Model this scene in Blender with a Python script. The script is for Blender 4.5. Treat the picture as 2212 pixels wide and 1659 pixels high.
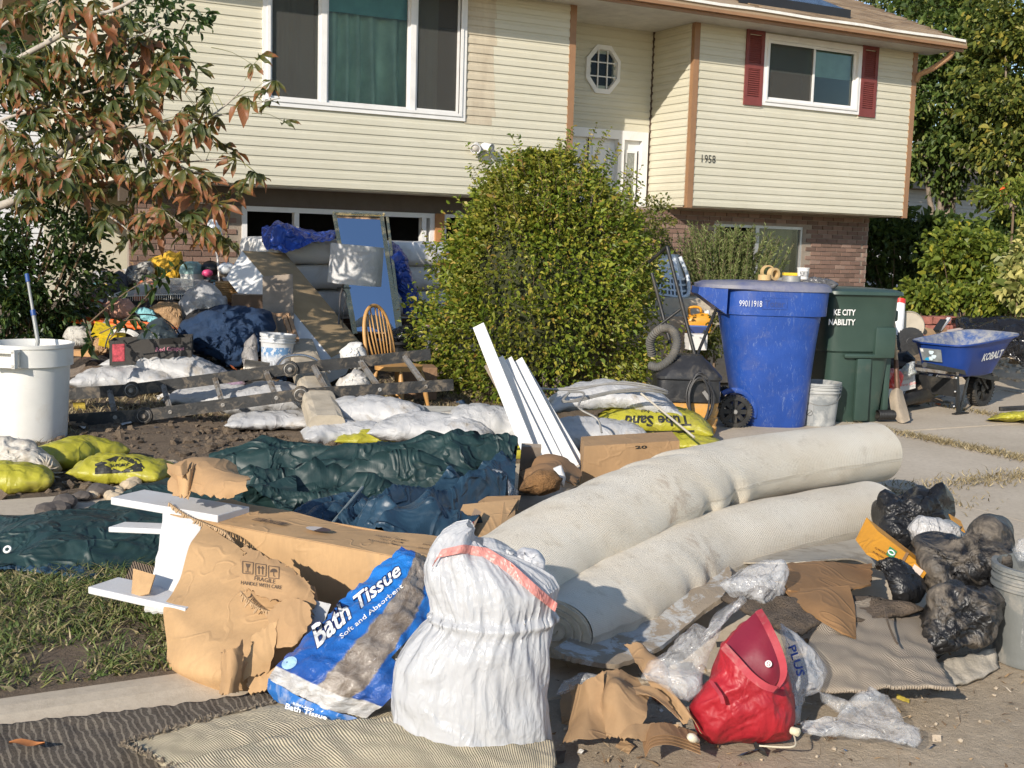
import bpy,bmesh,math,random
import numpy as np
from mathutils import Matrix,Vector
random.seed(7);RNG=np.random.default_rng(11)
for o in list(bpy.data.objects):bpy.data.objects.remove(o)
SC=bpy.context.scene;COL=SC.collection
rad=math.radians
# ---------------------------------------------------------------- camera
FPX,YAW,PITCH,ROLL,CAMH=2497.0,.4821,.1217,.0291,1.5 # focal length in units of a 2212 px wide picture
CF=np.array([math.sin(YAW)*math.cos(PITCH),math.cos(YAW)*math.cos(PITCH),-math.sin(PITCH)])
_r0=np.array([math.cos(YAW),-math.sin(YAW),0.]);_u0=np.cross(_r0,CF)
CR=math.cos(ROLL)*_r0+math.sin(ROLL)*_u0;CU=-math.sin(ROLL)*_r0+math.cos(ROLL)*_u0
CC=np.array([0.,0.,CAMH]);RH=_r0;FH=np.array([math.sin(YAW),math.cos(YAW),0.]);ZV=np.array([0.,0.,1.])
cd=bpy.data.cameras.new('camera');cam=bpy.data.objects.new('camera',cd);COL.objects.link(cam)
cd.sensor_width=36;cd.lens=FPX/2212*36;cd.clip_start=.05;cd.clip_end=600
cam.matrix_world=Matrix([[CR[i],CU[i],-CF[i],CC[i]]for i in range(3)]+[[0,0,0,1]])
SC.camera=cam
# ---------------------------------------------------------------- light
SUN=np.array([1.46,1.0,-.78]);SUN=SUN/np.linalg.norm(SUN)
W=bpy.data.worlds.new('World');SC.world=W;W.use_nodes=True
nt=W.node_tree;bg=nt.nodes['Background'];sky=nt.nodes.new('ShaderNodeTexSky');sky.sky_type='NISHITA';sky.sun_disc=False
sky.sun_elevation=math.asin(-SUN[2]);sky.sun_rotation=math.atan2(-SUN[0],-SUN[1]);sky.air_density=1.0;sky.dust_density=.8;sky.altitude=1300
nt.links.new(sky.outputs[0],bg.inputs[0]);bg.inputs[1].default_value=.14
sl=bpy.data.lights.new('sun','SUN');sl.energy=4.5;sl.angle=rad(.55);sl.color=(1,.91,.79)
so=bpy.data.objects.new('sun',sl);COL.objects.link(so);so.rotation_euler=Vector(SUN).to_track_quat('-Z','Y').to_euler();so.location=(-8,-8,9)
SC.view_settings.view_transform='Standard';SC.view_settings.look='None';SC.view_settings.gamma=1;SC.view_settings.exposure=.25
SC.render.engine='CYCLES'
SC.cycles.use_adaptive_sampling=True;SC.cycles.adaptive_threshold=.02;SC.cycles.use_denoising=True
SC.cycles.max_bounces=6;SC.cycles.transparent_max_bounces=12;SC.cycles.caustics_reflective=False;SC.cycles.caustics_refractive=False
# ---------------------------------------------------------------- picture <-> place
def ray(x,y):return CF+CR*(x-1106)/FPX-CU*(y-829.5)/FPX
def A(x,y,d):return CC+ray(x,y)*d # the place seen at (x, y), d metres along the view axis
def G(x,y,z=0):r=ray(x,y);return CC+r*(z-CAMH)/r[2]
def PY(x,y,Y):r=ray(x,y);return CC+r*Y/r[1]
def sstep(a,b,t):t=np.clip((t-a)/(b-a),0,1);return t*t*(3-2*t)
def terr(x,y):return .34*sstep(8.6,13.0,y)-.05*sstep(3.86,3.45,y)
def GT(x,y,up=0.): # on the ground, terrain followed
    z=0.
    for _ in range(12):p=G(x,y,z+up);z=float(terr(p[0],p[1]))
    return p
def depth(p):return float((np.asarray(p)-CC)@CF)
def L(o,u=0.,v=0.,w=0.,a=0.): # offset right u, back v, up w (metres), turned by a about z
    c,s=math.cos(a),math.sin(a)
    return np.asarray(o)+RH*(u*c-v*s)+FH*(u*s+v*c)+ZV*w
# ---------------------------------------------------------------- objects
WL={}
def setp(o,label=None,cat=None,group=None,kind=None):
    if label:o['label']=label
    if cat:o['category']=cat
    if group:o['group']=group
    if kind:o['kind']=kind
    return o
def thing(name,label,cat,loc,group=None):
    o=bpy.data.objects.new(name,None);COL.objects.link(o);o.empty_display_size=.1
    loc=np.array(loc,float);o.location=loc;WL[o.name]=loc
    return setp(o,label,cat,group)
def npmesh(name,V,F,smooth=False,mi=None):
    me=bpy.data.meshes.new(name);V=np.asarray(V,np.float32)
    if isinstance(F,np.ndarray):
        n,k=F.shape
        me.vertices.add(len(V));me.vertices.foreach_set('co',V.ravel())
        me.loops.add(n*k);me.loops.foreach_set('vertex_index',F.ravel().astype(np.int32))
        me.polygons.add(n);me.polygons.foreach_set('loop_start',np.arange(0,n*k,k,dtype=np.int32))
        try:me.polygons.foreach_set('loop_total',np.full(n,k,np.int32))
        except Exception:pass
        me.update(calc_edges=True)
    else:
        me.from_pydata([tuple(map(float,v))for v in V],[],[tuple(f)for f in F])
    if mi is not None:me.polygons.foreach_set('material_index',np.asarray(mi,np.int32))
    me.polygons.foreach_set('use_smooth',np.full(len(me.polygons),bool(smooth)))
    me.update();me.validate()
    return me
class MB:
    def __init__(s):s.v=[];s.f=[];s.m=[];s.cur=0
    def add(s,V,F):
        b=len(s.v);s.v.extend([np.asarray(p,float)for p in V]);s.f.extend([tuple(int(i)+b for i in f)for f in F]);s.m.extend([s.cur]*len(F));return s
    def hexa(s,P): # 8 corners: bottom ring 0-3, top ring 4-7
        return s.add(P,[(3,2,1,0),(4,5,6,7),(0,1,5,4),(1,2,6,5),(2,3,7,6),(3,0,4,7)])
    def obox(s,c,ax,ay,az): # half-axis vectors
        c,ax,ay,az=[np.asarray(q,float)for q in(c,ax,ay,az)]
        return s.hexa([c-ax-ay-az,c+ax-ay-az,c+ax+ay-az,c-ax+ay-az,c-ax-ay+az,c+ax-ay+az,c+ax+ay+az,c-ax+ay+az])
    def box(s,x0,y0,z0,x1,y1,z1):return s.obox(((x0+x1)/2,(y0+y1)/2,(z0+z1)/2),((x1-x0)/2,0,0),(0,(y1-y0)/2,0),(0,0,(z1-z0)/2))
    def bar(s,p,q,w,h,up=(0,0,1)): # a box from p to q
        p,q=np.asarray(p,float),np.asarray(q,float);d=q-p;n=np.linalg.norm(d)
        e=np.cross(d,up);e=e/max(np.linalg.norm(e),1e-9);u=np.cross(e,d)/n
        return s.obox((p+q)/2,d/2,e*w/2,u*h/2)
    def cbox(s,c,ax,ay,az,b): # box with cut edges
        c,ax,ay,az=[np.asarray(q,float)for q in(c,ax,ay,az)]
        la,lb,lc=[np.linalg.norm(q)for q in(ax,ay,az)];ua,ub,uc=ax/la,ay/lb,az/lc
        bm=bmesh.new();bmesh.ops.create_cube(bm,size=2)
        for v in bm.verts:v.co=Vector((v.co.x*la,v.co.y*lb,v.co.z*lc))
        bmesh.ops.bevel(bm,geom=bm.edges[:],offset=min(b,.45*min(la,lb,lc)*2),segments=2,affect='EDGES',profile=.6)
        bm.verts.index_update()
        V=[c+ua*v.co.x+ub*v.co.y+uc*v.co.z for v in bm.verts];F=[[v.index for v in f.verts]for f in bm.faces];bm.free()
        return s.add(V,F)
    def tube(s,P,r,n=8,cap=True,closed=False):
        P=np.asarray(P,float);m=len(P);r=np.broadcast_to(np.asarray(r,float),(m,))
        T=np.gradient(P,axis=0)if not closed else np.roll(P,-1,0)-np.roll(P,1,0)
        T/=np.maximum(np.linalg.norm(T,axis=1,keepdims=True),1e-9)
        a=np.array([0,0,1.])if abs(T[0][2])<.9 else np.array([1.,0,0]);e=np.cross(T[0],a);V=[]
        for i in range(m):
            e=e-T[i]*(e@T[i]);e/=max(np.linalg.norm(e),1e-9);u=np.cross(T[i],e)
            for k in range(n):t=2*math.pi*k/n;V.append(P[i]+r[i]*(math.cos(t)*e+math.sin(t)*u))
        F=[]
        for i in range(m if closed else m-1):
            j=(i+1)%m
            for k in range(n):F.append((i*n+k,i*n+(k+1)%n,j*n+(k+1)%n,j*n+k))
        if cap and not closed:F.append(tuple(range(n-1,-1,-1)));F.append(tuple((m-1)*n+k for k in range(n)))
        return s.add(V,F)
    def lathe(s,prof,o,n=24,axis=(0,0,1),sx=1.,sy=1.,close=True,e0=None): # prof: (r, h) pairs
        o=np.asarray(o,float);ax=np.asarray(axis,float);ax=ax/np.linalg.norm(ax)
        e=np.cross(ax,(0,1,0)if abs(ax[1])<.9 else(1,0,0))if e0 is None else np.asarray(e0,float);e=e/np.linalg.norm(e);u=np.cross(ax,e)
        V=[];m=len(prof)
        for r,h in prof:
            for k in range(n):t=2*math.pi*k/n;V.append(o+ax*h+r*(sx*math.cos(t)*e+sy*math.sin(t)*u))
        F=[(i*n+k,i*n+(k+1)%n,(i+1)*n+(k+1)%n,(i+1)*n+k)for i in range(m-1)for k in range(n)]
        if close:F.append(tuple(range(n-1,-1,-1)));F.append(tuple((m-1)*n+k for k in range(n)))
        return s.add(V,F)
    def prism(s,P,d): # polygon swept by vector d
        P=[np.asarray(p,float)for p in P];n=len(P);d=np.asarray(d,float)
        F=[tuple(range(n-1,-1,-1)),tuple(range(n,2*n))]+[(i,(i+1)%n,n+(i+1)%n,n+i)for i in range(n)]
        return s.add(P+[p+d for p in P],F)
    def grid(s,P,cu=False,cv=False): # P[i][j]
        P=np.asarray(P,float);a,b=P.shape[:2];F=[]
        for i in range(a if cu else a-1):
            for j in range(b if cv else b-1):
                i2,j2=(i+1)%a,(j+1)%b;F.append((i*b+j,i2*b+j,i2*b+j2,i*b+j2))
        return s.add(P.reshape(-1,3),F)
    def sheet(s,P,th): # thick sheet from a grid of points
        P=np.asarray(P,float);a,b=P.shape[:2];du=np.gradient(P,axis=0);dv=np.gradient(P,axis=1)
        N=np.cross(du,dv);N/=np.maximum(np.linalg.norm(N,axis=2,keepdims=True),1e-9);Q=P-N*th
        s.grid(P);s.grid(Q[:,::-1])
        ring=[(i,0)for i in range(a)]+[(a-1,j)for j in range(1,b)]+[(i,b-1)for i in range(a-2,-1,-1)]+[(0,j)for j in range(b-2,0,-1)]
        n=len(ring);V=[P[i,j]for i,j in ring]+[Q[i,j]for i,j in ring]
        return s.add(V,[(k,n+k,n+(k+1)%n,(k+1)%n)for k in range(n)])
    def sph(s,c,r,n=12,m=8,sq=(1,1,1)):
        c=np.asarray(c,float);V=[];
        for i in range(m+1):
            a=math.pi*i/m
            for k in range(n):t=2*math.pi*k/n;V.append(c+r*np.array([math.sin(a)*math.cos(t)*sq[0],math.sin(a)*math.sin(t)*sq[1],math.cos(a)*sq[2]]))
        return s.add(V,[(i*n+k,(i+1)*n+k,(i+1)*n+(k+1)%n,i*n+(k+1)%n)for i in range(m)for k in range(n)])
def part(name,mb,mat,parent=None,smooth=False,label=None,kind=None,origin=None):
    V,F,mi=(mb.v,mb.f,mb.m)if isinstance(mb,MB)else(mb[0],mb[1],None)
    V=np.asarray(V,float);org=WL[parent.name]if parent is not None else(np.asarray(origin,float)if origin is not None else np.array([V[:,0].mean(),V[:,1].mean(),V[:,2].min()]))
    ms=mat if isinstance(mat,(list,tuple))else[mat]
    me=npmesh(name,V-org,F,smooth,mi if len(ms)>1 else None)
    for m in ms:me.materials.append(m)
    if smooth=='auto':
        me.polygons.foreach_set('use_smooth',np.full(len(me.polygons),True))
        try:me.set_sharp_from_angle(angle=rad(38))
        except Exception:pass
    o=bpy.data.objects.new(name,me);COL.objects.link(o)
    if parent is not None:o.parent=parent
    else:o.location=org
    WL[o.name]=org
    return setp(o,label,kind=kind)
def solo(name,mb,mat,label,cat,group=None,smooth=False,kind=None): # a thing that is one mesh
    o=part(name,mb,mat,None,smooth);return setp(o,label,cat,group,kind)
def struct(name,mb,mat,parent=None,smooth=False,origin=(0,0,0)):
    return setp(part(name,mb,mat,parent,smooth,origin=origin),kind='structure')
def piece(name,me,parent,M): # shared mesh data, placed by a matrix given in world terms
    o=bpy.data.objects.new(name,me);COL.objects.link(o);o.parent=parent
    M=M.copy();M.translation=M.translation-Vector(WL[parent.name]);o.matrix_local=M;return o
# ---------------------------------------------------------------- materials
MATS={}
class N:
    def __init__(s,name):
        s.m=bpy.data.materials.new(name);s.m.use_nodes=True;s.t=s.m.node_tree;s.b=s.t.nodes['Principled BSDF'];s.out=s.t.nodes['Material Output']
        tc=s.t.nodes.new('ShaderNodeTexCoord');s.co=tc.outputs['Object']
    def n(s,ty,**kw):
        q=s.t.nodes.new('ShaderNode'+ty)
        for k,v in kw.items():setattr(q,k,v)
        return q
    def set(s,sock,v):
        if hasattr(v,'is_linked')or isinstance(v,bpy.types.NodeSocket):s.t.links.new(v,sock)
        else:sock.default_value=(*v,1)if isinstance(v,(tuple,list))and len(v)==3 and sock.type=='RGBA' else v
    def mapp(s,sc=(1,1,1),rot=(0,0,0)):
        q=s.n('Mapping');s.t.links.new(s.co,q.inputs[0]);q.inputs['Scale'].default_value=sc;q.inputs['Rotation'].default_value=rot;return q.outputs[0]
    def noise(s,scale,det=4,rough=.6,dist=0.,co=None,sc=None):
        q=s.n('TexNoise');s.t.links.new(co if co is not None else(s.mapp(sc)if sc else s.co),q.inputs['Vector'])
        q.inputs['Scale'].default_value=scale;q.inputs['Detail'].default_value=det;q.inputs['Roughness'].default_value=rough;q.inputs['Distortion'].default_value=dist;return q.outputs['Fac']
    def vor(s,scale,feat='F1',co=None,out='Distance',rnd=1.):
        q=s.n('TexVoronoi',feature=feat);s.t.links.new(co if co is not None else s.co,q.inputs['Vector']);q.inputs['Scale'].default_value=scale;q.inputs['Randomness'].default_value=rnd;return q.outputs[out]
    def wave(s,scale,co=None,dist=0.,det=2,dsc=1.,bands='X',prof='SIN'):
        q=s.n('TexWave',wave_type='BANDS',bands_direction=bands,wave_profile=prof);s.t.links.new(co if co is not None else s.co,q.inputs['Vector'])
        q.inputs['Scale'].default_value=scale;q.inputs['Distortion'].default_value=dist;q.inputs['Detail'].default_value=det;q.inputs['Detail Scale'].default_value=dsc;return q.outputs['Fac']
    def ramp(s,fac,stops,interp='LINEAR'):
        q=s.n('ValToRGB');s.set(q.inputs[0],fac);e=q.color_ramp;e.interpolation=interp
        while len(e.elements)<len(stops):e.elements.new(.5)
        for el,(p,c)in zip(e.elements,stops):el.position=p;el.color=(c,c,c,1)if not isinstance(c,(tuple,list))else(*c,1)
        return q.outputs[0]
    def mix(s,fac,a,b,mode='MIX'):
        q=s.n('Mix',data_type='RGBA',blend_type=mode);s.set(q.inputs['Factor'],fac);s.set(q.inputs[6],a);s.set(q.inputs[7],b);return q.outputs[2]
    def math(s,op,a,b=0.):
        q=s.n('Math',operation=op);s.set(q.inputs[0],a);s.set(q.inputs[1],b);return q.outputs[0]
    def isl(s):return s.n('NewGeometry').outputs['Random Per Island']
    def oinf(s):return s.n('ObjectInfo').outputs['Random']
    def xyz(s,co=None):
        q=s.n('SeparateXYZ');s.t.links.new(co if co is not None else s.co,q.inputs[0]);return q.outputs
    def bump(s,h,st=.3,dist=.01,prev=None):
        q=s.n('Bump');s.set(q.inputs['Height'],h);q.inputs['Strength'].default_value=st;q.inputs['Distance'].default_value=dist
        if prev is not None:s.t.links.new(prev,q.inputs['Normal'])
        s.t.links.new(q.outputs[0],s.b.inputs['Normal']);return q.outputs[0]
    def ridge(s,scale,sc=None,w=.09,det=2,dist=.6): # thin sharp crease lines
        return s.ramp(s.noise(scale,det,.55,dist,sc=sc),[(.5-w,0.),(.5,1.),(.5+w,0.)])
    def crumple(s,scale,warp=.25,k=.5): # facets with sharp ridges, as in creased paper or film
        nz=s.n('TexNoise');s.t.links.new(s.co,nz.inputs['Vector']);nz.inputs['Scale'].default_value=scale*.6;nz.inputs['Detail'].default_value=3
        a=s.n('VectorMath',operation='MULTIPLY_ADD');s.t.links.new(nz.outputs['Color'],a.inputs[0]);a.inputs[1].default_value=(warp,)*3;s.t.links.new(s.co,a.inputs[2]);co=a.outputs[0]
        return s.math('ADD',s.vor(scale,'F1',co),s.math('MULTIPLY',s.vor(scale*2.7,'F1',co),k))
    def fin(s,col=None,rough=None,**kw):
        if col is not None:s.set(s.b.inputs['Base Color'],col)
        if rough is not None:s.set(s.b.inputs['Roughness'],rough)
        for k,v in kw.items():s.set(s.b.inputs[k.replace('_',' ')],v)
        return s.m
def plain(name,c,rough=.6,var=.12,ns=6.,bump=.15,bs=60.,dirt=None,da=.5,ds=5.,metal=0.,spec=.5,bd=.004,**kw):
    """coloured surface with uneven tone, fine relief and, if asked, dried dirt"""
    if name in MATS:return MATS[name]
    q=N(name);n1=q.noise(ns,5)
    col=q.mix(q.ramp(n1,[(.3,0.),(.7,1.)]),tuple(max(0,x*(1-var))for x in c),tuple(min(1,x*(1+var))for x in c))
    r=q.ramp(q.noise(ns*2.3,4),[(.3,max(.02,rough-.1)),(.7,min(1,rough+.1))])
    if dirt:
        d=q.ramp(q.noise(ds,8,.68,.6),[(.62-da*.3,0.),(.72-da*.22,1.)])
        d=q.math('MULTIPLY',d,min(1,da*1.5));col=q.mix(d,col,dirt);r=q.mix(d,r,(.9,.9,.9))
    if bump:q.bump(q.noise(bs,5),bump,bd)
    MATS[name]=q.fin(col,r,Metallic=metal,Specular_IOR_Level=spec,**kw);return MATS[name]
MUD=(.23,.18,.125);DUST=(.36,.29,.2)
# ---------------------------------------------------------------- cloth-like shapes
def pbd(P,E,rest,steps=30,sub=6,grav=-.004,collide=None,pin=None,damp=.9,press=None,tris=None,bend=None,bk=.15):
    P=P.copy();Pv=P.copy();n=len(P);i,j=E[:,0],E[:,1]
    cnt=np.bincount(np.r_[i,j],minlength=n).astype(float)[:,None];cnt[cnt==0]=1
    if bend is not None:bi,bj,br=bend;bc=np.maximum(np.bincount(np.r_[bi,bj],minlength=n),1)[:,None]
    for st in range(steps):
        v=(P-Pv)*damp;Pv=P.copy();P=P+v;P[:,2]+=grav
        if press is not None:
            a,b,c=P[tris[:,0]],P[tris[:,1]],P[tris[:,2]];fn=np.cross(b-a,c-a);nn=np.zeros_like(P)
            for k in range(3):
                for q in range(3):nn[:,q]+=np.bincount(tris[:,k],fn[:,q],n)
            P+=press*nn/np.maximum(np.linalg.norm(nn,axis=1,keepdims=True),1e-9)
        for _ in range(sub):
            d=P[j]-P[i];l=np.maximum(np.linalg.norm(d,axis=1),1e-9);cr=d*((l-rest)/l*.5)[:,None];acc=np.empty_like(P)
            for q in range(3):acc[:,q]=np.bincount(i,cr[:,q],n)-np.bincount(j,cr[:,q],n)
            P+=acc/cnt*1.7
            if bend is not None:
                d=P[bj]-P[bi];l=np.maximum(np.linalg.norm(d,axis=1),1e-9);cr=d*(np.minimum(l-br,0)/l*.5*bk)[:,None]
                for q in range(3):acc[:,q]=np.bincount(bi,cr[:,q],n)-np.bincount(bj,cr[:,q],n)
                P+=acc/bc*1.5
            if collide is not None:P=collide(P)
            if pin is not None:P[pin[0]]=pin[1]
    return P
def grid_edges(a,b,diag=True):
    I=np.arange(a*b).reshape(a,b);e=[np.c_[I[:-1].ravel(),I[1:].ravel()],np.c_[I[:,:-1].ravel(),I[:,1:].ravel()]]
    if diag:e+=[np.c_[I[:-1,:-1].ravel(),I[1:,1:].ravel()],np.c_[I[1:,:-1].ravel(),I[:-1,1:].ravel()]]
    q=np.c_[I[:-1,:-1].ravel(),I[1:,:-1].ravel(),I[1:,1:].ravel(),I[:-1,1:].ravel()]
    b2=np.r_[np.c_[I[:-2].ravel(),I[2:].ravel()],np.c_[I[:,:-2].ravel(),I[:,2:].ravel()]]
    return I,np.concatenate(e),q,b2
def hnoise(X,Y,seed,freq=1.,octv=4,p=.5): # smooth value noise, vectorised
    r=np.random.default_rng(seed);out=np.zeros(np.broadcast(X,Y).shape);amp=1.
    for o in range(octv):
        t=r.random((64,64));x=X*freq+r.random()*40;y=Y*freq+r.random()*40;xi=np.floor(x).astype(int);yi=np.floor(y).astype(int);fx=x-xi;fy=y-yi
        fx=fx*fx*(3-2*fx);fy=fy*fy*(3-2*fy);g=lambda a,b:t[a%64,b%64]
        out+=amp*((g(xi,yi)*(1-fx)+g(xi+1,yi)*fx)*(1-fy)+(g(xi,yi+1)*(1-fx)+g(xi+1,yi+1)*fx)*fy-.5);amp*=p;freq*=2.03
    return out
def crease(P,seed,freq,amp,k=7): # sharp paper-like folds: triangle waves along random directions
    r=np.random.default_rng(seed);P=np.asarray(P,float);out=np.zeros(P.shape[:-1])
    for q in range(k):
        n=r.normal(size=3);n/=np.linalg.norm(n);t=P@n*freq*(.5+r.random()*1.3)+r.random()*9
        m=r.normal(size=3);t=t+.35*np.sin(P@m*freq*.7+r.random()*6);out+=np.abs((t%2)-1)-.5
    return out*amp/math.sqrt(k)
_pc={}
def pillow(w,l,th,seed=0,nx=22,ny=34,creased=0.): # a filled two-sided sack, simulated; returns V, F centred, lying flat, base at 0
    key=(w,l,th,seed,nx,ny)
    if key in _pc:return _pc[key]
    r=np.random.default_rng(seed);I,E,Q,B2=grid_edges(nx,ny);X,Y=np.meshgrid(np.linspace(-w/2,w/2,nx),np.linspace(-l/2,l/2,ny),indexing='ij')
    Z=.01*np.ones_like(X)+r.random(X.shape)*.004;top=np.stack([X,Y,Z],-1).reshape(-1,3);bot=top*[1,1,-1]
    edge=np.zeros((nx,ny),bool);edge[0]=edge[-1]=True;edge[:,0]=edge[:,-1]=True;ef=edge.ravel()
    idx2=np.full(nx*ny,-1);idx2[ef]=np.arange(nx*ny)[ef];idx2[~ef]=nx*ny+np.arange((~ef).sum())
    V=np.concatenate([top,bot[~ef]]);V[np.arange(nx*ny)[ef],2]=0
    E=np.concatenate([E,idx2[E]]);E=np.unique(np.sort(E,1),axis=0);Q2=np.concatenate([Q,idx2[Q][:,::-1]])
    tr=np.concatenate([Q2[:,:3],Q2[:,[0,2,3]]]);rest=np.linalg.norm(V[E[:,0]]-V[E[:,1]],axis=1);rest=np.maximum(rest,min(w/nx,l/ny)*.6)
    V=pbd(V,E,rest,60,5,0,press=.004,tris=tr,damp=.8)
    z=V[:,2];zt=z.max();V[:,2]=z*(th/2/zt)
    V[:,2]=np.where(V[:,2]<-th*.28,-th*.28+(V[:,2]+th*.28)*.25,V[:,2]);V[:,2]-=V[:,2].min()
    a,b,c=V[tr[:,0]],V[tr[:,1]],V[tr[:,2]]
    if np.einsum('ij,ij->i',a,np.cross(b,c)).sum()<0:Q2=Q2[:,::-1]
    _pc[key]=(V,Q2.copy());return _pc[key]
def ico(sub):
    bm=bmesh.new();bmesh.ops.create_icosphere(bm,subdivisions=sub,radius=1);bm.verts.ensure_lookup_table()
    V=np.array([v.co[:]for v in bm.verts]);F=np.array([[v.index for v in f.verts]for f in bm.faces]);E=np.array([[v.index for v in e.verts]for e in bm.edges]);bm.free();return V,F,E
def vnorm(V,F):
    a,b,c=V[F[:,0]],V[F[:,1]],V[F[:,2]];fn=np.cross(b-a,c-a);nn=np.zeros_like(V)
    for k in range(F.shape[1]if F.shape[1]<4 else 3):
        for q in range(3):nn[:,q]+=np.bincount(F[:,k],fn[:,q],len(V))
    return nn/np.maximum(np.linalg.norm(nn,axis=1,keepdims=True),1e-12)
def crumpled_bag(size,seed,sub=5,excess=1.22,steps=26,lump=.25,floor=0.,freq=1.6): # a slack plastic bag round lumpy contents
    V,F,E=ico(sub);S=np.asarray(size,float)/2
    def core(P):
        Q=P/S;n=np.maximum(np.linalg.norm(Q,axis=1),1e-6);U=Q/n[:,None]
        rr=.86+lump*(hnoise(U[:,0]+2*U[:,2],U[:,1]-U[:,2],seed,freq,2)+.4*hnoise(U[:,1]+U[:,2],U[:,0],seed+5,freq*1.7,2))
        s=np.where(n<rr,rr/n,np.where(n>rr*1.2,rr*1.2/n,1.));P=P*s[:,None];P[:,2]=np.maximum(P[:,2],-S[2]*.75+floor);return P
    r=np.random.default_rng(seed);P=V*S*(1+.02*r.normal(size=(len(V),1)));rest=np.linalg.norm(V[E[:,0]]*S-V[E[:,1]]*S,axis=1)*excess
    P=pbd(P,E,rest,steps,5,-.001,collide=core,damp=.85);P[:,2]-=P[:,2].min();return P,F
def rotz(P,a):c,s=math.cos(a),math.sin(a);P=np.asarray(P,float);return np.stack([P[...,0]*c-P[...,1]*s,P[...,0]*s+P[...,1]*c,P[...,2]],-1)
def rotx(P,a):c,s=math.cos(a),math.sin(a);P=np.asarray(P,float);return np.stack([P[...,0],P[...,1]*c-P[...,2]*s,P[...,1]*s+P[...,2]*c],-1)
def roty(P,a):c,s=math.cos(a),math.sin(a);P=np.asarray(P,float);return np.stack([P[...,0]*c+P[...,2]*s,P[...,1],-P[...,0]*s+P[...,2]*c],-1)
def loc2w(P,o,a=0.):P=rotz(P,a);return np.asarray(o)+P[...,:1]*RH+P[...,1:2]*FH+P[...,2:]*ZV # local (right, back, up) to the place
def spline(P,n=24): # Catmull-Rom
    P=np.asarray(P,float);Q=np.vstack([2*P[0]-P[1],P,2*P[-1]-P[-2]]);out=[];m=len(P)-1
    for t in np.linspace(0,m-1e-9,n):
        i=int(t);u=t-i;a,b,c,d=Q[i:i+4];out.append(.5*((2*b)+(-a+c)*u+(2*a-5*b+4*c-d)*u*u+(-a+3*b-3*c+d)*u**3))
    return np.array(out)
_tc={}
def text_geo(s,size=1.,bold=0.,shear=0.): # letters as flat faces; returns V (n,2) starting at x=0, F
    k=(s,bold,shear)
    if k not in _tc:
        c=bpy.data.curves.new('letters','FONT');c.body=s;c.size=1;c.offset=bold;c.shear=shear;c.resolution_u=2;c.fill_mode='FRONT'
        o=bpy.data.objects.new('letters',c);COL.objects.link(o);dg=bpy.context.evaluated_depsgraph_get();me=o.evaluated_get(dg).to_mesh()
        V=np.array([v.co[:2]for v in me.vertices]).reshape(-1,2);F=[tuple(p.vertices)for p in me.polygons]
        o.evaluated_get(dg).to_mesh_clear();bpy.data.objects.remove(o);bpy.data.curves.remove(c)
        if len(V):V=V-[V[:,0].min(),0]
        _tc[k]=(V,F)
    V,F=_tc[k];return V*size,F
def letters(s,width,fn,mat,parent,name='lettering',bold=.01,shear=0.,height=None): # fn maps (u, v) metres, u along the line, to the place
    V,F=text_geo(s,1.,bold,shear)
    if not len(V):return
    k=width/max(V[:,0].max(),1e-6);kv=k if height is None else height/.7
    P=np.array([fn(x*k,y*kv)for x,y in V]);mb=MB();mb.add(P,F);return part(name,mb,mat,parent)
# ---------------------------------------------------------------- soft and folded shapes
def put_uv(o,uv):
    me=o.data;l=me.uv_layers.new(name='UVMap');li=np.zeros(len(me.loops),np.int32);me.loops.foreach_get('vertex_index',li);l.data.foreach_set('uv',np.asarray(uv,np.float32)[li].ravel());return o
def uvco(q):n=q.n('UVMap');q.co=n.outputs[0];return q
def edges_of(F):
    F=np.asarray(F);k=F.shape[1];e=np.concatenate([np.stack([F[:,i],F[:,(i+1)%k]],1)for i in range(k)]+([np.stack([F[:,0],F[:,2]],1),np.stack([F[:,1],F[:,3]],1)]if k==4 else[]));return np.unique(np.sort(e,1),axis=0)
def wrinkle(P,F,excess=1.12,maxd=.03,seed=0,steps=16,sub=6,keep=None,rigid=None): # slack skin buckles, bounded about its first shape
    P=np.asarray(P,float);r=np.random.default_rng(seed);E=edges_of(F);rest=np.linalg.norm(P[E[:,0]]-P[E[:,1]],axis=1)*excess;md=np.full(len(P),maxd)if keep is None else maxd*keep
    def col(Q):d=Q-P;n=np.maximum(np.linalg.norm(d,axis=1),1e-9);return P+d*np.minimum(1,md/n)[:,None]
    # start from a smooth random push so folds come out long, not grainy
    N_=vnorm(P,np.asarray(F)[:,:3]);f=1.2/max(maxd,1e-3)*.16;push=hnoise(P[:,0]*1.1+P[:,2]*.6,P[:,1]*.9+P[:,2]*.8,seed,f,2)+.5*hnoise(P[:,1]+P[:,2],P[:,0]-P[:,2],seed+3,f*2.2,1)
    return pbd(P+N_*(push*md*1.2)[:,None]+r.normal(size=P.shape)*md[:,None]*.05,E,rest,steps,sub,0,collide=col,damp=.7)
def bez(ctrl,n,m): # ctrl[i][j] points -> smooth n x m surface
    C=np.asarray(ctrl,float);R_=np.array([spline(row,m)if len(row)>2 else np.linspace(row[0],row[1],m)for row in C]);out=np.zeros((n,m,3))
    for j in range(m):out[:,j]=spline(R_[:,j],n)if len(C)>2 else np.linspace(R_[0,j],R_[1,j],n)
    return out
def cw(rows):return[[A(*p)for p in row]for row in rows] # rows of (px, py, d)
def gridF(n,m):return grid_edges(n,m)[2]
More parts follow.
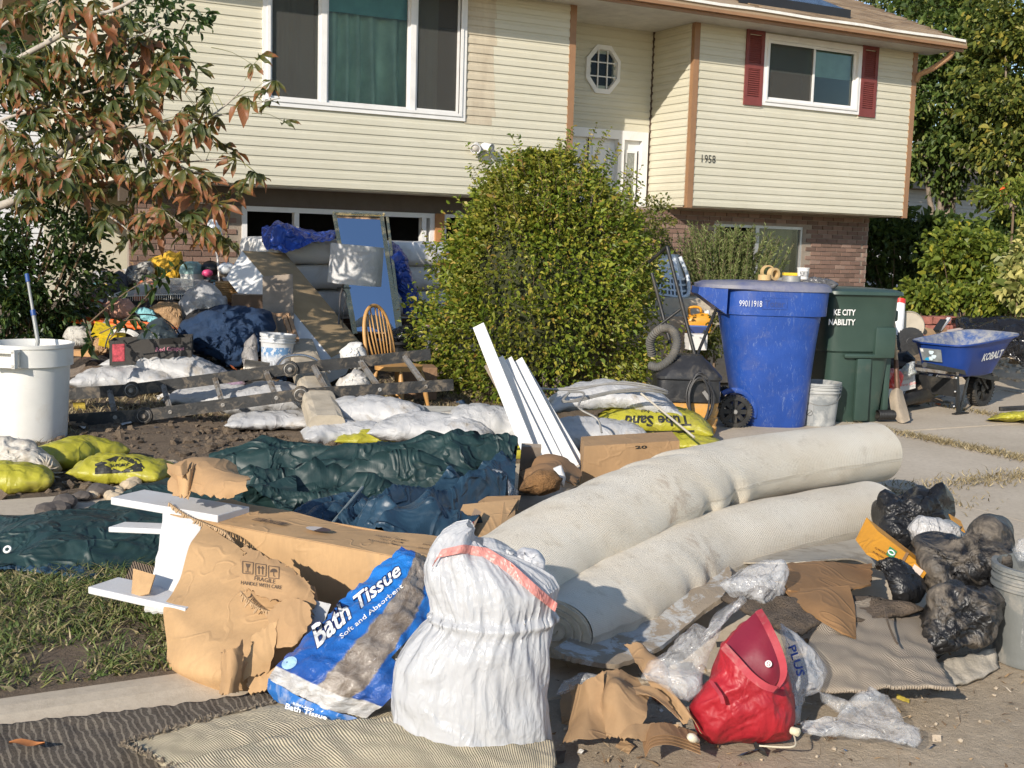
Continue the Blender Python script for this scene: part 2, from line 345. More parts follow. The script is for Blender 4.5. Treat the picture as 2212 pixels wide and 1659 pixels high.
def drape(name,rows,n,m,mat,parent=None,excess=1.1,maxd=.03,seed=0,th=.0,bump=None,floor=None,smooth=True,steps=16,rim=None,**kw):
    P=bez(cw(rows),n,m)
    if bump is not None:P=P+bump(P)
    Q=P.reshape(-1,3);F=gridF(n,m)
    if excess>1:Q=wrinkle(Q,F,excess,maxd,seed,steps)
    if floor is not None:Q[:,2]=np.maximum(Q[:,2],floor(Q[:,0],Q[:,1]))
    du=np.linalg.norm(P[-1,m//2]-P[0,m//2]);dv=np.linalg.norm(P[n//2,-1]-P[n//2,0]);uv=np.stack(np.meshgrid(np.linspace(0,du,n),np.linspace(0,dv,m),indexing='ij'),-1).reshape(-1,2)
    if th:
        N_=vnorm(Q,F[:,:3]);V=np.r_[Q,Q-N_*th];I=np.arange(n*m).reshape(n,m);ring=np.r_[I[:,0],I[-1,1:],I[-2::-1,-1],I[0,-2:0:-1]];r2=np.roll(ring,-1);F=np.r_[F,F[:,::-1]+n*m,np.stack([ring,ring+n*m,r2+n*m,r2],1)];uv=np.r_[uv,uv]
    else:V=Q
    o=part(name,(V,F),mat,parent,smooth);put_uv(o,uv);o_P=Q.reshape(n,m,3)
    return o,o_P
def outline(poly,n): # even points round a closed smooth outline
    P=np.asarray(poly,float);Q=np.vstack([P,P[:1]]);L0=np.r_[0,np.cumsum(np.linalg.norm(np.diff(Q,axis=0),axis=1))];t=np.linspace(0,L0[-1],n,endpoint=False)
    return np.stack([np.interp(t,L0,Q[:,k])for k in range(P.shape[1])],-1)
def blob2d(poly,d,front,back=None,nth=72,nr=16,seed=0,excess=1.1,maxd=.02,crs=0.,cf=6.,tilt=0.,round_=.5,steps=16,cen=None,flat=None,lump=.0):
    """a filled soft body: outline (picture), distance d of its middle, bulges front and back in metres; tilt leans the top away (metres per metre of height)"""
    back=front if back is None else back;O=outline(poly,nth);c=O.mean(0)if cen is None else np.asarray(cen,float);V=[];zc=A(c[0],c[1],d)[2]
    def pt(x,y,off):
        p=A(x,y,d);dd=d+tilt*(p[2]-zc)+off;return A(x,y,dd)
    R_=np.linspace(0,1,nr+1)[1:];prof=lambda r:(1-r**2.4)**round_
    V.append(pt(*c,-front))
    for r in R_:V+=[pt(*(c+(o-c)*r),-front*prof(r))for o in O]
    rim=1+(nr-1)*nth
    for r in R_[-2::-1]:V+=[pt(*(c+(o-c)*r),back*prof(r))for o in O]
    V.append(pt(*c,back));V=np.array(V);F=[];nb=2*nr-1
    T=[]
    for k in range(nth):T.append((0,1+k,1+(k+1)%nth))
    for i in range(nb-1):
        a,b=1+i*nth,1+(i+1)*nth
        for k in range(nth):k2=(k+1)%nth;T.append((a+k,b+k,b+k2));T.append((a+k,b+k2,a+k2))
    l=len(V)-1;a=1+(nb-1)*nth
    for k in range(nth):T.append((a+k,l,a+(k+1)%nth))
    F=np.array(T)
    if lump:V=V+vnorm(V,F)*(lump*(hnoise(V[:,0]*3+V[:,2]*2,V[:,1]*3-V[:,2]*2,seed,1.5,2)))[:,None]
    if crs:V=V+vnorm(V,F)*crease(V,seed,cf,crs)[:,None]
    if excess>1:V=wrinkle(V,F,excess,maxd,seed,steps)
    if flat is not None:V[:,2]=np.maximum(V[:,2],flat)
    return V,F
def csheet(name,rows,n,m,mat,parent=None,th=.004,crs=.01,cf=5.,seed=0,smooth='auto',ragged=0.,**kw): # stiff folded paper or card
    P=bez(cw(rows),n,m);du=np.gradient(P,axis=0);dv=np.gradient(P,axis=1);N_=np.cross(du,dv);N_/=np.maximum(np.linalg.norm(N_,axis=2,keepdims=True),1e-9)
    P=P+N_*crease(P,seed,cf,crs)[...,None]
    if ragged:
        r=np.random.default_rng(seed)
        for sl,nx in((np.s_[0,:],1),(np.s_[-1,:],1),(np.s_[:,0],0),(np.s_[:,-1],0)):
            g=du[sl]if nx else dv[sl];g=g/np.maximum(np.linalg.norm(g,axis=-1,keepdims=True),1e-9);P[sl]+=g*r.normal(size=(len(g),1))*ragged
    m_=MB();m_.sheet(P,th);o=part(name,m_,mat,parent,smooth);return o,P,N_
def qmap(a,b,c,d): # bilinear patch: a at (0,0), b at (1,0), c at (1,1), d at (0,1)
    a,b,c,d=[np.asarray(q,float)for q in(a,b,c,d)];return lambda u,v:(a*(1-u)+b*u)*(1-v)+(d*(1-u)+c*u)*v
def corrug(name,c,rough=.85):
    q=N(name);n1=q.noise(5,5,.6);n2=q.noise(60,4,.7,sc=(1,1,.2));col=q.mix(q.ramp(n1,[(.3,0),(.7,1)]),tuple(x*.86 for x in c),tuple(min(1,x*1.1)for x in c));col=q.mix(q.ramp(n2,[(.4,0),(.8,.35)]),col,tuple(x*.7 for x in c));col=q.mix(q.ramp(q.noise(2.2,6,.7,.5),[(.6,0),(.75,.35)]),col,(.30,.22,.14));b=q.bump(q.crumple(3.2),.16,.03);b=q.bump(q.ridge(4,None,.03),.3,.008,b);q.bump(q.noise(45,5),.2,.004,b);return q.fin(col,rough)
def film(name,c,alpha=.5,rough=.25,bump=.5,bs=30.,tint=None,dirt=None): # thin plastic
    q=N(name);b=q.bump(q.noise(bs*.2,3,.5,.8),.5,.06);q.bump(q.math('ADD',q.ridge(bs*.22,None,.07),q.math('MULTIPLY',q.ridge(bs*.6,None,.08),.5)),bump*.5,.010,b);n1=q.noise(7,6,.7,1.);a=q.ramp(n1,[(.3,max(0,alpha-.18)),(.7,min(1,alpha+.18))]);col=c
    if dirt:col=q.mix(q.ramp(q.noise(4,7,.7),[(.5,0),(.65,.8)]),c,dirt)
    return q.fin(col,rough,Alpha=a,Specular_IOR_Level=.6)
def softbag(name,c,rough=.35,tl=.35,bump=.35,bs=45.,dirt=None,da=.4,ds=4.): # light-passing plastic sack
    q=N(name);col=q.mix(q.ramp(q.noise(4,5),[(.3,0),(.7,1)]),tuple(x*.93 for x in c),c)
    if dirt:d=q.ramp(q.noise(ds,8,.7,.7),[(.66-da*.3,0),(.78-da*.25,.85)]);col=q.mix(d,col,dirt)
    q.set(q.b.inputs['Base Color'],col);q.b.inputs['Roughness'].default_value=rough;b=q.bump(q.noise(bs*.16,3,.5,.8),.5,.06);q.bump(q.math('ADD',q.ridge(bs*.35,(1,1,.3),.08),q.math('MULTIPLY',q.ridge(bs*.8,(1,1,.5),.1),.5)),bump,.008,b)
    t=q.n('BsdfTranslucent');q.set(t.inputs[0],col);mx=q.n('MixShader');mx.inputs[0].default_value=tl;q.t.links.new(q.b.outputs[0],mx.inputs[1]);q.t.links.new(t.outputs[0],mx.inputs[2]);q.t.links.new(mx.outputs[0],q.out.inputs[0]);return q.m
from mathutils.bvhtree import BVHTree
_bv={}
def bvh_of(objs):
    objs=objs if isinstance(objs,(list,tuple))else[objs];key=tuple(o.name for o in objs)
    if key not in _bv:
        V,F=[],[]
        for o in objs:
            w=WL[o.name];b=len(V);V+=[Vector(v.co)+Vector(w)for v in o.data.vertices];F+=[[i+b for i in p.vertices]for p in o.data.polygons]
        _bv[key]=BVHTree.FromPolygons(V,F)
    return _bv[key]
def stick(pts,objs,lift): # lay picture points onto a surface that is really there
    b=bvh_of(objs);out=[];last=None
    for x,y in pts:
        d=Vector(ray(x,y)).normalized();h=b.ray_cast(Vector(CC),d)
        if h[0]is None:out.append(None);continue
        n=h[1]if h[1].dot(d)<0 else-h[1];p=np.array(h[0]-d*lift);last=p;out.append(p)
    dd=[depth(p)for p in out if p is not None];dm=float(np.mean(dd))if dd else 5.
    return[A(x,y,dm)if p is None else p for p,(x,y)in zip(out,pts)]
def finer(V,F,lim): # split long edges of flat letters so they follow folds
    bm=bmesh.new();vs=[bm.verts.new((*v,0))for v in V]
    for f in F:
        try:bm.faces.new([vs[i]for i in f])
        except ValueError:pass
    bmesh.ops.triangulate(bm,faces=bm.faces[:])
    for _ in range(4):
        e=[e for e in bm.edges if e.calc_length()>lim]
        if not e:break
        bmesh.ops.subdivide_edges(bm,edges=e,cuts=1);bmesh.ops.triangulate(bm,faces=[f for f in bm.faces if len(f.verts)>3])
    bm.verts.index_update();V2=np.array([v.co[:2]for v in bm.verts]);F2=[[v.index for v in f.verts]for f in bm.faces];bm.free();return V2,F2
def decal(s,quad,objs,mat,parent,bold=.01,shear=0.,lift=.004,name='lettering',lim=.08): # quad: picture corners of the line of writing: start-foot, end-foot, end-head, start-head
    V,F=text_geo(s,1.,bold,shear);V,F=finer(V,F,lim);lo,hi=V.min(0),V.max(0);U=(V-lo)/(hi-lo);a,b,c,d=[np.array(q,float)for q in quad]
    pts=[(a*(1-u)+b*u)*(1-v)+(d*(1-u)+c*u)*v for u,v in U];m=MB();m.add(stick(pts,objs,lift),F);return part(name,m,mat,parent)
def decal_poly(polys,objs,mat,parent,lift=.003,name='printed_mark',lim=9.):
    m=MB()
    for P in polys:V,F=finer(np.array(P,float),[tuple(range(len(P)))],lim);m.add(stick(V,objs,lift),F)
    return part(name,m,mat,parent)
def strokes(lines,w): # thin quads along picture lines
    out=[]
    for(x0,y0),(x1,y1)in lines:n=np.array([y0-y1,x1-x0],float);n=n/np.linalg.norm(n)*w/2;out.append([(x0+n[0],y0+n[1]),(x1+n[0],y1+n[1]),(x1-n[0],y1-n[1]),(x0-n[0],y0-n[1])])
    return out
def ridged(seed,amp,fa,fb,a,sharp=1.): # long sharp folds running along a
    a=np.asarray(a,float);b=np.cross(ZV,a)
    def f(P):
        u,v=P@a,P@b;z=0
        for k,(w,s)in enumerate(((1.,1.),(.5,2.1),(.28,4.3))):n=hnoise(u*fa*s,v*fb*s,seed+k,1.,1);z=z+w*(.5-np.abs(n)*2.6)
        return np.stack([0*z,0*z,amp*z],-1)
    return f
# ================================================================ ground
q=N('street_dirt');n1=q.noise(1.3,6,.6);n2=q.noise(14,8,.7);n3=q.vor(60,'F1')
c=q.mix(q.ramp(n1,[(.35,0),(.65,1)]),(.40,.32,.225),(.52,.42,.30));c=q.mix(q.ramp(n2,[(.35,0),(.75,.8)]),c,(.31,.245,.17));c=q.mix(q.ramp(q.noise(90,3),[(.55,0),(.7,.6)]),c,(.5,.42,.32))
q.bump(q.math('ADD',q.noise(45,8,.7),q.math('MULTIPLY',n2,.8)),.9,.012);M_STREET=q.fin(c,.95)
q=N('concrete');n1=q.noise(1.1,6,.65);n2=q.noise(28,8,.7);c=q.mix(q.ramp(n1,[(.3,0),(.7,1)]),(.46,.385,.285),(.60,.515,.40));c=q.mix(q.ramp(n2,[(.45,0),(.8,.6)]),c,(.33,.265,.19))
c=q.mix(q.ramp(q.vor(140),[(.0,.35),(.22,0)]),c,(.5,.45,.36));q.bump(q.noise(70,8,.7),.35,.006);M_CONC=q.fin(c,.92)
q=N('mud_soil');n1=q.noise(2.2,7,.7);n2=q.noise(30,8,.75);c=q.mix(q.ramp(n1,[(.3,0),(.7,1)]),(.085,.06,.042),(.23,.17,.115));c=q.mix(q.ramp(n2,[(.4,0),(.8,.8)]),c,(.24,.185,.125))
q.bump(q.math('ADD',n2,q.math('MULTIPLY',n1,1.5)),1.,.03);M_SOIL=q.fin(c,.95)
def sheetgrid(x0,x1,y0,y1,nx,ny,zf):
    X,Y=np.meshgrid(np.linspace(x0,x1,nx),np.linspace(y0,y1,ny),indexing='ij');return np.stack([X,Y,zf(X,Y)],-1)
g=MB();P=sheetgrid(-30,60,-12,3.87,40,60,lambda x,y:terr(x,y)-.006+.006*hnoise(x,y,4,1.5,3)*(y<3.4));g.grid(P);struct('street',g,M_STREET,smooth=True)
# far ground reaches the horizon
g=MB();g.box(-300,15.2,-.7,320,420,.30);struct('ground',g,M_SOIL)
def soilz(x,y):return terr(x,y)-.012+.05*hnoise(x,y,9,1.1,4)*sstep(6.9,7.6,y)+.012
g=MB();g.grid(sheetgrid(-14,5.62,5.9,15.6,130,76,lambda x,y:soilz(x,y)));struct('yard',g,M_SOIL,smooth=True)
g=MB();g.grid(sheetgrid(5.6,26,12.2,15.8,60,20,lambda x,y:terr(x,y)+.02+.03*hnoise(x,y,3,1.,3)));struct('planting_bed',g,M_SOIL,smooth=True)
# driveway: slabs with joints, each slab a piece
dw=struct('driveway',MB().add([(5.2,3.84,-.03),(12.8,3.84,-.03),(12.8,8.6,-.03),(5.2,8.6,-.03),(12.8,12.6,.26),(5.2,12.6,.26)],[(0,1,2,3),(3,2,4,5)]),M_SOIL)
xs=[5.62,7.35,9.1,10.9,12.7];ys=[3.88,5.3,7.1,8.9,10.6,12.4]
for i in range(4):
    for j in range(5):
        m=MB();x0,x1,y0,y1=xs[i]+.008,xs[i+1]-.008,ys[j]+.008,ys[j+1]-.008;t=random.uniform(-.006,.006)
        z=[float(terr(0,y))+t for y in(y0,y1)]
        m.hexa([(x0,y0,z[0]-.08),(x1,y0,z[0]-.08),(x1,y1,z[1]-.08),(x0,y1,z[1]-.08),(x0,y0,z[0]),(x1,y0,z[0]),(x1,y1,z[1]),(x0,y1,z[1])]);part('slab',m,M_CONC,dw)
# apron between street and walk, in front of the drive
m=MB();m.hexa([(2.3,3.87,-.1),(13,3.87,-.1),(13,5.2,-.1),(2.3,5.2,-.1),(2.3,3.87,-.004),(13,3.87,-.004),(13,5.2,-.002),(2.3,5.2,-.002)]);struct('driveway_apron',m,M_CONC)
# pavement slabs
sw=struct('pavement',MB().add([(-8,5.55,-.04),(5.7,5.55,-.04),(5.7,6.95,-.04),(-8,6.95,-.04)],[(0,1,2,3)]),M_SOIL)
x=-6.2
while x<5.4:
    m=MB();m.box(x+.006,5.6,-.1,x+1.19,6.85,random.uniform(.004,.012));part('paving_slab',m,M_CONC,sw);x+=1.2
# kerb with a rounded nose, lengths of 3 m
kb=struct('kerb',MB().box(-9,3.5,-.3,5.6,3.84,-.06),M_CONC)
prof=[(3.87,-.12),(3.87,.012),(3.80,.014),(3.74,.008),(3.66,-.012),(3.52,-.040),(3.30,-.047),(3.28,-.12)]
x=-7.3
while x<5.2:
    m=MB();a=[(x+.004,y,z)for y,z in prof];m.prism(a,(2.99,0,0));part('kerb_length',m,M_CONC,kb,smooth=False);x+=3
# verge soil
g=MB();g.grid(sheetgrid(-9,2.6,3.865,5.62,90,26,lambda x,y:.012+.06*np.sin(np.clip((y-3.865)/1.75,0,1)*math.pi)+.03*hnoise(x,y,21,2.5,3)*sstep(3.86,4.1,y)));struct('verge',g,M_SOIL,smooth=True)
# ---------------------------------------------------------------- grass
def blades(n,pos,hgt,wid,seed,lean=.6):
    r=np.random.default_rng(seed);P=pos(n,r);h=hgt*(.4+r.random(len(P))*.9);a=r.random(len(P))*6.283;w=wid*(.6+.8*r.random(len(P)))
    dx,dy=np.cos(a),np.sin(a);b=r.random(len(P))*6.283;ln=h*lean*(.3+r.random(len(P)));lx,ly=np.cos(b)*ln,np.sin(b)*ln
    side=np.stack([dx*w,dy*w,0*w],-1);mid=P+np.stack([lx*.35,ly*.35,h*.62],-1);tip=P+np.stack([lx,ly,h*.95],-1)
    V=np.stack([P-side,P+side,mid+side*.75,mid-side*.75,tip],1).reshape(-1,3);k=np.arange(len(P))*5
    F=np.concatenate([np.stack([k,k+1,k+2],1),np.stack([k,k+2,k+3],1),np.stack([k+3,k+2,k+4],1)]);return V,F
q=N('grass_blades');rnd=q.isl();c=q.ramp(rnd,[(0,(.05,.085,.016)),(.35,(.10,.145,.03)),(.6,(.16,.18,.05)),(.8,(.25,.21,.09)),(1,(.40,.32,.18))]);M_GRASS=q.fin(c,.6,Subsurface_Weight=0.)
q=N('dry_grass_blades');rnd=q.isl();c=q.ramp(rnd,[(0,(.12,.10,.05)),(.5,(.26,.20,.10)),(1,(.45,.37,.22))]);M_DRY=q.fin(c,.8)
def vergepos(n,r):
    x=r.uniform(-2.2,2.55,n*2);y=3.9+1.62*r.random(n*2);d=hnoise(x,y,77,2.2,3)+.25*(y-4.15);k=d>-.12-.25*r.random(n*2)
    x,y=x[k][:n],y[k][:n];return np.stack([x,y,.012+.06*np.sin(np.clip((y-3.865)/1.75,0,1)*math.pi)+.03*hnoise(x,y,21,2.5,3)*sstep(3.86,4.1,y)-.005],-1)
V1,F1=blades(46000,vergepos,.042,.003,1,2.);V2,F2=blades(6500,vergepos,.028,.010,2,1.8)
setp(part('grass',(np.r_[V1,V2],np.r_[F1,F2+len(V1)]),M_GRASS,None,origin=(0,4.5,0)),'trampled green and dry grass on the verge beside the kerb','grass',kind='stuff')
def drypos(n,r):
    x=r.uniform(-1,5.5,n*3);y=r.uniform(6.9,10.5,n*3);k=hnoise(x,y,5,1.2,3)>.03;x,y=x[k][:n],y[k][:n];return np.stack([x,y,soilz(x,y)],-1)
V1,F1=blades(15000,drypos,.05,.004,3,1.8)
def jointpos(n,r):
    sel=r.integers(0,4,n);cx=np.array([[7.35,5.6],[7.35,6.5],[9.1,7.2],[6.6,5.3]])[sel];t=r.normal(0,1,(n,2))*np.array([[.06,.5],[.05,.4],[.05,.6],[.6,.09]])[sel]
    P=cx+t;return np.stack([P[:,0],P[:,1],terr(P[:,0],P[:,1])+.004],-1)
V2,F2=blades(3500,jointpos,.035,.004,4,1.8)
def apronpos(n,r):x=4.95+.33*r.normal(size=n)+.0;y=5.0+.16*r.normal(size=n);return np.stack([x,y,0*x+.002],-1)
V3,F3=blades(2200,apronpos,.03,.004,8,2.2)
setp(part('dry_grass',(np.r_[V1,V2,V3],np.r_[F1,F2+len(V1),F3+len(V1)+len(V2)]),M_DRY,None,origin=(3,8,0)),'dead brown grass scraps over the mud and in the driveway joints','dry grass',kind='stuff')
# clods of soil, gravel and leaf litter
def lumps(n,pos,size,seed,mat,name,label,cat,flat=.7):
    r=np.random.default_rng(seed);V0,F0,_=ico(1);P=pos(n,r);s=size*(.35+r.random(len(P))**2*1.3);Vs=[]
    for k in range(len(P)):
        v=V0*(1+.3*r.normal(size=(len(V0),1)))*s[k]*[1,.8,flat];Vs.append(rotz(v,r.random()*6)+P[k]+[0,0,s[k]*.25])
    V=np.concatenate(Vs);F=(F0[None]+(np.arange(len(P))*len(V0))[:,None,None]).reshape(-1,3);return setp(part(name,(V,F),mat,None,origin=P.mean(0)),label,cat,kind='stuff')
def clodpos(n,r):
    x=r.uniform(.2,4.8,n*3);y=r.uniform(6.9,9.6,n*3);k=hnoise(x,y,31,.9,2)>-.02;x,y=x[k][:n],y[k][:n];return np.stack([x,y,soilz(x,y)],-1)
lumps(900,clodpos,.028,5,M_SOIL,'soil_clods','dark clods of dug soil over the front yard','soil')
M_GRAVEL=plain('gravel',(.42,.35,.26),.9,.35,9,.5,90)
def gravpos(n,r):x=r.uniform(10.5,15.5,n);y=r.uniform(9.3,12.8,n);return np.stack([x,y,terr(x,y)+.0],-1)
lumps(2600,gravpos,.035,6,M_GRAVEL,'gravel','pale gravel beside the driveway behind the wheelbarrow','gravel')
def litter(n,r):
    x=r.uniform(1.2,4.6,n);y=r.uniform(1.9,3.5,n);return np.stack([x,y,terr(x,y)+.001],-1)
q=N('leaf_litter');M_LIT=q.fin(q.ramp(q.isl(),[(0,(.10,.06,.03)),(.5,(.26,.16,.08)),(.8,(.42,.30,.17)),(1,(.6,.52,.4))]),.85)
V1,F1=blades(800,litter,.012,.005,12,3.2);V2,F2=blades(260,litter,.03,.0015,13,4.)
setp(part('leaf_litter',(np.r_[V1,V2],np.r_[F1,F2+len(V1)]),M_LIT,None,origin=(3,2.8,0)),'scraps of dead leaf and straw on the dusty street','litter',kind='stuff')
lumps(420,litter,.007,14,M_GRAVEL,'grit','small stones and grit on the dusty street','grit')
# ================================================================ house
YF,YD,YB=13.17,14.12,13.75 # upper front, door recess, brick front
XL,XC,XA,XB=2.03,7.62,9.51,13.61;ZB,ZE,EXPO=2.077,4.52,.1075
def siding_mat(name,c1,c2):
    q=N(name);n1=q.noise(.9,5);n2=q.noise(5,6,.7,sc=(1,1,6));c=q.mix(q.ramp(n1,[(.3,0),(.7,1)]),c1,c2)
    c=q.mix(q.ramp(q.oinf(),[(0,0.),(1,.22)]),c,tuple(x*.88 for x in c2));c=q.mix(q.ramp(n2,[(.5,0),(.85,.3)]),c,(.42,.37,.26))
    q.bump(q.noise(8,3,sc=(1,1,8)),.12,.004);return q.fin(c,.5)
M_SIDE=siding_mat('cream_vinyl',(.56,.53,.41),(.63,.60,.485))
# rain-stained strip beside the big window has its own colour
q=N('stained_vinyl');n1=q.noise(6,6,.7,sc=(1,1,.3));M_STAIN=q.fin(q.mix(q.ramp(n1,[(.3,0),(.75,1)]),(.60,.53,.40),(.44,.37,.27)),.6)
M_BROWN=plain('brown_trim',(.30,.165,.085),.5,.1,4,.05);M_WHITE=plain('white_vinyl',(.78,.77,.75),.4,.05,5,.04,dirt=(.55,.5,.44),da=.18,ds=3)
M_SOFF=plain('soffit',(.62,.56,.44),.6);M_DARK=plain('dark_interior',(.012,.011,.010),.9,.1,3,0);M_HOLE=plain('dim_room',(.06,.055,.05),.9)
q=N('window_glass');tr=q.n('BsdfTransparent');gl=q.n('BsdfGlossy');gl.inputs['Roughness'].default_value=.03;lw=q.n('LayerWeight');lw.inputs[0].default_value=.28;mx=q.n('MixShader')
tr.inputs[0].default_value=(.86,.91,.88,1);q.t.links.new(lw.outputs['Fresnel'],mx.inputs[0]);q.t.links.new(tr.outputs[0],mx.inputs[1]);q.t.links.new(gl.outputs[0],mx.inputs[2]);q.t.links.new(mx.outputs[0],q.out.inputs[0]);M_GLASS=q.m
q=N('insect_screen');df=q.n('BsdfDiffuse');df.inputs[0].default_value=(.10,.098,.09,1);tr=q.n('BsdfTransparent');mx=q.n('MixShader');mx.inputs[0].default_value=.42
q.t.links.new(tr.outputs[0],mx.inputs[1]);q.t.links.new(df.outputs[0],mx.inputs[2]);q.t.links.new(mx.outputs[0],q.out.inputs[0]);M_SCREEN=q.m
house=thing('split_level_house','cream vinyl-sided split-level house with brick lower storey and brown trim','house',(XC,YF,.3))
def plank(parent,p0,p1,z,out,h=EXPO,mat=None): # one length of lap siding from p0 to p1 (xy), facing 'out'
    p0,p1,out=np.array([*p0,0.]),np.array([*p1,0.]),np.array([*out,0.])
    prof=[(.0,0.),(.017,.0),(.017,.008),(.0155,h*.55),(.006,h*.72),(.004,h+.006),(0,h+.006)]
    a=[p0+out*o+ZV*(z+k)for o,k in prof];m=MB();n=len(a);b=[p+(p1-p0)for p in a]
    m.add(a+b,[tuple(range(n)),tuple(range(2*n-1,n-1,-1))]+[(i,n+i,n+(i+1)%n,(i+1)%n)for i in range(n)]);return part('siding_plank',m,mat or M_SIDE,parent)
def siding(name,x0,x1,y,z0,z1,holes=(),parent=house,stain=None):
    w=MB();zz=sorted({z0,z1,*[h[2]for h in holes],*[h[3]for h in holes]});
    def spans(za,zb2):
        cut=sorted([(max(x0,h[0]),min(x1,h[1]))for h in holes if h[2]<zb2-1e-4 and h[3]>za+1e-4]);out=[];c=x0
        for a,b in cut:out.append((c,a));c=b
        out.append((c,x1));return[(a,b)for a,b in out if b-a>.01]
    for a,b in zip(zz,zz[1:]):
        for u,v in spans(a,b):w.box(u,y+.002,max(a,z0),v,y+.03,min(b,z1))
    wall=part(name,w,M_SIDE,parent);z=z0;k=0
    while z<z1-.02:
        h=min(EXPO,z1-z)
        for u,v in spans(z+.012,z+h-.012):
            cuts=[u];c=u+random.uniform(.6,3.4)
            if stain and u<stain[0]+.01 and v>stain[1]:cuts.append(stain[1]+random.uniform(-.03,.03));c=stain[1]+random.uniform(2.5,3.4)
            while c<v-.5:cuts.append(c);c+=3.3
            cuts.append(v)
            for i in range(len(cuts)-1):
                m=M_STAIN if stain and abs(cuts[i]-stain[0])<.04 and cuts[i+1]<stain[1]+.1 and z>stain[2]else None
                plank(wall,(cuts[i],y),(cuts[i+1]-(.0015 if i<len(cuts)-2 else 0),y),z,(0,-1),h,m)
        z+=EXPO;k+=1
    return wall
WB=(3.60,6.12,2.96,4.60);WR=(10.70,12.52,3.52,4.50)
siding('siding_wall',XL,XC-.05,YF,ZB,ZE,[WB],stain=(6.12,6.52,2.9))
siding('siding_wall',XA+.09,XB-.05,YF,ZB,ZE,[WR])
siding('siding_wall',XC-.3,XA+.02,YD,3.12,ZE,[(8.47,8.84,3.71,4.14)])
# return wall of the right block, facing the door
w=MB();w.box(XA+.002,YF+.05,ZB,XA+.03,YD,ZE);rw=part('siding_wall',w,M_SIDE,house);z=ZB
while z<ZE-.02:plank(rw,(XA,YD),(XA,YF+.05),z,(-1,0),min(EXPO,ZE-z));z+=EXPO
# upper floor shell: undersides, sides and back so the house is a volume
m=MB();m.box(XL,YF+.035,ZB-.02,XC,YB+.4,ZB);m.box(XA,YF+.035,ZB-.02,XB,YB+.4,ZB);part('overhang_soffit',m,M_SOFF,house)
m=MB();m.box(XL+.01,YF+.04,ZB,XL+.05,21,ZE);part('side_wall',m,M_SIDE,house);m=MB();m.box(XB-.05,YF+.04,ZB,XB-.01,21,ZE);part('side_wall',m,M_SIDE,house);m=MB();m.box(XL,20.95,.2,XB,21,ZE);part('back_wall',m,M_SIDE,house);m=MB();m.box(XC-.04,YF+.05,.3,XC-.02,YD+.3,ZE);part('side_wall',m,M_SIDE,house)
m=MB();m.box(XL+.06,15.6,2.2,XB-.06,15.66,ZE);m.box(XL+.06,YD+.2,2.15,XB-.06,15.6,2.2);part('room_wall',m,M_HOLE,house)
for(x,y0,z0)in((XL-.02,YF,ZB-.03),(XC-.05,YF,ZB-.03),(XA,YF,ZB-.03),(XB-.05,YF,ZB-.03)):
    m=MB();m.box(x,y0-.024,z0,x+.09,y0+.07,ZE);part('corner_trim',m,M_BROWN,house)
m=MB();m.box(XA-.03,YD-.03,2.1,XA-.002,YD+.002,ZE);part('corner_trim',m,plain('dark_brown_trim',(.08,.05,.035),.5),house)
# roof
XE0,XE1,YE=1.5,13.96,12.58;PITCHR=.42
m=MB();m.box(XE0,YE+.02,ZE,XE1-.05,YF+.05,ZE+.02);m.box(XC-.3,YF+.05,ZE,XA+.1,YD+.1,ZE+.02);part('soffit',m,plain('soffit_white',(.66,.63,.57),.6),house)
m=MB();m.box(XE0,YE-.012,ZE-.03,XE1,YE+.02,ZE+.115);part('fascia',m,M_BROWN,house)
m=MB();m.box(XE0,YE-.075,ZE+.012,XE1+.0,YE-.014,ZE+.05);part('gutter',m,M_BROWN,house)
m=MB();rr=np.linspace(XE0,XE1-.05,26);
for i in range(25):m.bar((rr[i],YE-.05,ZE+.118+.006*math.sin(i*1.9)),(rr[i+1],YE-.05,ZE+.118+.006*math.sin((i+1)*1.9)),.07,.035)
part('drip_edge',m,plain('white_flashing',(.8,.78,.72),.45,dirt=(.5,.42,.3),da=.2),house)
q=N('asphalt_shingle');c=q.ramp(q.oinf(),[(0,(.22,.15,.09)),(.5,(.33,.235,.145)),(1,(.42,.31,.2))]);c=q.mix(q.ramp(q.noise(120,3),[(.4,0),(.7,.5)]),c,(.12,.09,.06));q.bump(q.noise(200,3),.4,.004);M_SHING=q.fin(c,.95)
def roofz(y):return ZE+.13+(y-YE)*PITCHR
m=MB();m.hexa([(XE0,YE-.06,roofz(YE-.06)-.05),(XE1,YE-.06,roofz(YE-.06)-.05),(XE1,17.6,roofz(17.6)-.05),(XE0,17.6,roofz(17.6)-.05),(XE0,YE-.06,roofz(YE-.06)),(XE1,YE-.06,roofz(YE-.06)),(XE1,17.6,roofz(17.6)),(XE0,17.6,roofz(17.6))])
m.hexa([(XE0,17.6,roofz(17.6)-.05),(XE1,17.6,roofz(17.6)-.05),(XE1,22.4,roofz(12.8)-.05),(XE0,22.4,roofz(12.8)-.05),(XE0,17.6,roofz(17.6)),(XE1,17.6,roofz(17.6)),(XE1,22.4,roofz(12.8)),(XE0,22.4,roofz(12.8))])
for x in(XE1-.35,XL+.02):m.prism([(x,YF,ZE),(x,21,ZE),(x,17.6,roofz(17.6)-.06)],(.03,0,0))
roof=part('roof',m,M_SHING,house)
sm=npmesh('shingle',[(-.15,0,0),(.145,0,0),(.145,.16,.0),(-.15,.16,.0),(-.15,0,.014),(.145,0,.014),(.145,.16,.006),(-.15,.16,.006)],[(3,2,1,0),(4,5,6,7),(0,1,5,4),(1,2,6,5),(2,3,7,6),(3,0,4,7)]);sm.materials.append(M_SHING)
ct,st=math.cos(math.atan(PITCHR)),math.sin(math.atan(PITCHR));ns=0;rest=MB()
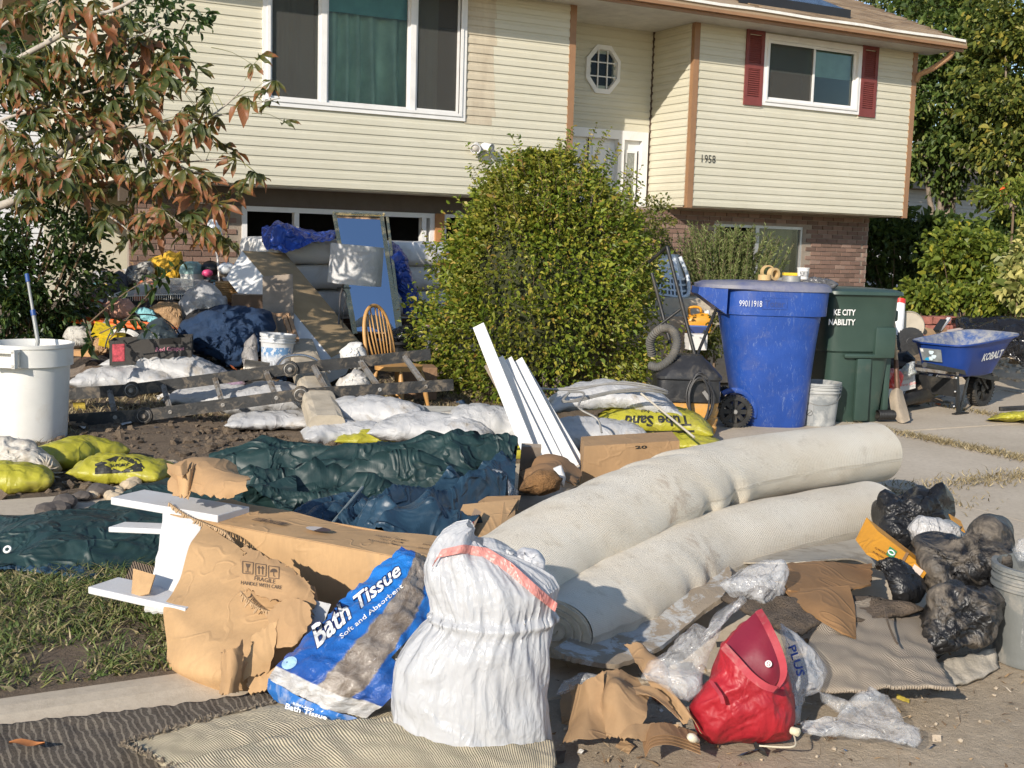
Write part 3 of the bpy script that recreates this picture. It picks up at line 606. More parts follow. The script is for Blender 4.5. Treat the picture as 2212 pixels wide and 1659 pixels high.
for row in range(24):
    y=YE-.06+row*.13*ct;z=roofz(y);x=XE1-.16-(row%2)*.15
    while x>(10.2 if row<9 else 8.6):
        R3=Matrix(((1,0,0,x),(0,ct,-st,y),(0,st,ct,z+.004+random.uniform(0,.004)),(0,0,0,1)))
        if ns<300:piece('shingle',sm,roof,R3);ns+=1
        else:rest.add([np.array(R3@v.co)for v in sm.vertices],[tuple(p.vertices)for p in sm.polygons])
        x-=.30
part('shingle_field',rest,M_SHING,roof,kind='stuff')
m=MB();s0,s1=10.05,12.05;ya,yb=12.95,14.6
m.hexa([(s0,ya,roofz(ya)+.08),(s1,ya,roofz(ya)+.08),(s1,yb,roofz(yb)+.08),(s0,yb,roofz(yb)+.08),(s0,ya,roofz(ya)+.12),(s1,ya,roofz(ya)+.12),(s1,yb,roofz(yb)+.12),(s0,yb,roofz(yb)+.12)])
pn=part('solar_panel',m,plain('solar_black',(.015,.017,.022),.25,.1),house)
m=MB();m.box(s0,ya-.02,roofz(ya)-.0,s1,ya-.005,roofz(ya)+.13);part('panel_skirt',m,plain('black_metal',(.02,.02,.022),.4),pn)
# gutter elbow and downspout
m=MB();m.tube(spline([(13.80,12.62,4.50),(13.78,12.70,4.40),(13.70,12.92,4.26),(13.66,13.10,4.20),(13.66,13.16,4.1)],18),.042,10);M_COP=plain('copper_brown',(.42,.25,.14),.42,.15)
dsp=part('downspout_elbow',m,M_COP,house,smooth=True);m=MB()
for t in np.linspace(.15,.6,9):
    p=spline([(13.80,12.62,4.50),(13.78,12.70,4.40),(13.70,12.92,4.26),(13.66,13.10,4.20),(13.66,13.16,4.1)],101);i=int(t*100);m.tube([p[i],p[i]+(p[i+1]-p[i])*.6],.047,10)
part('elbow_rib',m,M_COP,dsp);m=MB();m.bar((13.645,13.2,4.1),(13.645,13.2,4.0),.06,.06,(0,1,0));m.bar((13.645,13.3,4.0),(13.645,13.3,2.1),.06,.06,(0,1,0));part('downspout',m,M_BROWN,house)
# ---------------------------------------------------------------- bricks
q=N('brick');c=q.ramp(q.oinf(),[(0,(.13,.085,.065)),(.4,(.20,.125,.095)),(.75,(.26,.165,.125)),(1,(.31,.215,.17))]);c=q.mix(q.ramp(q.noise(22,6,.7,sc=(1,1,.5)),[(.4,0),(.75,.6)]),c,(.20,.12,.09));q.bump(q.noise(60,5,sc=(1,1,.4)),.6,.006);M_BRICK=q.fin(c,.9)
M_MORT=plain('mortar',(.30,.25,.2),.95,.15,12,.4)
bmesh_=[]
for k in range(3):
    mm=MB();mm.cbox((0,0,0),(.097,0,0),(0,.03,0),(0,0,.0285),.004);me=npmesh('brick',mm.v,mm.f);me.materials.append(M_BRICK);bmesh_.append(me)
half=MB();half.cbox((0,0,0),(.046,0,0),(0,.03,0),(0,0,.0285),.004);hm=npmesh('brick',half.v,half.f);hm.materials.append(M_BRICK)
def brickwall(x0,x1,y,z0,z1,holes,seen):
    m=MB();zz=sorted({z0,z1,*[h[2]for h in holes],*[h[3]for h in holes]})
    for a,b in zip(zz,zz[1:]):
        c=x0
        for h in sorted(holes):
            if h[2]<b-1e-4 and h[3]>a+1e-4:m.box(c,y+.012,a,h[0],y+.12,b);c=h[1]
        m.box(c,y+.012,a,x1,y+.12,b)
    wall=part('brick_wall',m,M_MORT,house);rest=MB();cnt=0;z=z0+.035;row=0
    while z<z1-.02:
        x=x0+(row%2)*.103
        if row%2:ends=[(x0+.047,hm)]
        else:ends=[]
        xs2=ends[:];xx=x+.1
        while xx<x1-.09:xs2.append((xx,bmesh_[random.randrange(3)]));xx+=.206
        if x1-(xx-.1)>.09:xs2.append((x1-.047,hm))
        for bx,me in xs2:
            hw=.046 if me is hm else .097;skip=False
            for h in holes:
                if h[2]-.02<z<h[3]+.02 and bx+hw>h[0]and bx-hw<h[1]:skip=True
            if skip:continue
            M=Matrix.Translation((bx,y+.028+random.uniform(-.003,.003),z))@Matrix.Rotation(random.uniform(-.008,.008),4,'Y')
            if seen(bx,z)and cnt<300:piece('brick',me,wall,M);cnt+=1
            else:rest.add([np.array(M@v.co)for v in me.vertices],[tuple(p.vertices)for p in me.polygons])
        z+=.0665;row+=1
    if rest.v:part('brick_field',rest,M_BRICK,wall,kind='stuff')
    return wall
brickwall(XA-.6,13.47,YB,.30,ZB-.02,[(10.46,12.14,1.05,1.86)],lambda x,z:z>.95)
brickwall(XL+.2,XC+.1,YB,.30,1.92,[(3.52,6.0,.5,1.84),(6.12,7.2,.3,1.84)],lambda x,z:x<3.6 and z>.6)
m=MB();m.box(XL+.1,YB-.03,1.84,XC,YB+.1,2.06);part('header_board',m,plain('shaded_header',(.10,.075,.055),.7),house)  # wall band under the overhang; its shade is put into the dark colour
m=MB();m.box(XC+.09,YB+.05,.3,XA+.1,YD+.0,2.0);part('porch',m,M_CONC,house)
m=MB();m.box(XC+.08,YF+.25,.9,XA-.62,YD,1.02);part('porch_landing',m,M_CONC,house)
# ---------------------------------------------------------------- windows
def frame(m,x0,x1,z0,z1,y,w,d,out=0.):
    m.box(x0,y-out,z0,x1,y+d,z0+w);m.box(x0,y-out,z1-w,x1,y+d,z1);m.box(x0,y-out+.001,z0+w,x0+w,y+d,z1-w);m.box(x1-w,y-out+.001,z0+w,x1,y+d,z1-w)
def curtain(x0,x1,z0,z1,y,folds,amp,seed,bottom=0.):
    r=np.random.default_rng(seed);n=folds*8;u=np.linspace(0,1,n);v=np.linspace(0,1,12);P=np.zeros((n,12,3))
    for j,t in enumerate(v):
        sway=.02*np.sin(u*7+t*3+seed);P[:,j,0]=x0+(x1-x0)*u+sway*(1-t);P[:,j,1]=y+amp*np.sin(u*folds*6.283+2*np.sin(u*9+seed))*(.35+.65*(1-t));P[:,j,2]=z0+(z1-z0)*t+(bottom*np.sin(u*5+seed)if j==0 else 0)
    return P
bw=part('window',(lambda m:(frame(m,WB[0],WB[1],WB[2],WB[3],YF-.035,.085,.12),frame(m,WB[0]+.05,WB[1]-.05,WB[2]+.05,WB[3]-.05,YF-.05,.035,.05),m)[-1])(MB()),M_WHITE,house,label='large white three-pane picture window with green curtains')
xa,xb=4.315,5.42
for x in(xa,xb):m=MB();m.box(x-.035,YF-.03,WB[2]+.085,x+.035,YF+.06,WB[3]-.085);part('mullion',m,M_WHITE,bw)
for i,(a,b)in enumerate(((WB[0]+.085,xa-.035),(xa+.035,xb-.035),(xb+.035,WB[1]-.085))):
    m=MB();frame(m,a,b,WB[2]+.085,WB[3]-.085,YF-.012+.012*(i==1),.028,.03);part('sash',m,M_WHITE,bw)
    m=MB();m.box(a+.02,YF+.02,WB[2]+.1,b-.02,YF+.024,WB[3]-.1);part('pane',m,M_GLASS,bw)
    if i!=1:m=MB();m.box(a+.02,YF+.006,WB[2]+.1,b-.02,YF+.0075,WB[3]-.1);part('insect_screen',m,M_SCREEN,bw)
M_CURT=plain('green_curtain',(.50,.62,.50),.85,.2,3,.1,200);M_SHEER=plain('beige_curtain',(.62,.60,.54),.9,.15,3)
m=MB();m.grid(curtain(xa-.02,xb+.02,WB[2]+.08,4.16,YF+.2,6,.12,3,.05));part('curtain',m,M_CURT,bw,smooth=True)
m=MB();m.grid(curtain(xa-.02,xb+.03,4.10,4.6,YF+.10,2,.01,5));part('blind',m,plain('teal_blind',(.16,.36,.34),.7),bw,smooth=True)
m=MB();m.grid(curtain(WB[0]+.1,xa-.05,WB[2]+.08,4.5,YF+.22,4,.04,8));part('curtain',m,M_SHEER,bw,smooth=True)
m=MB();m.grid(curtain(xb+.05,xb+.42,WB[2]+.08,4.5,YF+.22,3,.04,9));part('curtain',m,M_SHEER,bw,smooth=True)
rwn=part('window',(lambda m:(frame(m,*WR,YF-.035,.085,.12),frame(m,WR[0]+.05,WR[1]-.05,WR[2]+.05,WR[3]-.05,YF-.05,.03,.05),m)[-1])(MB()),M_WHITE,house,label='white sliding bedroom window between red shutters')
xm=11.63
for i,(a,b)in enumerate(((WR[0]+.085,xm+.02),(xm-.02,WR[1]-.085))):
    m=MB();frame(m,a,b,WR[2]+.085,WR[3]-.085,YF-.016+.02*i,.035,.018);part('sash',m,M_WHITE,rwn)
    m=MB();m.box(a+.03,YF+.028,WR[2]+.1,b-.03,YF+.031,WR[3]-.1);part('pane',m,M_GLASS,rwn)
m=MB();m.box(WR[0]+.1,YF-.004,WR[2]+.11,xm-.01,YF-.003,WR[3]-.11);part('insect_screen',m,M_SCREEN,rwn)
m=MB();m.grid(curtain(WR[0]+.05,WR[1]-.05,4.02,4.5,YF+.12,2,.006,2));part('blind',m,plain('pale_blind',(.30,.44,.38),.7),rwn,smooth=True)
M_SHUT=plain('oxblood_shutter',(.19,.045,.04),.6,.15,9,.3,90)
for x0 in(10.38,12.52):
    s=part('shutter',(lambda m:(frame(m,x0,x0+.32,3.50,4.52,YF-.04,.055,.02),m.box(x0+.05,YF-.04,4.0,x0+.27,YF-.02,4.07),m.box(x0+.05,YF-.036,3.54,x0+.27,YF-.02,3.62),m.box(x0+.05,YF-.023,3.6,x0+.27,YF-.02,4.45),m)[-1])(MB()),M_SHUT,house)
    for z in[*np.arange(3.635,3.985,.029),*np.arange(4.085,4.45,.029)]:
        m=MB();m.hexa([(x0+.056,YF-.038,z),(x0+.264,YF-.038,z),(x0+.264,YF-.024,z+.014),(x0+.056,YF-.024,z+.014),(x0+.056,YF-.036,z+.006),(x0+.264,YF-.036,z+.006),(x0+.264,YF-.023,z+.022),(x0+.056,YF-.023,z+.022)]);part('slat',m,M_SHUT,s)
# octagon window
oc=np.array([8.655,YD-.03,3.925]);
def octring(r,y,off=0.):return[oc+np.array([r*.97*math.cos(rad(22.5+45*k))*.98,y,r*1.13*math.sin(rad(22.5+45*k))])for k in range(8)]
m=MB();R1,R2,R3_,R4=octring(.315,-.02),octring(.255,-.03),octring(.245,.03),octring(.315,.03)
for A1,B1 in((R4,R1),(R1,R2),(R2,R3_)):m.add(A1+B1,[(k,(k+1)%8,8+(k+1)%8,8+k)for k in range(8)])
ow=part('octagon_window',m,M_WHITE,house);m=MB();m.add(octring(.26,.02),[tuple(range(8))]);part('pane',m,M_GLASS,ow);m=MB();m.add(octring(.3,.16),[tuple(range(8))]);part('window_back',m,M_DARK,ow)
for dx in(-.075,.075):m=MB();m.box(oc[0]+dx-.008,oc[1]+.0,oc[2]-.27,oc[0]+dx+.008,oc[1]+.018,oc[2]+.27);part('muntin',m,M_WHITE,ow)
for dz in(-.095,.095):m=MB();m.box(oc[0]-.235,oc[1]+.002,oc[2]+dz-.008,oc[0]+.235,oc[1]+.019,oc[2]+dz+.008);part('muntin',m,M_WHITE,ow)
# front door with side light
fd=part('front_door',MB().box(8.10,YD+.05,1.02,8.95,YD+.09,3.0),plain('white_door',(.74,.74,.73),.4,.04),house)
for x,z0,z1 in((8.20,2.55,2.92),(8.58,2.55,2.92),(8.20,1.8,2.45),(8.58,1.8,2.45),(8.20,1.12,1.7),(8.58,1.12,1.7)):m=MB();frame(m,x,x+.28,z0,z1,YD+.04,.025,.015);part('door_panel',m,M_WHITE,fd)
m=MB();m.box(8.50,YD+.035,1.1,8.515,YD+.052,3.0);part('door_gap',m,M_DARK,fd)
m=MB();m.box(8.02,YD-.05,2.99,9.45,YD+.06,3.115);m.box(8.02,YD-.05,1.02,8.10,YD+.06,2.99);m.box(8.95,YD-.05,1.02,9.05,YD+.06,2.99);m.box(9.35,YD-.05,1.02,9.45,YD+.06,2.99);part('door_frame',m,M_WHITE,house)
sdl=part('side_light',(lambda m:(m.box(9.05,YD+.02,1.02,9.35,YD+.06,1.6),m.box(9.05,YD+.02,2.85,9.35,YD+.06,2.99),frame(m,9.10,9.30,1.6,2.85,YD,.035,.05),m)[-1])(MB()),M_WHITE,house)
q=N('patterned_glass');q.bump(q.noise(40,4,.6,1.),1.,.02);M_PGL=q.fin(q.mix(q.noise(30,4),(.12,.14,.12),(.42,.42,.38)),.12);m=MB();m.box(9.13,YD+.01,1.63,9.27,YD+.02,2.82);part('pane',m,M_PGL,sdl)
# basement window on the right
b=(10.46,12.14,1.05,1.86);M_ALU=plain('aluminium',(.55,.54,.52),.4,.1,8,.05,metal=.6)
bwn=part('basement_window',(lambda m:(frame(m,*b,YB+.02,.04,.08),m.box(11.24,YB+.03,b[2]+.04,11.31,YB+.08,b[3]-.04),m)[-1])(MB()),M_ALU,house)
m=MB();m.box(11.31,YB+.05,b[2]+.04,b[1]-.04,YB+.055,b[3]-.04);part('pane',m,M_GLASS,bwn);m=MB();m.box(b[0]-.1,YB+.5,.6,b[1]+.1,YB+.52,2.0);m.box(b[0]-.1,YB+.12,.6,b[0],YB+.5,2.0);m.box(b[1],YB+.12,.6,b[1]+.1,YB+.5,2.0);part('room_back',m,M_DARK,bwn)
m=MB();m.grid(curtain(11.4,12.1,1.05,1.85,YB+.2,3,.03,4));part('curtain',m,plain('dim_curtain',(.28,.25,.17),.9),bwn,smooth=True)
# gutted lower windows on the left
lw=part('window',(lambda m:(frame(m,3.52,6.0,.5,1.84,YB-.02,.06,.14),m.box(4.16,YB,.56,4.22,YB+.1,1.78),m.box(5.83,YB-.01,.56,5.89,YB+.1,1.78),m)[-1])(MB()),M_WHITE,house,label='gutted lower window with bare white frame')
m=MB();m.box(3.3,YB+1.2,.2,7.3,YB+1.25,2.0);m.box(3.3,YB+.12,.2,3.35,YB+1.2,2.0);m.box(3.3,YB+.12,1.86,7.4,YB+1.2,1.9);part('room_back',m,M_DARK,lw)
m=MB();m.box(6.0,YB-.06,.3,6.12,YB+.08,1.84);part('post',m,plain('orange_wood',(.36,.17,.06),.7,.3,3,.3,30),house)
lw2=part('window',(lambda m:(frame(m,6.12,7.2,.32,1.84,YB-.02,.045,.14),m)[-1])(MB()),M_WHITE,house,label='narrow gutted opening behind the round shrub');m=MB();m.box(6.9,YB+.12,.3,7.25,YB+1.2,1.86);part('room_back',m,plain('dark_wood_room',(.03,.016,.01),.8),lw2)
# flood light on the siding
fl=np.array(PY(1022,318,YF-.02));M_LMP=plain('white_lamp',(.74,.74,.75),.3,.04)
fx=part('flood_light',MB().lathe([(.055,0),(.055,.03),(.03,.05)],fl+[.07,0,-.03],16,(0,-1,0)),M_LMP,house,smooth='auto')
for sgn,tilt in((-1,-.5),(1,-.35)):
    ax=np.array([.55*sgn,-.9,tilt]);ax/=np.linalg.norm(ax);o=fl+[.07+.05*sgn,-.05,.02]
    h=part('lamp_head',MB().lathe([(.02,-.03),(.045,.0),(.052,.05),(.062,.11),(.066,.12),(.058,.121),(.045,.09)],o,18,ax,close=False),M_LMP,fx,smooth='auto')
    part('bulb',MB().sph(o+ax*.085,.05,14,8),plain('lamp_glass',(.5,.47,.42),.15),fx,smooth=True)
# house number
M_NUM=plain('number_metal',(.05,.05,.045),.4,metal=.4);pn0=PY(1513,349,YF-.018);pn1=PY(1546,352,YF-.018)
for k,ch in enumerate('1958'):
    x0=pn0[0]+(pn1[0]-pn0[0])*k/4+(.015 if k==0 else 0)
    V,F=text_geo(ch,.155,.0);mb=MB();mb.add([(x0+u*.80,YF-.024,pn0[2]-.01+v)for u,v in V],F);part('house_number',mb,M_NUM,house)
# ================================================================ plants
def leafmat(name,stops,rough=.45,tl=.28,patch=None):
    q=N(name);c=q.ramp(q.isl(),stops)
    if patch:c=q.mix(q.ramp(q.noise(patch[0],3),[(.48,0),(.62,patch[2])]),c,patch[1])
    q.set(q.b.inputs['Base Color'],c);q.b.inputs['Roughness'].default_value=rough;q.b.inputs['Specular IOR Level'].default_value=.35
    t=q.n('BsdfTranslucent');q.t.links.new(q.mix(.5,c,(.35,.4,.05)),t.inputs[0]);mx=q.n('MixShader');mx.inputs[0].default_value=tl
    q.t.links.new(q.b.outputs[0],mx.inputs[1]);q.t.links.new(t.outputs[0],mx.inputs[2]);q.t.links.new(mx.outputs[0],q.out.inputs[0]);return q.m
def leafcloud(P,out,ln,wd,seed,droop=.3,jit=.8,vary=.35):
    r=np.random.default_rng(seed);n=len(P);D=out+jit*r.normal(size=(n,3));D[:,2]-=droop;D/=np.linalg.norm(D,axis=1,keepdims=True)
    S=np.cross(D,r.normal(size=(n,3))+[0,0,1.6]);S/=np.maximum(np.linalg.norm(S,axis=1,keepdims=True),1e-6);U=np.cross(S,D)
    k=(1+vary*r.normal(size=n)).clip(.4,1.8)[:,None];l=ln*k;w=wd*k;f=w*(.25+.3*r.random((n,1)))
    b=P;tip=P+D*l-U*l*.12;l1=P+D*l*.3+S*w*.42+U*f;l2=P+D*l*.68+S*w*.38+U*f*.8;r1=P+D*l*.3-S*w*.42+U*f;r2=P+D*l*.68-S*w*.38+U*f*.8
    V=np.stack([b,l1,l2,tip,r2,r1],1).reshape(-1,3);i=np.arange(n)*6;return V,np.concatenate([np.stack([i,i+1,i+2,i+3],1),np.stack([i+3,i+4,i+5,i],1)])
def shell(n,seed,c,rxyz,inner=.72,lumpf=2.,lump=.16,zmin=-1.,top=None):
    r=np.random.default_rng(seed);U=r.normal(size=(n,3));U/=np.linalg.norm(U,axis=1,keepdims=True);U=U[U[:,2]>zmin];n=len(U)
    rr=(inner**3+(1-inner**3)*r.random(n))**(1/3)*(1+lump*(hnoise(U[:,0]*1.3+U[:,2],U[:,1]*1.3-U[:,2]*.7,seed,lumpf,3))*2);P=U*rr[:,None]*np.asarray(rxyz);return loc2w(P,c),loc2w(U,(0,0,0))
def clumped(n,seed,c,rxyz,nclump,cr,holes=.0): # foliage gathered into clumps, gaps between them
    r=np.random.default_rng(seed);U=r.normal(size=(nclump,3));U/=np.linalg.norm(U,axis=1,keepdims=True);cc=U*(r.random((nclump,1))**.38)*np.asarray(rxyz)
    k=r.integers(0,nclump,n);d=r.normal(size=(n,3));d/=np.linalg.norm(d,axis=1,keepdims=True);s=cr*(.5+r.random(nclump))[k][:,None];P=cc[k]+d*s*(r.random((n,1))**.45)*[1,1,.75];return loc2w(P,c),loc2w(d*.7+U[k]*.5,(0,0,0))
M_BARK=plain('bark',(.23,.185,.145),.95,.3,8,.8,30,bd=.02);M_BARKG=plain('pale_bark',(.40,.36,.31),.8,.2,12,.4,40);M_TWIG=plain('twig',(.16,.11,.07),.9,.2)
# ---- round shrub in front of the door
bc=GT(1185,872);bc=np.array([5.45,9.75,terr(0,9.75)]);bs=depth(bc)/FPX
r=np.random.default_rng(3);n=34000;ht=500*bs;t=r.random(n)**.8;th=r.random(n)*6.283
prof=np.interp(t,[0,.08,.25,.5,.68,.82,.92,1.],[.62,.9,1.0,.95,.80,.56,.33,.1])
lum=1+.34*hnoise(np.cos(th)*1.5+t*2,t*3.2+np.sin(th)*1.5,8,1.1,3);R1=242*bs;rr=prof*lum*(.66+.36*np.sqrt(r.random(n)))
kc=r.integers(0,n,330);cid=kc[r.integers(0,330,n)];loose=r.random(n)<.22;sp_=r.normal(size=(n,2))*[[.20,.045]];th=np.where(loose,th,th[cid]+sp_[:,0]);t=np.where(loose,t,np.clip(t[cid]+sp_[:,1],0,1));rr=np.where(loose,rr*.9,rr[cid]*(1+.07*r.normal(size=n))*np.where(True,1.04,1))
Pl=np.stack([np.cos(th)*rr*R1-.10*t*t,np.sin(th)*rr*R1*.85,t*ht*(1+.05*hnoise(th,th*.5,4,1.,2))],-1);out=np.stack([np.cos(th),np.sin(th)*.9,.15+1.1*(t-.35)],-1)
P=loc2w(Pl,bc);out=loc2w(out,(0,0,0));V1,F1=leafcloud(P,out,.041,.026,5,.15,.6)
# long shoots with paired leaves
SP=[];SO=[];tw=MB()
for k in range(170):
    a=r.random()*6.283;tt=r.choice([r.uniform(.72,1.),r.uniform(.3,.8)],p=[.7,.3]);pr=np.interp(tt,[0,.25,.5,.68,.82,.92,1.],[.7,1.,.95,.8,.6,.4,.12])*.9*R1
    p0=loc2w(np.array([math.cos(a)*pr,math.sin(a)*pr*.85,tt*ht*.97]),bc);d=loc2w(np.array([math.cos(a)*.55,math.sin(a)*.5,1.0 if tt>.7 else .6]),(0,0,0));d=d/np.linalg.norm(d);ln=r.uniform(.15,.5)
    bend=r.normal(size=3)*.25;pts=[p0+d*s*ln+bend*s*s*ln*.5 for s in np.linspace(-.3,1,7)];tw.tube(pts,np.linspace(.004,.0015,7),4)
    for s in np.arange(.0,1.,.028/ln*1.0):
        q0=p0+d*s*ln+bend*s*s*ln*.5;e=r.normal(size=3);e-=d*(e@d);e/=np.linalg.norm(e);SP+=[q0,q0];SO+=[e+.5*d,-e+.5*d]
V2,F2=leafcloud(np.array(SP),np.array(SO),.038,.019,6,.1,.25)
M_BUSH=leafmat('privet_leaf',[(0,(.06,.10,.014)),(.35,(.15,.215,.026)),(.65,(.26,.32,.042)),(.88,(.42,.40,.06)),(.96,(.48,.38,.08)),(1,(.36,.2,.06))],.42,.34,(2.2,(.24,.19,.04),.38))
bush=thing('round_shrub','tall rounded yellow-green shrub with long shoots in front of the door','shrub',bc);part('crown',(np.r_[V1,V2],np.r_[F1,F2+len(V1)]),M_BUSH,bush,kind='stuff');part('twig',tw,M_TWIG,bush,kind='stuff')
for k in range(7):
    a=k*.9;m=MB();m.tube(spline([bc+[.12*math.cos(a),.12*math.sin(a),-.05],bc+loc2w(np.array([.35*math.cos(a),.35*math.sin(a),.7]),(0,0,0)),bc+loc2w(np.array([.6*math.cos(a),.5*math.sin(a),1.9]),(0,0,0))],8),np.linspace(.03,.01,8),6);part('stem',m,M_BARK,bush)
m=MB();V,F,_=ico(3);V=V*(1+.1*hnoise(V[:,0]*2,V[:,1]*2+V[:,2],3,1.,2))[:,None];m.add(loc2w(V*[R1*.6,R1*.5,ht*.40]+[0,0,ht*.46],bc),F);part('inner_shade_mass',m,plain('shrub_shade',(.035,.04,.015),.95),bush,smooth=True,kind='stuff')  # added dark core, its colour standing for the shade deep inside the crown
# ---- dark shrub at left, behind the chestnut branches
c0=A(25,600,10.95);c0[2]=terr(c0[0],c0[1]);sh=thing('dark_green_shrub','tall dark green leafy shrub at the left edge beside the white bin','shrub',c0);parts_=[]
for(px,py,d,rx,ry,rz,n,ncl,cr,sd)in((35,610,10.8,.76,.46,.78,6200,84,.19,1),(0,300,9.9,.65,.45,.95,1700,46,.18,2),(150,150,9.8,.7,.35,.7,1150,40,.15,3),(350,60,9.7,.42,.25,.42,420,20,.11,4),(150,440,10.2,.35,.3,.35,700,18,.14,5),(310,250,9.8,.4,.25,.45,300,18,.10,7)):
    P,O=clumped(n,sd+40,A(px,py,d),(rx,ry,rz),ncl,cr);parts_.append(leafcloud(P,O,.062,.032,sd,.35,.7))
V=np.concatenate([p[0]for p in parts_]);off=np.cumsum([0]+[len(p[0])for p in parts_[:-1]]);F=np.concatenate([p[1]+o for p,o in zip(parts_,off)])
M_DK=leafmat('dark_shrub_leaf',[(0,(.012,.028,.012)),(.5,(.03,.06,.02)),(.85,(.06,.105,.03)),(1,(.12,.17,.05))],.35,.2);part('crown',(V,F),M_DK,sh,kind='stuff')
for k,(x1,y1,d1)in enumerate(((-20,250,10.3),(110,200,10.),(230,120,9.9),(330,60,9.7),(40,420,10.4),(150,420,10.3),(415,20,9.7),(290,300,9.9))):
    m=MB();b0=c0+RH*(k-3)*.05;e=A(x1,y1,d1);mid=(b0+e)/2+[.05*math.sin(k*2),0,.12];m.tube(spline([b0,mid,e],12),np.linspace(.016,.004,12),6);part('stem',m,M_TWIG,sh)
# arching sprays reaching over the pile
SP,SO=[],[];m=MB()
for pts in([(235,735,9.6),(300,660,9.5),(360,590,9.5),(400,565,9.5)],[(190,700,9.6),(260,640,9.5),(330,600,9.4),(350,610,9.4)],[(215,720,9.6),(290,690,9.5),(330,720,9.4)],[(180,690,9.6),(200,740,9.5),(190,745,9.5)]):
    c=spline([A(*p)for p in pts],26);m.tube(c,np.linspace(.006,.002,26),5)
    for i in range(4,26,2):e=np.random.default_rng(i).normal(size=3);SP+=[c[i],c[i]];SO+=[e,-e]
part('stem',m,M_TWIG,sh,kind='stuff');V,F=leafcloud(np.array(SP),np.array(SO),.085,.036,9,.5,.3);part('spray',(V,F),M_DK,sh,kind='stuff')
# ---- chestnut tree whose branches reach in from the left
tb=GT(-230,905);ct=thing('chestnut_tree','young chestnut tree with green and rust palmate leaves reaching in at left','tree',tb);DCH=7.2
tp=[tb+[0,0,-.1],A(-235,760,10.3),A(-190,560,10.2),A(-150,380,10.1),A(-150,250,10.1),A(-160,150,10.)]
m=MB();m.tube(spline(tp,30),np.linspace(.115,.04,30),12);part('trunk',m,M_BARKG,ct,smooth=True)
BR=[([(-150,240,7.4),(0,152,7.1),(60,115,7.0),(125,80,7.0),(185,38,7.0),(240,24,7.0),(300,-6,7.0)],.021,.010),([(185,38,7.0),(200,12,7.0),(215,-25,7.0)],.009,.005),([(130,78,7.0),(190,84,7.1),(262,87,7.1),(305,75,7.1),(345,56,7.1)],.008,.004),
      ([(-190,560,7.5),(-60,470,7.3),(40,428,7.2),(92,376,7.2),(150,310,7.2),(200,285,7.2),(235,283,7.2)],.032,.013),([(235,283,7.2),(320,268,7.1),(400,257,7.1),(445,255,7.0),(490,225,7.0),(528,188,6.9)],.009,.004),([(445,255,7.0),(500,243,7.0),(560,222,6.9),(605,212,6.9)],.006,.003),
      ([(235,283,7.2),(300,305,7.2),(350,340,7.1),(410,368,7.1),(465,382,7.0)],.010,.004),([(340,345,7.2),(400,350,7.1),(490,341,7.0)],.006,.004),([(300,305,7.2),(330,390,7.1),(380,430,7.0),(450,440,7.0),(500,450,7.0)],.007,.003),([(330,390,7.1),(350,450,7.0),(400,490,7.0)],.006,.003),
      ([(92,376,7.2),(160,430,7.1),(240,470,7.0),(280,500,7.0)],.008,.004),([(-120,330,7.4),(0,262,7.2),(60,242,7.2),(130,215,7.1),(220,190,7.1),(300,170,7.1),(350,150,7.1)],.012,.004),([(0,262,7.2),(80,330,7.0),(150,360,6.9)],.007,.003),([(-120,200,7.4),(0,60,7.3),(80,20,7.2),(140,-10,7.2)],.012,.005)]
bpts=[]
KD=1.29
for pts,r0,r1 in BR:
    c=spline([A(x,y,d*KD)for x,y,d in pts],22);m=MB();m.tube(c,np.linspace(r0,r1,22)*KD,8);part('branch',m,M_BARKG,ct,smooth=True);bpts.append(c)
bpts=np.concatenate(bpts)
q=N('chestnut_leaf');xy=q.n('VectorMath',operation='LENGTH');q.t.links.new(q.co,xy.inputs[0]);nz=q.noise(22,4);ob=q.oinf()
e=q.math('ADD',q.math('MULTIPLY',xy.outputs['Value'],4.8),q.math('MULTIPLY',q.math('SUBTRACT',nz,.5),1.3));e=q.math('ADD',e,q.math('ADD',q.math('MULTIPLY',ob,.55),.08))
c=q.ramp(e,[(.55,(.05,.075,.014)),(.78,(.13,.125,.026)),(.94,(.24,.10,.03)),(1,(.30,.11,.045))]);wv=q.wave(55,dist=0.,bands='Y');c=q.mix(q.math('MULTIPLY',q.ramp(wv,[(.45,1),(.6,0)]),.25),c,(.05,.05,.015))
q.set(q.b.inputs['Base Color'],c);q.b.inputs['Roughness'].default_value=.5;q.bump(q.noise(70,3),.3,.004);t=q.n('BsdfTranslucent');q.t.links.new(q.mix(.35,c,(.35,.25,.03)),t.inputs[0]);mx=q.n('MixShader');mx.inputs[0].default_value=.3
q.t.links.new(q.b.outputs[0],mx.inputs[1]);q.t.links.new(t.outputs[0],mx.inputs[2]);q.t.links.new(mx.outputs[0],q.out.inputs[0]);M_CHL=q.m
lv=[]
for sd in range(6):
    r=np.random.default_rng(sd);m=MB()
    for a,s in((-72,.72),(-36,.95),(0,1.05),(36,.95),(72,.72)):
        L0=.165*s*(.85+.3*r.random());wd=.056*s*(.8+.3*r.random());dr=.5+1.1*r.random();a2=rad(a+r.normal()*7);P=np.zeros((8,3,3));roll=r.normal()*.35;curl=r.normal()*.012
        for i,u in enumerate(np.linspace(0,1,8)):
            w=wd*np.interp(u,[0,.15,.45,.68,.85,1],[.06,.35,.85,1,.62,.02]);th=dr*u;x=L0*(u-.12*dr*u*u);z=-L0*.42*dr*u*u+.006*math.sin(u*9)
            for j,sd2 in enumerate((-1,0,1)):P[i,j]=(x,sd2*w/2*math.cos(.5),z+(abs(sd2)*w*.28)+sd2*roll*w*.5+curl*sd2*math.sin(u*6))
        m.grid(rotz(P,a2))
    me=npmesh('leaf',m.v,m.f,True);me.materials.append(M_CHL);lv.append(me)
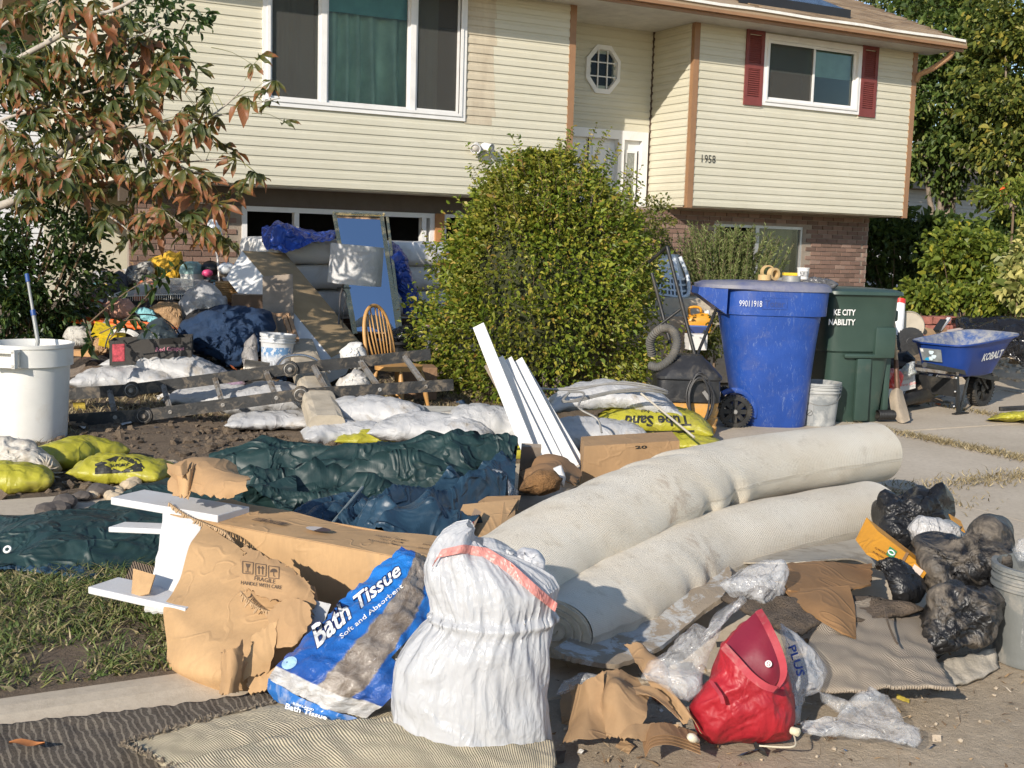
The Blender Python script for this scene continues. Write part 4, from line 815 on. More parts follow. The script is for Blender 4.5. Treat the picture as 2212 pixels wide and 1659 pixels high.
r=np.random.default_rng(19);spots=[]
for poly,n in(([(0,0),(300,0),(300,60),(250,130),(0,220)],55),([(0,150),(330,90),(420,200),(420,330),(0,420)],120),([(330,60),(430,110),(430,190),(330,190)],16),([(430,130),(560,130),(640,230),(620,330),(480,360),(420,320)],17),([(0,380),(330,330),(430,370),(420,480),(330,540),(260,530),(180,440),(0,480)],66),([(400,370),(540,360),(570,400),(560,470),(470,540),(390,520)],22)):
    pg=np.array(poly,float);k=0;lo,hi=pg.min(0),pg.max(0)
    while k<n:
        p=lo+(hi-lo)*r.random(2);ins=False
        for i in range(len(pg)):
            a,b=pg[i],pg[i-1]
            if(a[1]>p[1])!=(b[1]>p[1])and p[0]<(b[0]-a[0])*(p[1]-a[1])/(b[1]-a[1])+a[0]:ins=not ins
        if ins:spots.append(p);k+=1
pet=MB()
for p in spots:
    base=A(p[0],p[1]-8,(7.0+r.normal()*.25)*KD);i=np.argmin(((bpts-base)**2).sum(1));b0=bpts[i];v=base-b0;ln=np.linalg.norm(v)
    if ln>.4:b0=base-v/ln*.4
    pet.tube(spline([b0,(b0+base)/2+[0,0,.03],base],5),[.003,.0025,.002,.002,.0018],4)
    n=np.array([r.normal()*.35,r.normal()*.35,1.])+(-FH*.55)+(-SUN)*.35;n/=np.linalg.norm(n);ax=v/max(ln,1e-6)*.5+RH*r.normal()*.6+[0,0,-.75]+FH*r.normal()*.3;ax=ax-n*(ax@n);ax/=np.linalg.norm(ax);ay=np.cross(n,ax);s=r.uniform(.88,1.38)
    M=Matrix([[ax[k]*s,ay[k]*s,n[k]*s,base[k]]for k in range(3)]+[[0,0,0,1]]);piece('leaf',lv[r.integers(6)],ct,M)
part('petiole',pet,plain('petiole',(.26,.25,.07),.6),ct,kind='stuff')
# ---- trees behind on the right
def bgtree(name,label,px,py,d,base_py,rx,rz,n,ncl,cr,ls,sd,stops,tr=.22,lean=0.,fork=((-.3,.5),(.35,.6),(0,1.))):
    c=A(px,py,d);b=np.array([c[0]+lean,c[1],.3]);t=thing(name,label,'tree',b,'trees beyond the fence');P,O=clumped(n,sd,c,(rx,rx*.8,rz),ncl,cr);V,F=leafcloud(P,O,ls,ls*.62,sd,.5,.7)
    m=MB();zt=c[2]-rz*.5;m.tube(spline([b-[0,0,.3],b+[0,0,(zt-.3)*.6],[c[0],c[1],zt]],12),np.linspace(tr,tr*.6,12),10);part('trunk',m,M_BARK,t,smooth=True)
    for fx,fz in fork:
        m=MB();s0=np.array([c[0]+lean*.4,c[1],.3+(zt-.3)*.45]);m.tube(spline([s0,s0+RH*fx*rx*.6+ZV*fz*rz*.6,c+RH*fx*rx*1.4+ZV*fz*rz*.5],10),np.linspace(tr*.6,tr*.12,10),8);part('limb',m,M_BARK,t,smooth=True)
    part('crown',(V,F),leafmat(name+'_leaf_'+str(sd),stops,.5,.22),t,kind='stuff');return t
GRN=[(0,(.03,.055,.012)),(.5,(.075,.12,.025)),(.85,(.13,.18,.04)),(1,(.24,.25,.06))]
bgtree('broadleaf_tree','tall green broadleaf tree rising right behind the house corner',2040,150,27,450,1.75,2.9,15000,120,.52,.13,1,GRN,.16,.5)
bgtree('broadleaf_tree','green broadleaf tree cut by the right edge, yellowing at its side',2230,200,25,450,1.5,3.0,12000,100,.5,.13,2,[(0,(.035,.055,.012)),(.5,(.10,.13,.025)),(.85,(.2,.21,.04)),(1,(.36,.3,.06))],.15,-.4)
bgtree('broadleaf_tree','pale green distant tree peeking above the roof ridge',2010,-30,38,450,2.6,3.0,9000,80,.7,.17,3,[(0,(.05,.08,.025)),(.6,(.12,.16,.05)),(1,(.24,.26,.1))],.2)
bgtree('broadleaf_tree','dark green tree farthest right filling the gap above the fence',2330,60,30,450,2.3,3.8,7000,70,.7,.15,4,GRN,.2)
# ---- hedge, bright shrubs and flowers along the fence
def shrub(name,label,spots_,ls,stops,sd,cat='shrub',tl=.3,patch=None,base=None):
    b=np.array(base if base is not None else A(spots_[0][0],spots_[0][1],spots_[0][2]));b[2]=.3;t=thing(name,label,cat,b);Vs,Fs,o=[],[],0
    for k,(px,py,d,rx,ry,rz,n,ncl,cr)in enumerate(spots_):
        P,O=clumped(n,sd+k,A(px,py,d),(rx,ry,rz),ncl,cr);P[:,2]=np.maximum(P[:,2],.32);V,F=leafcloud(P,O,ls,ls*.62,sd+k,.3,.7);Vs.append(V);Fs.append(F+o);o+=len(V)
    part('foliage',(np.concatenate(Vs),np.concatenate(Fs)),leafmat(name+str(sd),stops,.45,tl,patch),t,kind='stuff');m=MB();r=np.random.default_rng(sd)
    for px,py,d,rx,ry,rz,*_ in spots_:
        for k in range(6):e=A(px,py,d)+r.normal(size=3)*[rx*.5,ry*.4,rz*.3];s0=np.array([*(A(px,py,d)[:2]+r.normal(size=2)*.08),.28]);m.tube(spline([s0,(s0+e)/2+r.normal(size=3)*.06,e],6),np.linspace(.014,.004,6),5)
    part('stem',m,M_TWIG,t,kind='stuff');return t
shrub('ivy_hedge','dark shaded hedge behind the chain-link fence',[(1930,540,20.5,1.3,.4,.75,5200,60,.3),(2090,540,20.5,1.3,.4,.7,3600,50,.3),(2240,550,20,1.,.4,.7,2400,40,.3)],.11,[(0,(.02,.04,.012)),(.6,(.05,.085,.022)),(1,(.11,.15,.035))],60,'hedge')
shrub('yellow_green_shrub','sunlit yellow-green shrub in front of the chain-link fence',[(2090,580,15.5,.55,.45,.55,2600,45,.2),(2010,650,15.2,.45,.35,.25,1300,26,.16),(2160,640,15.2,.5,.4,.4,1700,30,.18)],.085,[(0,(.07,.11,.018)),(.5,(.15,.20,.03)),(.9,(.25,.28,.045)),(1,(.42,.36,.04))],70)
shrub('pale_leaf_plant','pale yellow-leaved plant at the right edge above the black sheeting',[(2205,600,14.2,.22,.25,.45,420,20,.14),(2225,520,14.2,.2,.2,.3,200,12,.12)],.11,[(0,(.10,.14,.03)),(.5,(.34,.34,.12)),(1,(.62,.56,.2))],75,'plant')
P,O=clumped(7,5,A(2172,420,19.4),(.16,.2,.2),4,.06);V,F=leafcloud(P,O,.09,.05,5,0.,.6);P2,O2=clumped(700,6,A(2195,435,19.6),(.5,.3,.4),20,.16);V2,F2=leafcloud(P2,O2,.1,.045,6,.3,.6)
tv=thing('trumpet_vine','vine with orange flowers climbing over the fence at right','vine',[*A(2190,435,19.6)[:2],.3]);part('flower',(V,F),plain('orange_petal',(.75,.14,.03),.6),tv,kind='stuff');part('foliage',(V2,F2),leafmat('vine_leaf',[(0,(.08,.12,.02)),(.6,(.18,.23,.04)),(1,(.34,.34,.06))]),tv,kind='stuff')
m=MB();m.tube(spline([[*A(2190,435,19.6)[:2],.3],A(2185,520,19.6),A(2190,430,19.6)],8),.02,6);part('stem',m,M_TWIG,tv)
# rosemary under the window
rb=A(1555,640,12.9);ro=thing('rosemary_bush','grey-green spiky rosemary bush under the basement window','shrub',rb);Vs,Fs,o=[],[],0;r=np.random.default_rng(4);m=MB()
for k in range(230):
    a=r.random()*6.283;q0=rb+RH*r.normal()*.17+FH*r.normal()*.14;ln=r.uniform(.35,.72);d=RH*math.cos(a)*.55*r.random()+FH*math.sin(a)*.4*r.random()+ZV;d=d+RH*((q0-rb)@RH)*1.7;d/=np.linalg.norm(d);c=np.array([q0+d*ln*s+ZV*.12*s*s for s in np.linspace(0,1,5)]);m.tube(c,.003,3)
    n=90;s=.22+.78*r.random(n);P=q0+d*ln*s[:,None]+ZV*.12*(s*s)[:,None];O=r.normal(size=(n,3));O-=(O@d)[:,None]*d;O=O/np.linalg.norm(O,axis=1,keepdims=True)*.75+d;V,F=leafcloud(P,O,.036,.007,k,0.,.15);Vs.append(V);Fs.append(F+o);o+=len(V)
part('foliage',(np.concatenate(Vs),np.concatenate(Fs)),leafmat('rosemary_leaf',[(0,(.07,.10,.025)),(.6,(.17,.215,.065)),(1,(.32,.35,.14))],.6,.2),ro,kind='stuff');part('stem',m,M_TWIG,ro,kind='stuff')
shrub('small_shrub','small olive shrub between the vacuum and the blue bin',[(1530,735,11.6,.2,.2,.26,1300,24,.1)],.03,[(0,(.04,.055,.015)),(.6,(.11,.13,.03)),(1,(.22,.2,.06))],81)
shrub('side_shrub','olive shrub by the brick wall just right of the round shrub',[(1405,500,12.6,.22,.25,.45,1500,30,.12)],.035,[(0,(.06,.08,.02)),(.6,(.16,.17,.04)),(1,(.28,.25,.07))],85)
# ---- chain-link fence, neighbours' houses
nl=A(120,300,24);lh=thing('left_neighbour_house','white-sided house seen through the leaves at the far left','house',(nl[0],nl[1],.3));M_NW=plain('white_siding',(.66,.66,.66),.6,.06);m=MB();m.box(nl[0]-9,nl[1]+.03,.3,nl[0]+1.5,nl[1]+6,5.2);lw_=part('wall',m,M_NW,lh)
for k in range(36):z=.35+k*.133;m=MB();x0,x1,y0=nl[0]-9,nl[0]+1.5,nl[1];m.hexa([(x0,y0-.02,z),(x1,y0-.02,z),(x1,y0+.03,z),(x0,y0+.03,z),(x0,y0+.01,z+.13),(x1,y0+.01,z+.13),(x1,y0+.03,z+.13),(x0,y0+.03,z+.13)]);part('siding_plank',m,M_NW,lw_)
m=MB();m.prism([(nl[0]-9.4,nl[1]-.4,5.2),(nl[0]-9.4,nl[1]+6.4,5.2),(nl[0]-9.4,nl[1]+3,6.6)],(11.3,0,0));part('roof',m,M_SHING,lh)
M_GALV=plain('galvanised',(.20,.22,.23),.45,.1,metal=.7);fe=thing('chain_link_fence','grey chain-link fence between the house and the hedge','fence',(13.6,15.2,.3))
FA,FB_=np.array([13.4,15.4,.3]),np.array([26,19.3,.3]);zt=A(1960,465,20)[2];pt=np.linalg.norm(FB_-FA)
tr0=A(1905,464,depth([14.2,15.65,1.8]));ZTOP=tr0[2]
for s in(.075,.093,.42,.75):p=FA+(FB_-FA)*s;m=MB();m.tube([p,[p[0],p[1],ZTOP+.03]],.035 if s==.093 else .022,10);part('post',m,M_GALV,fe,smooth='auto')
m=MB();m.tube([[*FA[:2],ZTOP],[*FB_[:2],ZTOP]],.022,8);part('rail',m,plain('rail_steel',(.36,.37,.36),.5,metal=.5),fe,smooth='auto')
m=MB();n=int(pt*.5/.075);u=(FB_-FA)/pt
for sg in(1,-1):
    for k in range(-16,n):
        h=ZTOP-.3;s0=k*.075;a=(s0,0)if sg>0 else(s0+h,0);b=(s0+h,h)if sg>0 else(s0,h)
        pts=[]
        for t in np.linspace(0,1,2):s=a[0]+(b[0]-a[0])*t;pts.append(FA+u*s+ZV*(a[1]+(b[1]-a[1])*t))
        if a[0]<0 or b[0]<0:continue
        m.tube(pts,.0022,3,cap=False)
part('wire_mesh',m,M_GALV,fe,kind='stuff')
nb=A(2060,420,33);nh=thing('white_neighbour_house','white-sided neighbour house glimpsed between the tree trunks','house',(nb[0],nb[1],.3));M_NW=plain('white_siding',(.66,.66,.66),.6,.06)
m=MB();m.box(nb[0]-5,nb[1]+.03,.3,nb[0]+7,nb[1]+6,3.3);nw=part('wall',m,M_NW,nh)
for k in range(26):z=.35+k*.113;m=MB();m.hexa([(nb[0]-5,nb[1]-.02,z),(nb[0]+7,nb[1]-.02,z),(nb[0]+7,nb[1]+.03,z),(nb[0]-5,nb[1]+.03,z),(nb[0]-5,nb[1]+.01,z+.11),(nb[0]+7,nb[1]+.01,z+.11),(nb[0]+7,nb[1]+.03,z+.11),(nb[0]-5,nb[1]+.03,z+.11)]);part('siding_plank',m,M_NW,nw)
m=MB();m.prism([(nb[0]-5.4,nb[1]-.4,3.3),(nb[0]-5.4,nb[1]+6.4,3.3),(nb[0]-5.4,nb[1]+3,4.6)],(12.8,0,0));part('roof',m,M_SHING,nh)
# ================================================================ sandbags
def weave(name,c,dirt=None,da=.3,rough=.45):
    q=N(name);col=q.mix(q.ramp(q.noise(4,5),[(.3,0),(.7,1)]),tuple(x*.9 for x in c),c)
    if dirt:d=q.ramp(q.noise(3.5,8,.7,.5),[(.68-da*.35,0),(.8-da*.3,.8)]);col=q.mix(d,col,dirt)
    w=q.math('ADD',q.wave(170,bands='X'),q.wave(170,bands='Y'));b=q.bump(w,.12,.002);b=q.bump(q.ridge(6,None,.06),.3,.012,b);q.bump(q.noise(28,5,.6,.5),.35,.01,b);return q.fin(col,rough,Specular_IOR_Level=.4)
M_SACK=weave('white_woven',(.49,.49,.49),(.32,.265,.19),.42);M_YSACK=weave('yellow_plastic',(.42,.39,.04),(.25,.21,.07),.5,.35);M_GSACK=weave('dirty_woven',(.56,.53,.47),(.30,.24,.17),.7)
M_INK=plain('black_print',(.025,.025,.02),.55,.1,5,0);M_WINK=plain('white_print',(.78,.78,.76),.5,.06,5,0)
SACKS='sandbags walling off the front yard'
def sack(px,pyb,wpx,hpx,ang,label,mat=M_SACK,z0=0.,arch=0.,tilt=0.,seed=0,lw=.56,name='sandbag',group=SACKS,push=.4,twist=0.,ends=None):
    p=GT(px,pyb,z0);d=depth(p);k=d/FPX;l=wpx*k;w=min(l*lw,.42);th=hpx*k*1.12;V,F=pillow(round(w,2),round(l,2),round(th,3),seed%4);V=V.copy()*[w/round(w,2),l/round(l,2),1]
    V=V[:,[1,0,2]]*[1,-1,1];t=V[:,0]/(l/2);V[:,2]+=arch*(1-t*t)+tilt*t;V[:,1]+=.06*l*np.sin(t*2+seed);V=V+vnorm(V,F[:,:3])*(.02*hnoise(V[:,0],V[:,1],seed,7,3)+crease(V,seed+3,9,.006))[:,None]
    o=p+FH*w*push;o[2]=p[2];V=wrinkle(V,F,1.05,.008,seed+20,8);P=loc2w(V,o,ang);s=setp(part(name,(P,F),mat,None,True),label,'sandbag',group);return s,o,l,w,th
sack(262,846,165,55,.05,'white sandbag with a dark band, lowest at the left end of the row',seed=1)
sack(370,838,270,62,-.12,'long white sandbag draped over the leftmost one',z0=.02,tilt=-.10,arch=.06,seed=2,lw=.36)
sack(478,886,195,52,-.05,'white sandbag half hidden under the middle of the ladder',seed=3)
sack(585,900,175,66,.1,'white sandbag with a dirt smear behind the ladder, beside the concrete beam',seed=0,arch=.03)
sack(592,928,150,36,.15,'crumpled white sandbag in front of the smeared one, left of the beam',seed=1)
sack(742,958,110,46,.3,'white sandbag low in the stack right of the concrete beam',seed=2)
sack(805,926,172,66,-.06,'plump white sandbag on top of the stack under the ladder end',seed=3,z0=.07,push=.5)
sack(936,960,205,62,-.12,'white sandbag lying across the yellow one, left of the trim boards',seed=2,z0=.05)
sack(1083,958,165,78,-.1,'white sandbag with an upright corner behind the trim boards',seed=1,z0=.05,tilt=-.05)
sack(1280,972,185,66,-.06,'white sandbag low in the stack right of the trim boards',seed=0)
sack(1322,905,250,58,.06,'white sandbag draped on top of the right stack under the cable',seed=3,z0=.17,arch=.08,lw=.42)
sack(842,964,165,36,.03,'yellow sandbag squashed under the white stack, behind the tarp',M_YSACK,seed=2)
sack(1078,996,110,52,.15,'yellow sandbag at the foot of the trim boards',M_YSACK,seed=1)
sack(1450,968,150,30,-.1,'yellow sandbag flat beneath the printed one by the orange vacuum',M_YSACK,seed=3)
ts,to,tl_,tw_,tt_=sack(1418,946,190,66,-.10,'yellow printed sandbag on the stack beside the orange vacuum',M_YSACK,seed=0,z0=.05,tilt=-.02,arch=.02)
decal('Tube Sand',[(1488,897),(1352,897),(1346,922),(1494,920)],ts,M_INK,ts,.03,lift=.006);decal('sand tubes',[(1440,884),(1385,884),(1384,892),(1441,892)],ts,M_INK,ts,.01,lift=.006);decal_poly([[(1335,934),(1420,937),(1500,934),(1500,929),(1420,931),(1335,928)]],ts,M_INK,ts,.005)
sack(158,1008,84,64,1.0,'upright yellow sandbag beside the white bin',M_YSACK,seed=1,lw=.8,name='sandbag')
qs,qo,ql,qw,qt=sack(256,1044,102,58,-.12,'yellow sandbag with a black diamond print in front of the soil',M_YSACK,seed=0,lw=.75)
decal_poly([[(205,1002),(250,985),(298,990),(312,1010),(306,1018),(255,1022),(205,1024)]],qs,M_INK,qs,.004);decal_poly([[(225,1004),(258,989),(290,1003),(262,1018)]],qs,M_YSACK,qs,.008,'print_diamond');decal('QUIKRETE',[(282,999),(236,1001),(237,1008),(283,1007)],qs,M_INK,qs,.03,lift=.011)
sack(4,1062,70,60,.3,'yellow sandbag cut by the left edge under the tied sack',M_YSACK,seed=3,lw=.8)
# tied dirty sack
b,f=blob2d([(-60,975),(0,946),(60,952),(108,985),(128,1012),(112,1030),(80,1038),(40,1030),(0,1005),(-50,1010)],7.05,.16,.14,seed=4,excess=1.16,maxd=.022,tilt=.2)
tsk=solo('tied_sack',(b,f),M_GSACK,'muddy white sack tied shut, slumped before the white bin','sack',SACKS,smooth=True)
m=MB();kn=A(100,1012,6.92)
for k in range(15):
    a=k*2*math.pi/15;P=np.array([kn+RH*.012*math.cos(a)+ZV*.012*math.sin(a),kn+RH*(.045+.02*math.sin(k*3))*math.cos(a)+ZV*.05*math.sin(a)-FH*.03,kn+RH*(.085+.03*math.sin(k*5))*math.cos(a+.2)+ZV*.085*math.sin(a+.2)-FH*.015]);m.tube(spline(P,6),np.linspace(.012,.004,6),5)
part('knot',m,M_GSACK,tsk,True)
b,f=blob2d([(-30,1075),(10,1052),(60,1042),(82,1050),(60,1068),(20,1086),(-30,1095)],6.75,.08,.08,seed=6,excess=1.2,maxd=.02);solo('empty_sack',(b,f),M_GSACK,'flat dirty empty sack on the pavement at the left edge','sack',smooth=True)
b,f=blob2d([(105,1035),(150,1040),(185,1056),(178,1066),(140,1058),(100,1050)],6.95,.03,.03,seed=7,nth=40,nr=8,excess=1.2,maxd=.012);solo('torn_sack_strip',(b,f),M_GSACK,'dirty torn strip of sacking beside the yellow printed sandbag','sacking',smooth=True)
b,f=blob2d([(2130,906),(2160,893),(2212,887),(2260,890),(2260,908),(2170,910)],10.6,.16,.15,seed=8,excess=1.05,maxd=.01);solo('sandbag',(b,f),M_YSACK,'yellow sandbag at the right edge beyond the wheelbarrow','sandbag',smooth=True)
# ================================================================ white round bin with a pole in it
wb=GT(36,958);wb=wb+FH*.26;k=.69;Mwb=plain('white_bin_plastic',(.72,.71,.67),.45,.06,4,.1,dirt=(.5,.42,.32),da=.2,ds=4);bn=thing('round_bin','white round plastic bin with a blue-gripped pole in it, cut by the left edge','bin',wb)
part('bin_body',MB().lathe([(.0,0),(.235,0),(.24,.02),(.268,.53),(.29,.535),(.292,.66),(.30,.665),(.302,.69),(.285,.692),(.275,.66),(.262,.5),(.24,.12),(.0,.11)],wb,48,close=False),Mwb,bn,smooth='auto')
for a in(-.15,-3.2):
    m=MB();d0=-FH*math.cos(a)+RH*math.sin(a);s0=np.cross(d0,ZV);o=wb+d0*.292
    m.obox(o+d0*.03+ZV*.655,d0*.04,s0*.1,ZV*.012);m.obox(o+d0*.05+ZV*.60-s0*.09,d0*.02,s0*.012,ZV*.06);m.obox(o+d0*.05+ZV*.60+s0*.09,d0*.02,s0*.012,ZV*.06);m.obox(o+d0*.06+ZV*.555,d0*.01,s0*.1,ZV*.012);m.obox(o+d0*.006+ZV*.6,d0*.003,s0*.1,ZV*.05);part('handle',m,Mwb,bn)
m=MB();m.lathe([(0,.02),(.236,.02),(.225,.06),(.0,.09)],wb+ZV*.35,24,close=False);part('bin_contents',m,M_SOIL,bn)
pa,pb=A(82,738,depth(wb)),A(58,592,depth(wb)+.1);pole=thing('telescopic_pole','grey telescopic pole with a blue grip standing in the white bin','pole',wb+ZV*.4)
m=MB();m.tube([wb+ZV*.4,pa],.015,10);m.tube([pa,pa+(pb-pa)*.45],.015,10);m.tube([pa+(pb-pa)*.45,pa+(pb-pa)*.93],.011,10);part('shaft',m,plain('grey_pole',(.28,.29,.28),.4,dirt=MUD,da=.3),pole,'auto')
m=MB();m.tube([pa+(pb-pa)*.38,pa+(pb-pa)*.46],.019,10);m.tube([pa+(pb-pa)*.88,pb],.016,10);part('grip',m,plain('blue_grip',(.02,.07,.25),.5),pole,'auto')
# ================================================================ ladder
M_ALUD=plain('muddy_aluminium',(.34,.33,.31),.5,.15,9,.3,60,dirt=(.16,.125,.09),da=.62,ds=9,metal=.5);M_RAIL=plain('muddy_rail',(.03,.03,.03),.5,.4,12,.6,60,dirt=(.22,.175,.125),da=.42,ds=11)
near=[A(135,908,8.9),A(312,897,9.0),A(650,852,9.1),A(992,830,9.4)];far=[A(120,853,9.25),A(285,842,9.3),A(627,797,9.45),A(942,764,9.75)]
ld=thing('folding_ladder','mud-caked folding ladder with round hinges lying over the sandbags','ladder',GT(500,925))
nrm=np.cross(near[2]-near[1],far[1]-near[1]);nrm/=np.linalg.norm(nrm)
for side in(near,far):
    for a,b in zip(side,side[1:]):
        u=(b-a)/np.linalg.norm(b-a);m=MB();m.bar(a+u*.05,b-u*.05,.028,.092,up=ZV);part('rail',m,M_RAIL,ld)
    for hp in side[1:3]:
        m=MB();ax=np.cross(side[2]-side[1],ZV);ax/=np.linalg.norm(ax);m.lathe([(.0,-.028),(.062,-.028),(.066,-.02),(.066,.02),(.062,.028),(.03,.03),(.03,.038),(0,.038)],hp,24,ax,close=False);hg=part('hinge',m,M_RAIL,ld,'auto');m=MB();m.lathe([(.0,.03),(.018,.03),(.018,.05),(0,.05)],hp,12,ax,close=False);m.lathe([(.044,.027),(.05,.034),(.044,.036)],hp,24,ax,close=False);part('hinge_cap',m,M_ALUD,hg,'auto')
for(x0,y0,x1,y1,s)in((237,850,249,902,.35),(352,838,368,890,.55),(463,824,481,875,.5),(574,808,597,862,.5),(676,797,706,848,.5),(776,785,818,840,.5),(872,772,918,834,.5)):
    t=(x0-285)/(627-285);q0=far[1]+(far[2]-far[1])*t if x0<627 else far[2]+(far[3]-far[2])*((x0-627)/(942-627));q0=far[0]+(far[1]-far[0])*((x0-120)/165)if x0<285 else q0
    q1=near[1]+(near[2]-near[1])*((x1-312)/338)if x1<650 else near[2]+(near[3]-near[2])*((x1-650)/342);q1=near[0]+(near[1]-near[0])*((x1-135)/177)if x1<312 else q1
    m=MB();m.bar(q0,q1,.042,.03,nrm);m.bar(q0+nrm*.017,q1+nrm*.017,.012,.008,nrm);part('rung',m,M_ALUD,ld);m=MB()
    for e in(q1,):ax=np.cross(near[2]-near[1],ZV);ax/=np.linalg.norm(ax);m.lathe([(.0,.012),(.016,.012),(.016,.02),(.008,.021),(0,.016)],e,12,ax,close=False)
    part('rivet',m,M_ALUD,ld,'auto')
# concrete beam under it
M_BEAM=plain('rough_concrete',(.45,.39,.30),.95,.18,7,.6,40,dirt=(.30,.24,.17),da=.35,ds=3)
f0,b0=G(702,962)+ZV*.11+FH*.1,A(648,752,10.9);u=(b0-f0)/np.linalg.norm(b0-f0);s=np.cross(u,ZV);s/=np.linalg.norm(s);w=np.cross(s,u);m=MB();P=[]
for t in np.linspace(0,1,14):
    c=f0+(b0-f0)*t;ring=[c+s*.135*math.cos(a)*k1+w*.10*math.sin(a)*k1+np.array([0,0,.004*math.sin(t*40+a*7)])for a,k1 in[(rad(x),1.18 if x%90==45 else 1.1)for x in(30,45,60,120,135,150,210,225,240,300,315,330)]];P.append(ring)
m.grid(np.array(P),cv=True);m.add(P[0],[tuple(range(12))]);m.add(P[-1],[tuple(range(11,-1,-1))]);solo('concrete_beam',m,M_BEAM,'weathered concrete beam running back under the ladder','beam')
# ================================================================ heap of soaked belongings
q=N('heap_cloth');cells=q.n('TexVoronoi');q.t.links.new(q.co,cells.inputs['Vector']);cells.inputs['Scale'].default_value=5.5;sx=q.n('SeparateColor');q.t.links.new(cells.outputs['Color'],sx.inputs[0])
c=q.ramp(sx.outputs[0],[(0,(.03,.025,.022)),(.3,(.10,.075,.055)),(.5,(.05,.055,.065)),(.68,(.20,.15,.11)),(.82,(.33,.27,.22)),(.92,(.10,.05,.05)),(1,(.45,.42,.38))],'CONSTANT');c=q.mix(q.ramp(q.noise(14,6,.7),[(.4,0),(.7,.7)]),c,(.09,.065,.045));q.bump(q.noise(18,7,.7),1.,.05);M_HEAP=q.fin(c,.95)
PX_,DD=np.meshgrid(np.linspace(60,700,110),np.linspace(9.75,13.5,80),indexing='ij');hp=np.zeros((110,80,3))
for i in range(110):
    for j in range(80):hp[i,j]=A(PX_[i,j],500,DD[i,j])
zz=.56*sstep(9.9,12.9,DD)*sstep(60,220,PX_)*sstep(700,470,PX_)+.1*sstep(9.8,10.4,DD)*sstep(120,220,PX_)*sstep(690,560,PX_);hp[...,2]=terr(hp[...,0],hp[...,1])-.03+zz+(.16*hnoise(hp[...,0],hp[...,1],6,2.2,3)+.07*hnoise(hp[...,0],hp[...,1],8,7.,2))*np.minimum(1,zz*4)
m=MB();m.grid(hp);setp(part('debris_heap',m,M_HEAP,None,True),'heap of soaked clothes and muddy household debris against the brick wall','debris',kind='stuff')
def cloth(name,c,rough=.9,**kw):return plain(name,c,rough,.18,5,.5,120,bd=.006,**kw)
def lumpc(name,label,cat,poly,d,mat,front=.14,seed=0,excess=1.18,maxd=.03,group=None,tilt=.15,crs=.0,smooth=True,steps=16,**kw):
    V,F=blob2d(poly,d,front,front,seed=seed,excess=excess,maxd=maxd,tilt=tilt,crs=crs,nth=kw.pop('nth',60),nr=kw.pop('nr',13),steps=steps,**kw);return solo(name,(V,F),mat,label,cat,group,smooth)
lumpc('yellow_cloth','bright yellow garment on top of the heap by the brick wall','cloth',[(328,560),(355,552),(366,545),(378,552),(388,546),(392,575),(388,598),(378,612),(350,604),(332,588),(318,575)],12.5,cloth('yellow_fabric',(.72,.42,.04)),.16,1)
lumpc('white_cloth','black and white cloth bundle at the left of the yellow garment','cloth',[(268,600),(276,578),(300,568),(322,566),(330,585),(320,605),(295,618),(272,616)],12.3,cloth('zebra_fabric',(.55,.53,.48),dirt=(.03,.03,.03),da=.62,ds=9),.16,2)
lumpc('grey_cloth','dark grey soaked blanket low behind the shrub sprays','cloth',[(228,640),(236,600),(258,586),(274,600),(272,640)],12.2,cloth('grey_fabric',(.09,.09,.10)),.16,3)
lumpc('white_plastic_bag','translucent white plastic bag stuffed full behind the navy blanket','plastic bag',[(388,690),(392,655),(412,625),(437,606),(462,618),(486,645),(490,680),(470,690),(440,672),(410,684)],11.4,softbag('cloudy_plastic',(.62,.63,.65),.3,.4),.2,4,excess=1.14)
lumpc('black_bag','black fabric bag half covered by the white plastic bag','bag',[(392,712),(400,690),(430,668),(470,664),(486,690),(470,715),(420,722)],11.2,cloth('black_fabric',(.018,.018,.02)),.16,5)
NB,NBf=blob2d([(390,720),(402,695),(440,680),(480,664),(540,668),(580,680),(588,710),(570,760),(520,788),(490,792),(460,770),(420,756),(392,742)],10.7,.22,.2,seed=6,excess=1.2,maxd=.045,nth=84,nr=20,tilt=.25);solo('navy_blanket',(NB,NBf),cloth('navy_fabric',(.013,.035,.085)),'large navy blue blanket slumped over the heap','blanket',smooth=True)
lumpc('pink_cloth','salmon pink cloth spread on the heap above the orange poles','cloth',[(208,682),(222,660),(245,645),(275,648),(292,668),(280,684),(240,690)],11.3,cloth('salmon_fabric',(.55,.30,.22)),.1,7)
lumpc('brown_paper_bag','crumpled brown paper bag beside the white plastic bag','paper bag',[(325,668),(345,655),(375,658),(392,680),(394,715),(378,708),(366,690),(335,690)],11.2,corrug('kraft_paper',(.40,.25,.13)),.09,8,crs=.04,smooth=False)
lumpc('teal_cloth','pale turquoise folded cloth by the orange poles','cloth',[(293,672),(310,664),(330,672),(342,690),(325,700),(305,688)],11.0,cloth('teal_fabric',(.22,.48,.52)),.05,9)
lumpc('floral_cloth','orange floral cloth under the yellow garment','cloth',[(292,628),(300,612),(318,600),(338,604),(345,618),(320,630)],12.0,cloth('floral_fabric',(.45,.40,.32),dirt=(.62,.13,.03),da=.6,ds=12),.08,10)
lumpc('purple_cloth','muddy lilac cloth on the soil before the white bucket','cloth',[(458,822),(480,812),(510,820),(530,828),(520,838),(480,836)],9.9,cloth('lilac_fabric',(.28,.20,.28),dirt=MUD,da=.5,ds=8),.06,11)
lumpc('dark_plastic_sack','dark blue-grey plastic sack folded into the grape box','sack',[(298,760),(305,730),(325,705),(350,690),(368,712),(386,748),(350,764)],10.3,plain('slate_plastic',(.04,.055,.065),.4,.2,5,.4,30),.13,12,crs=.03)
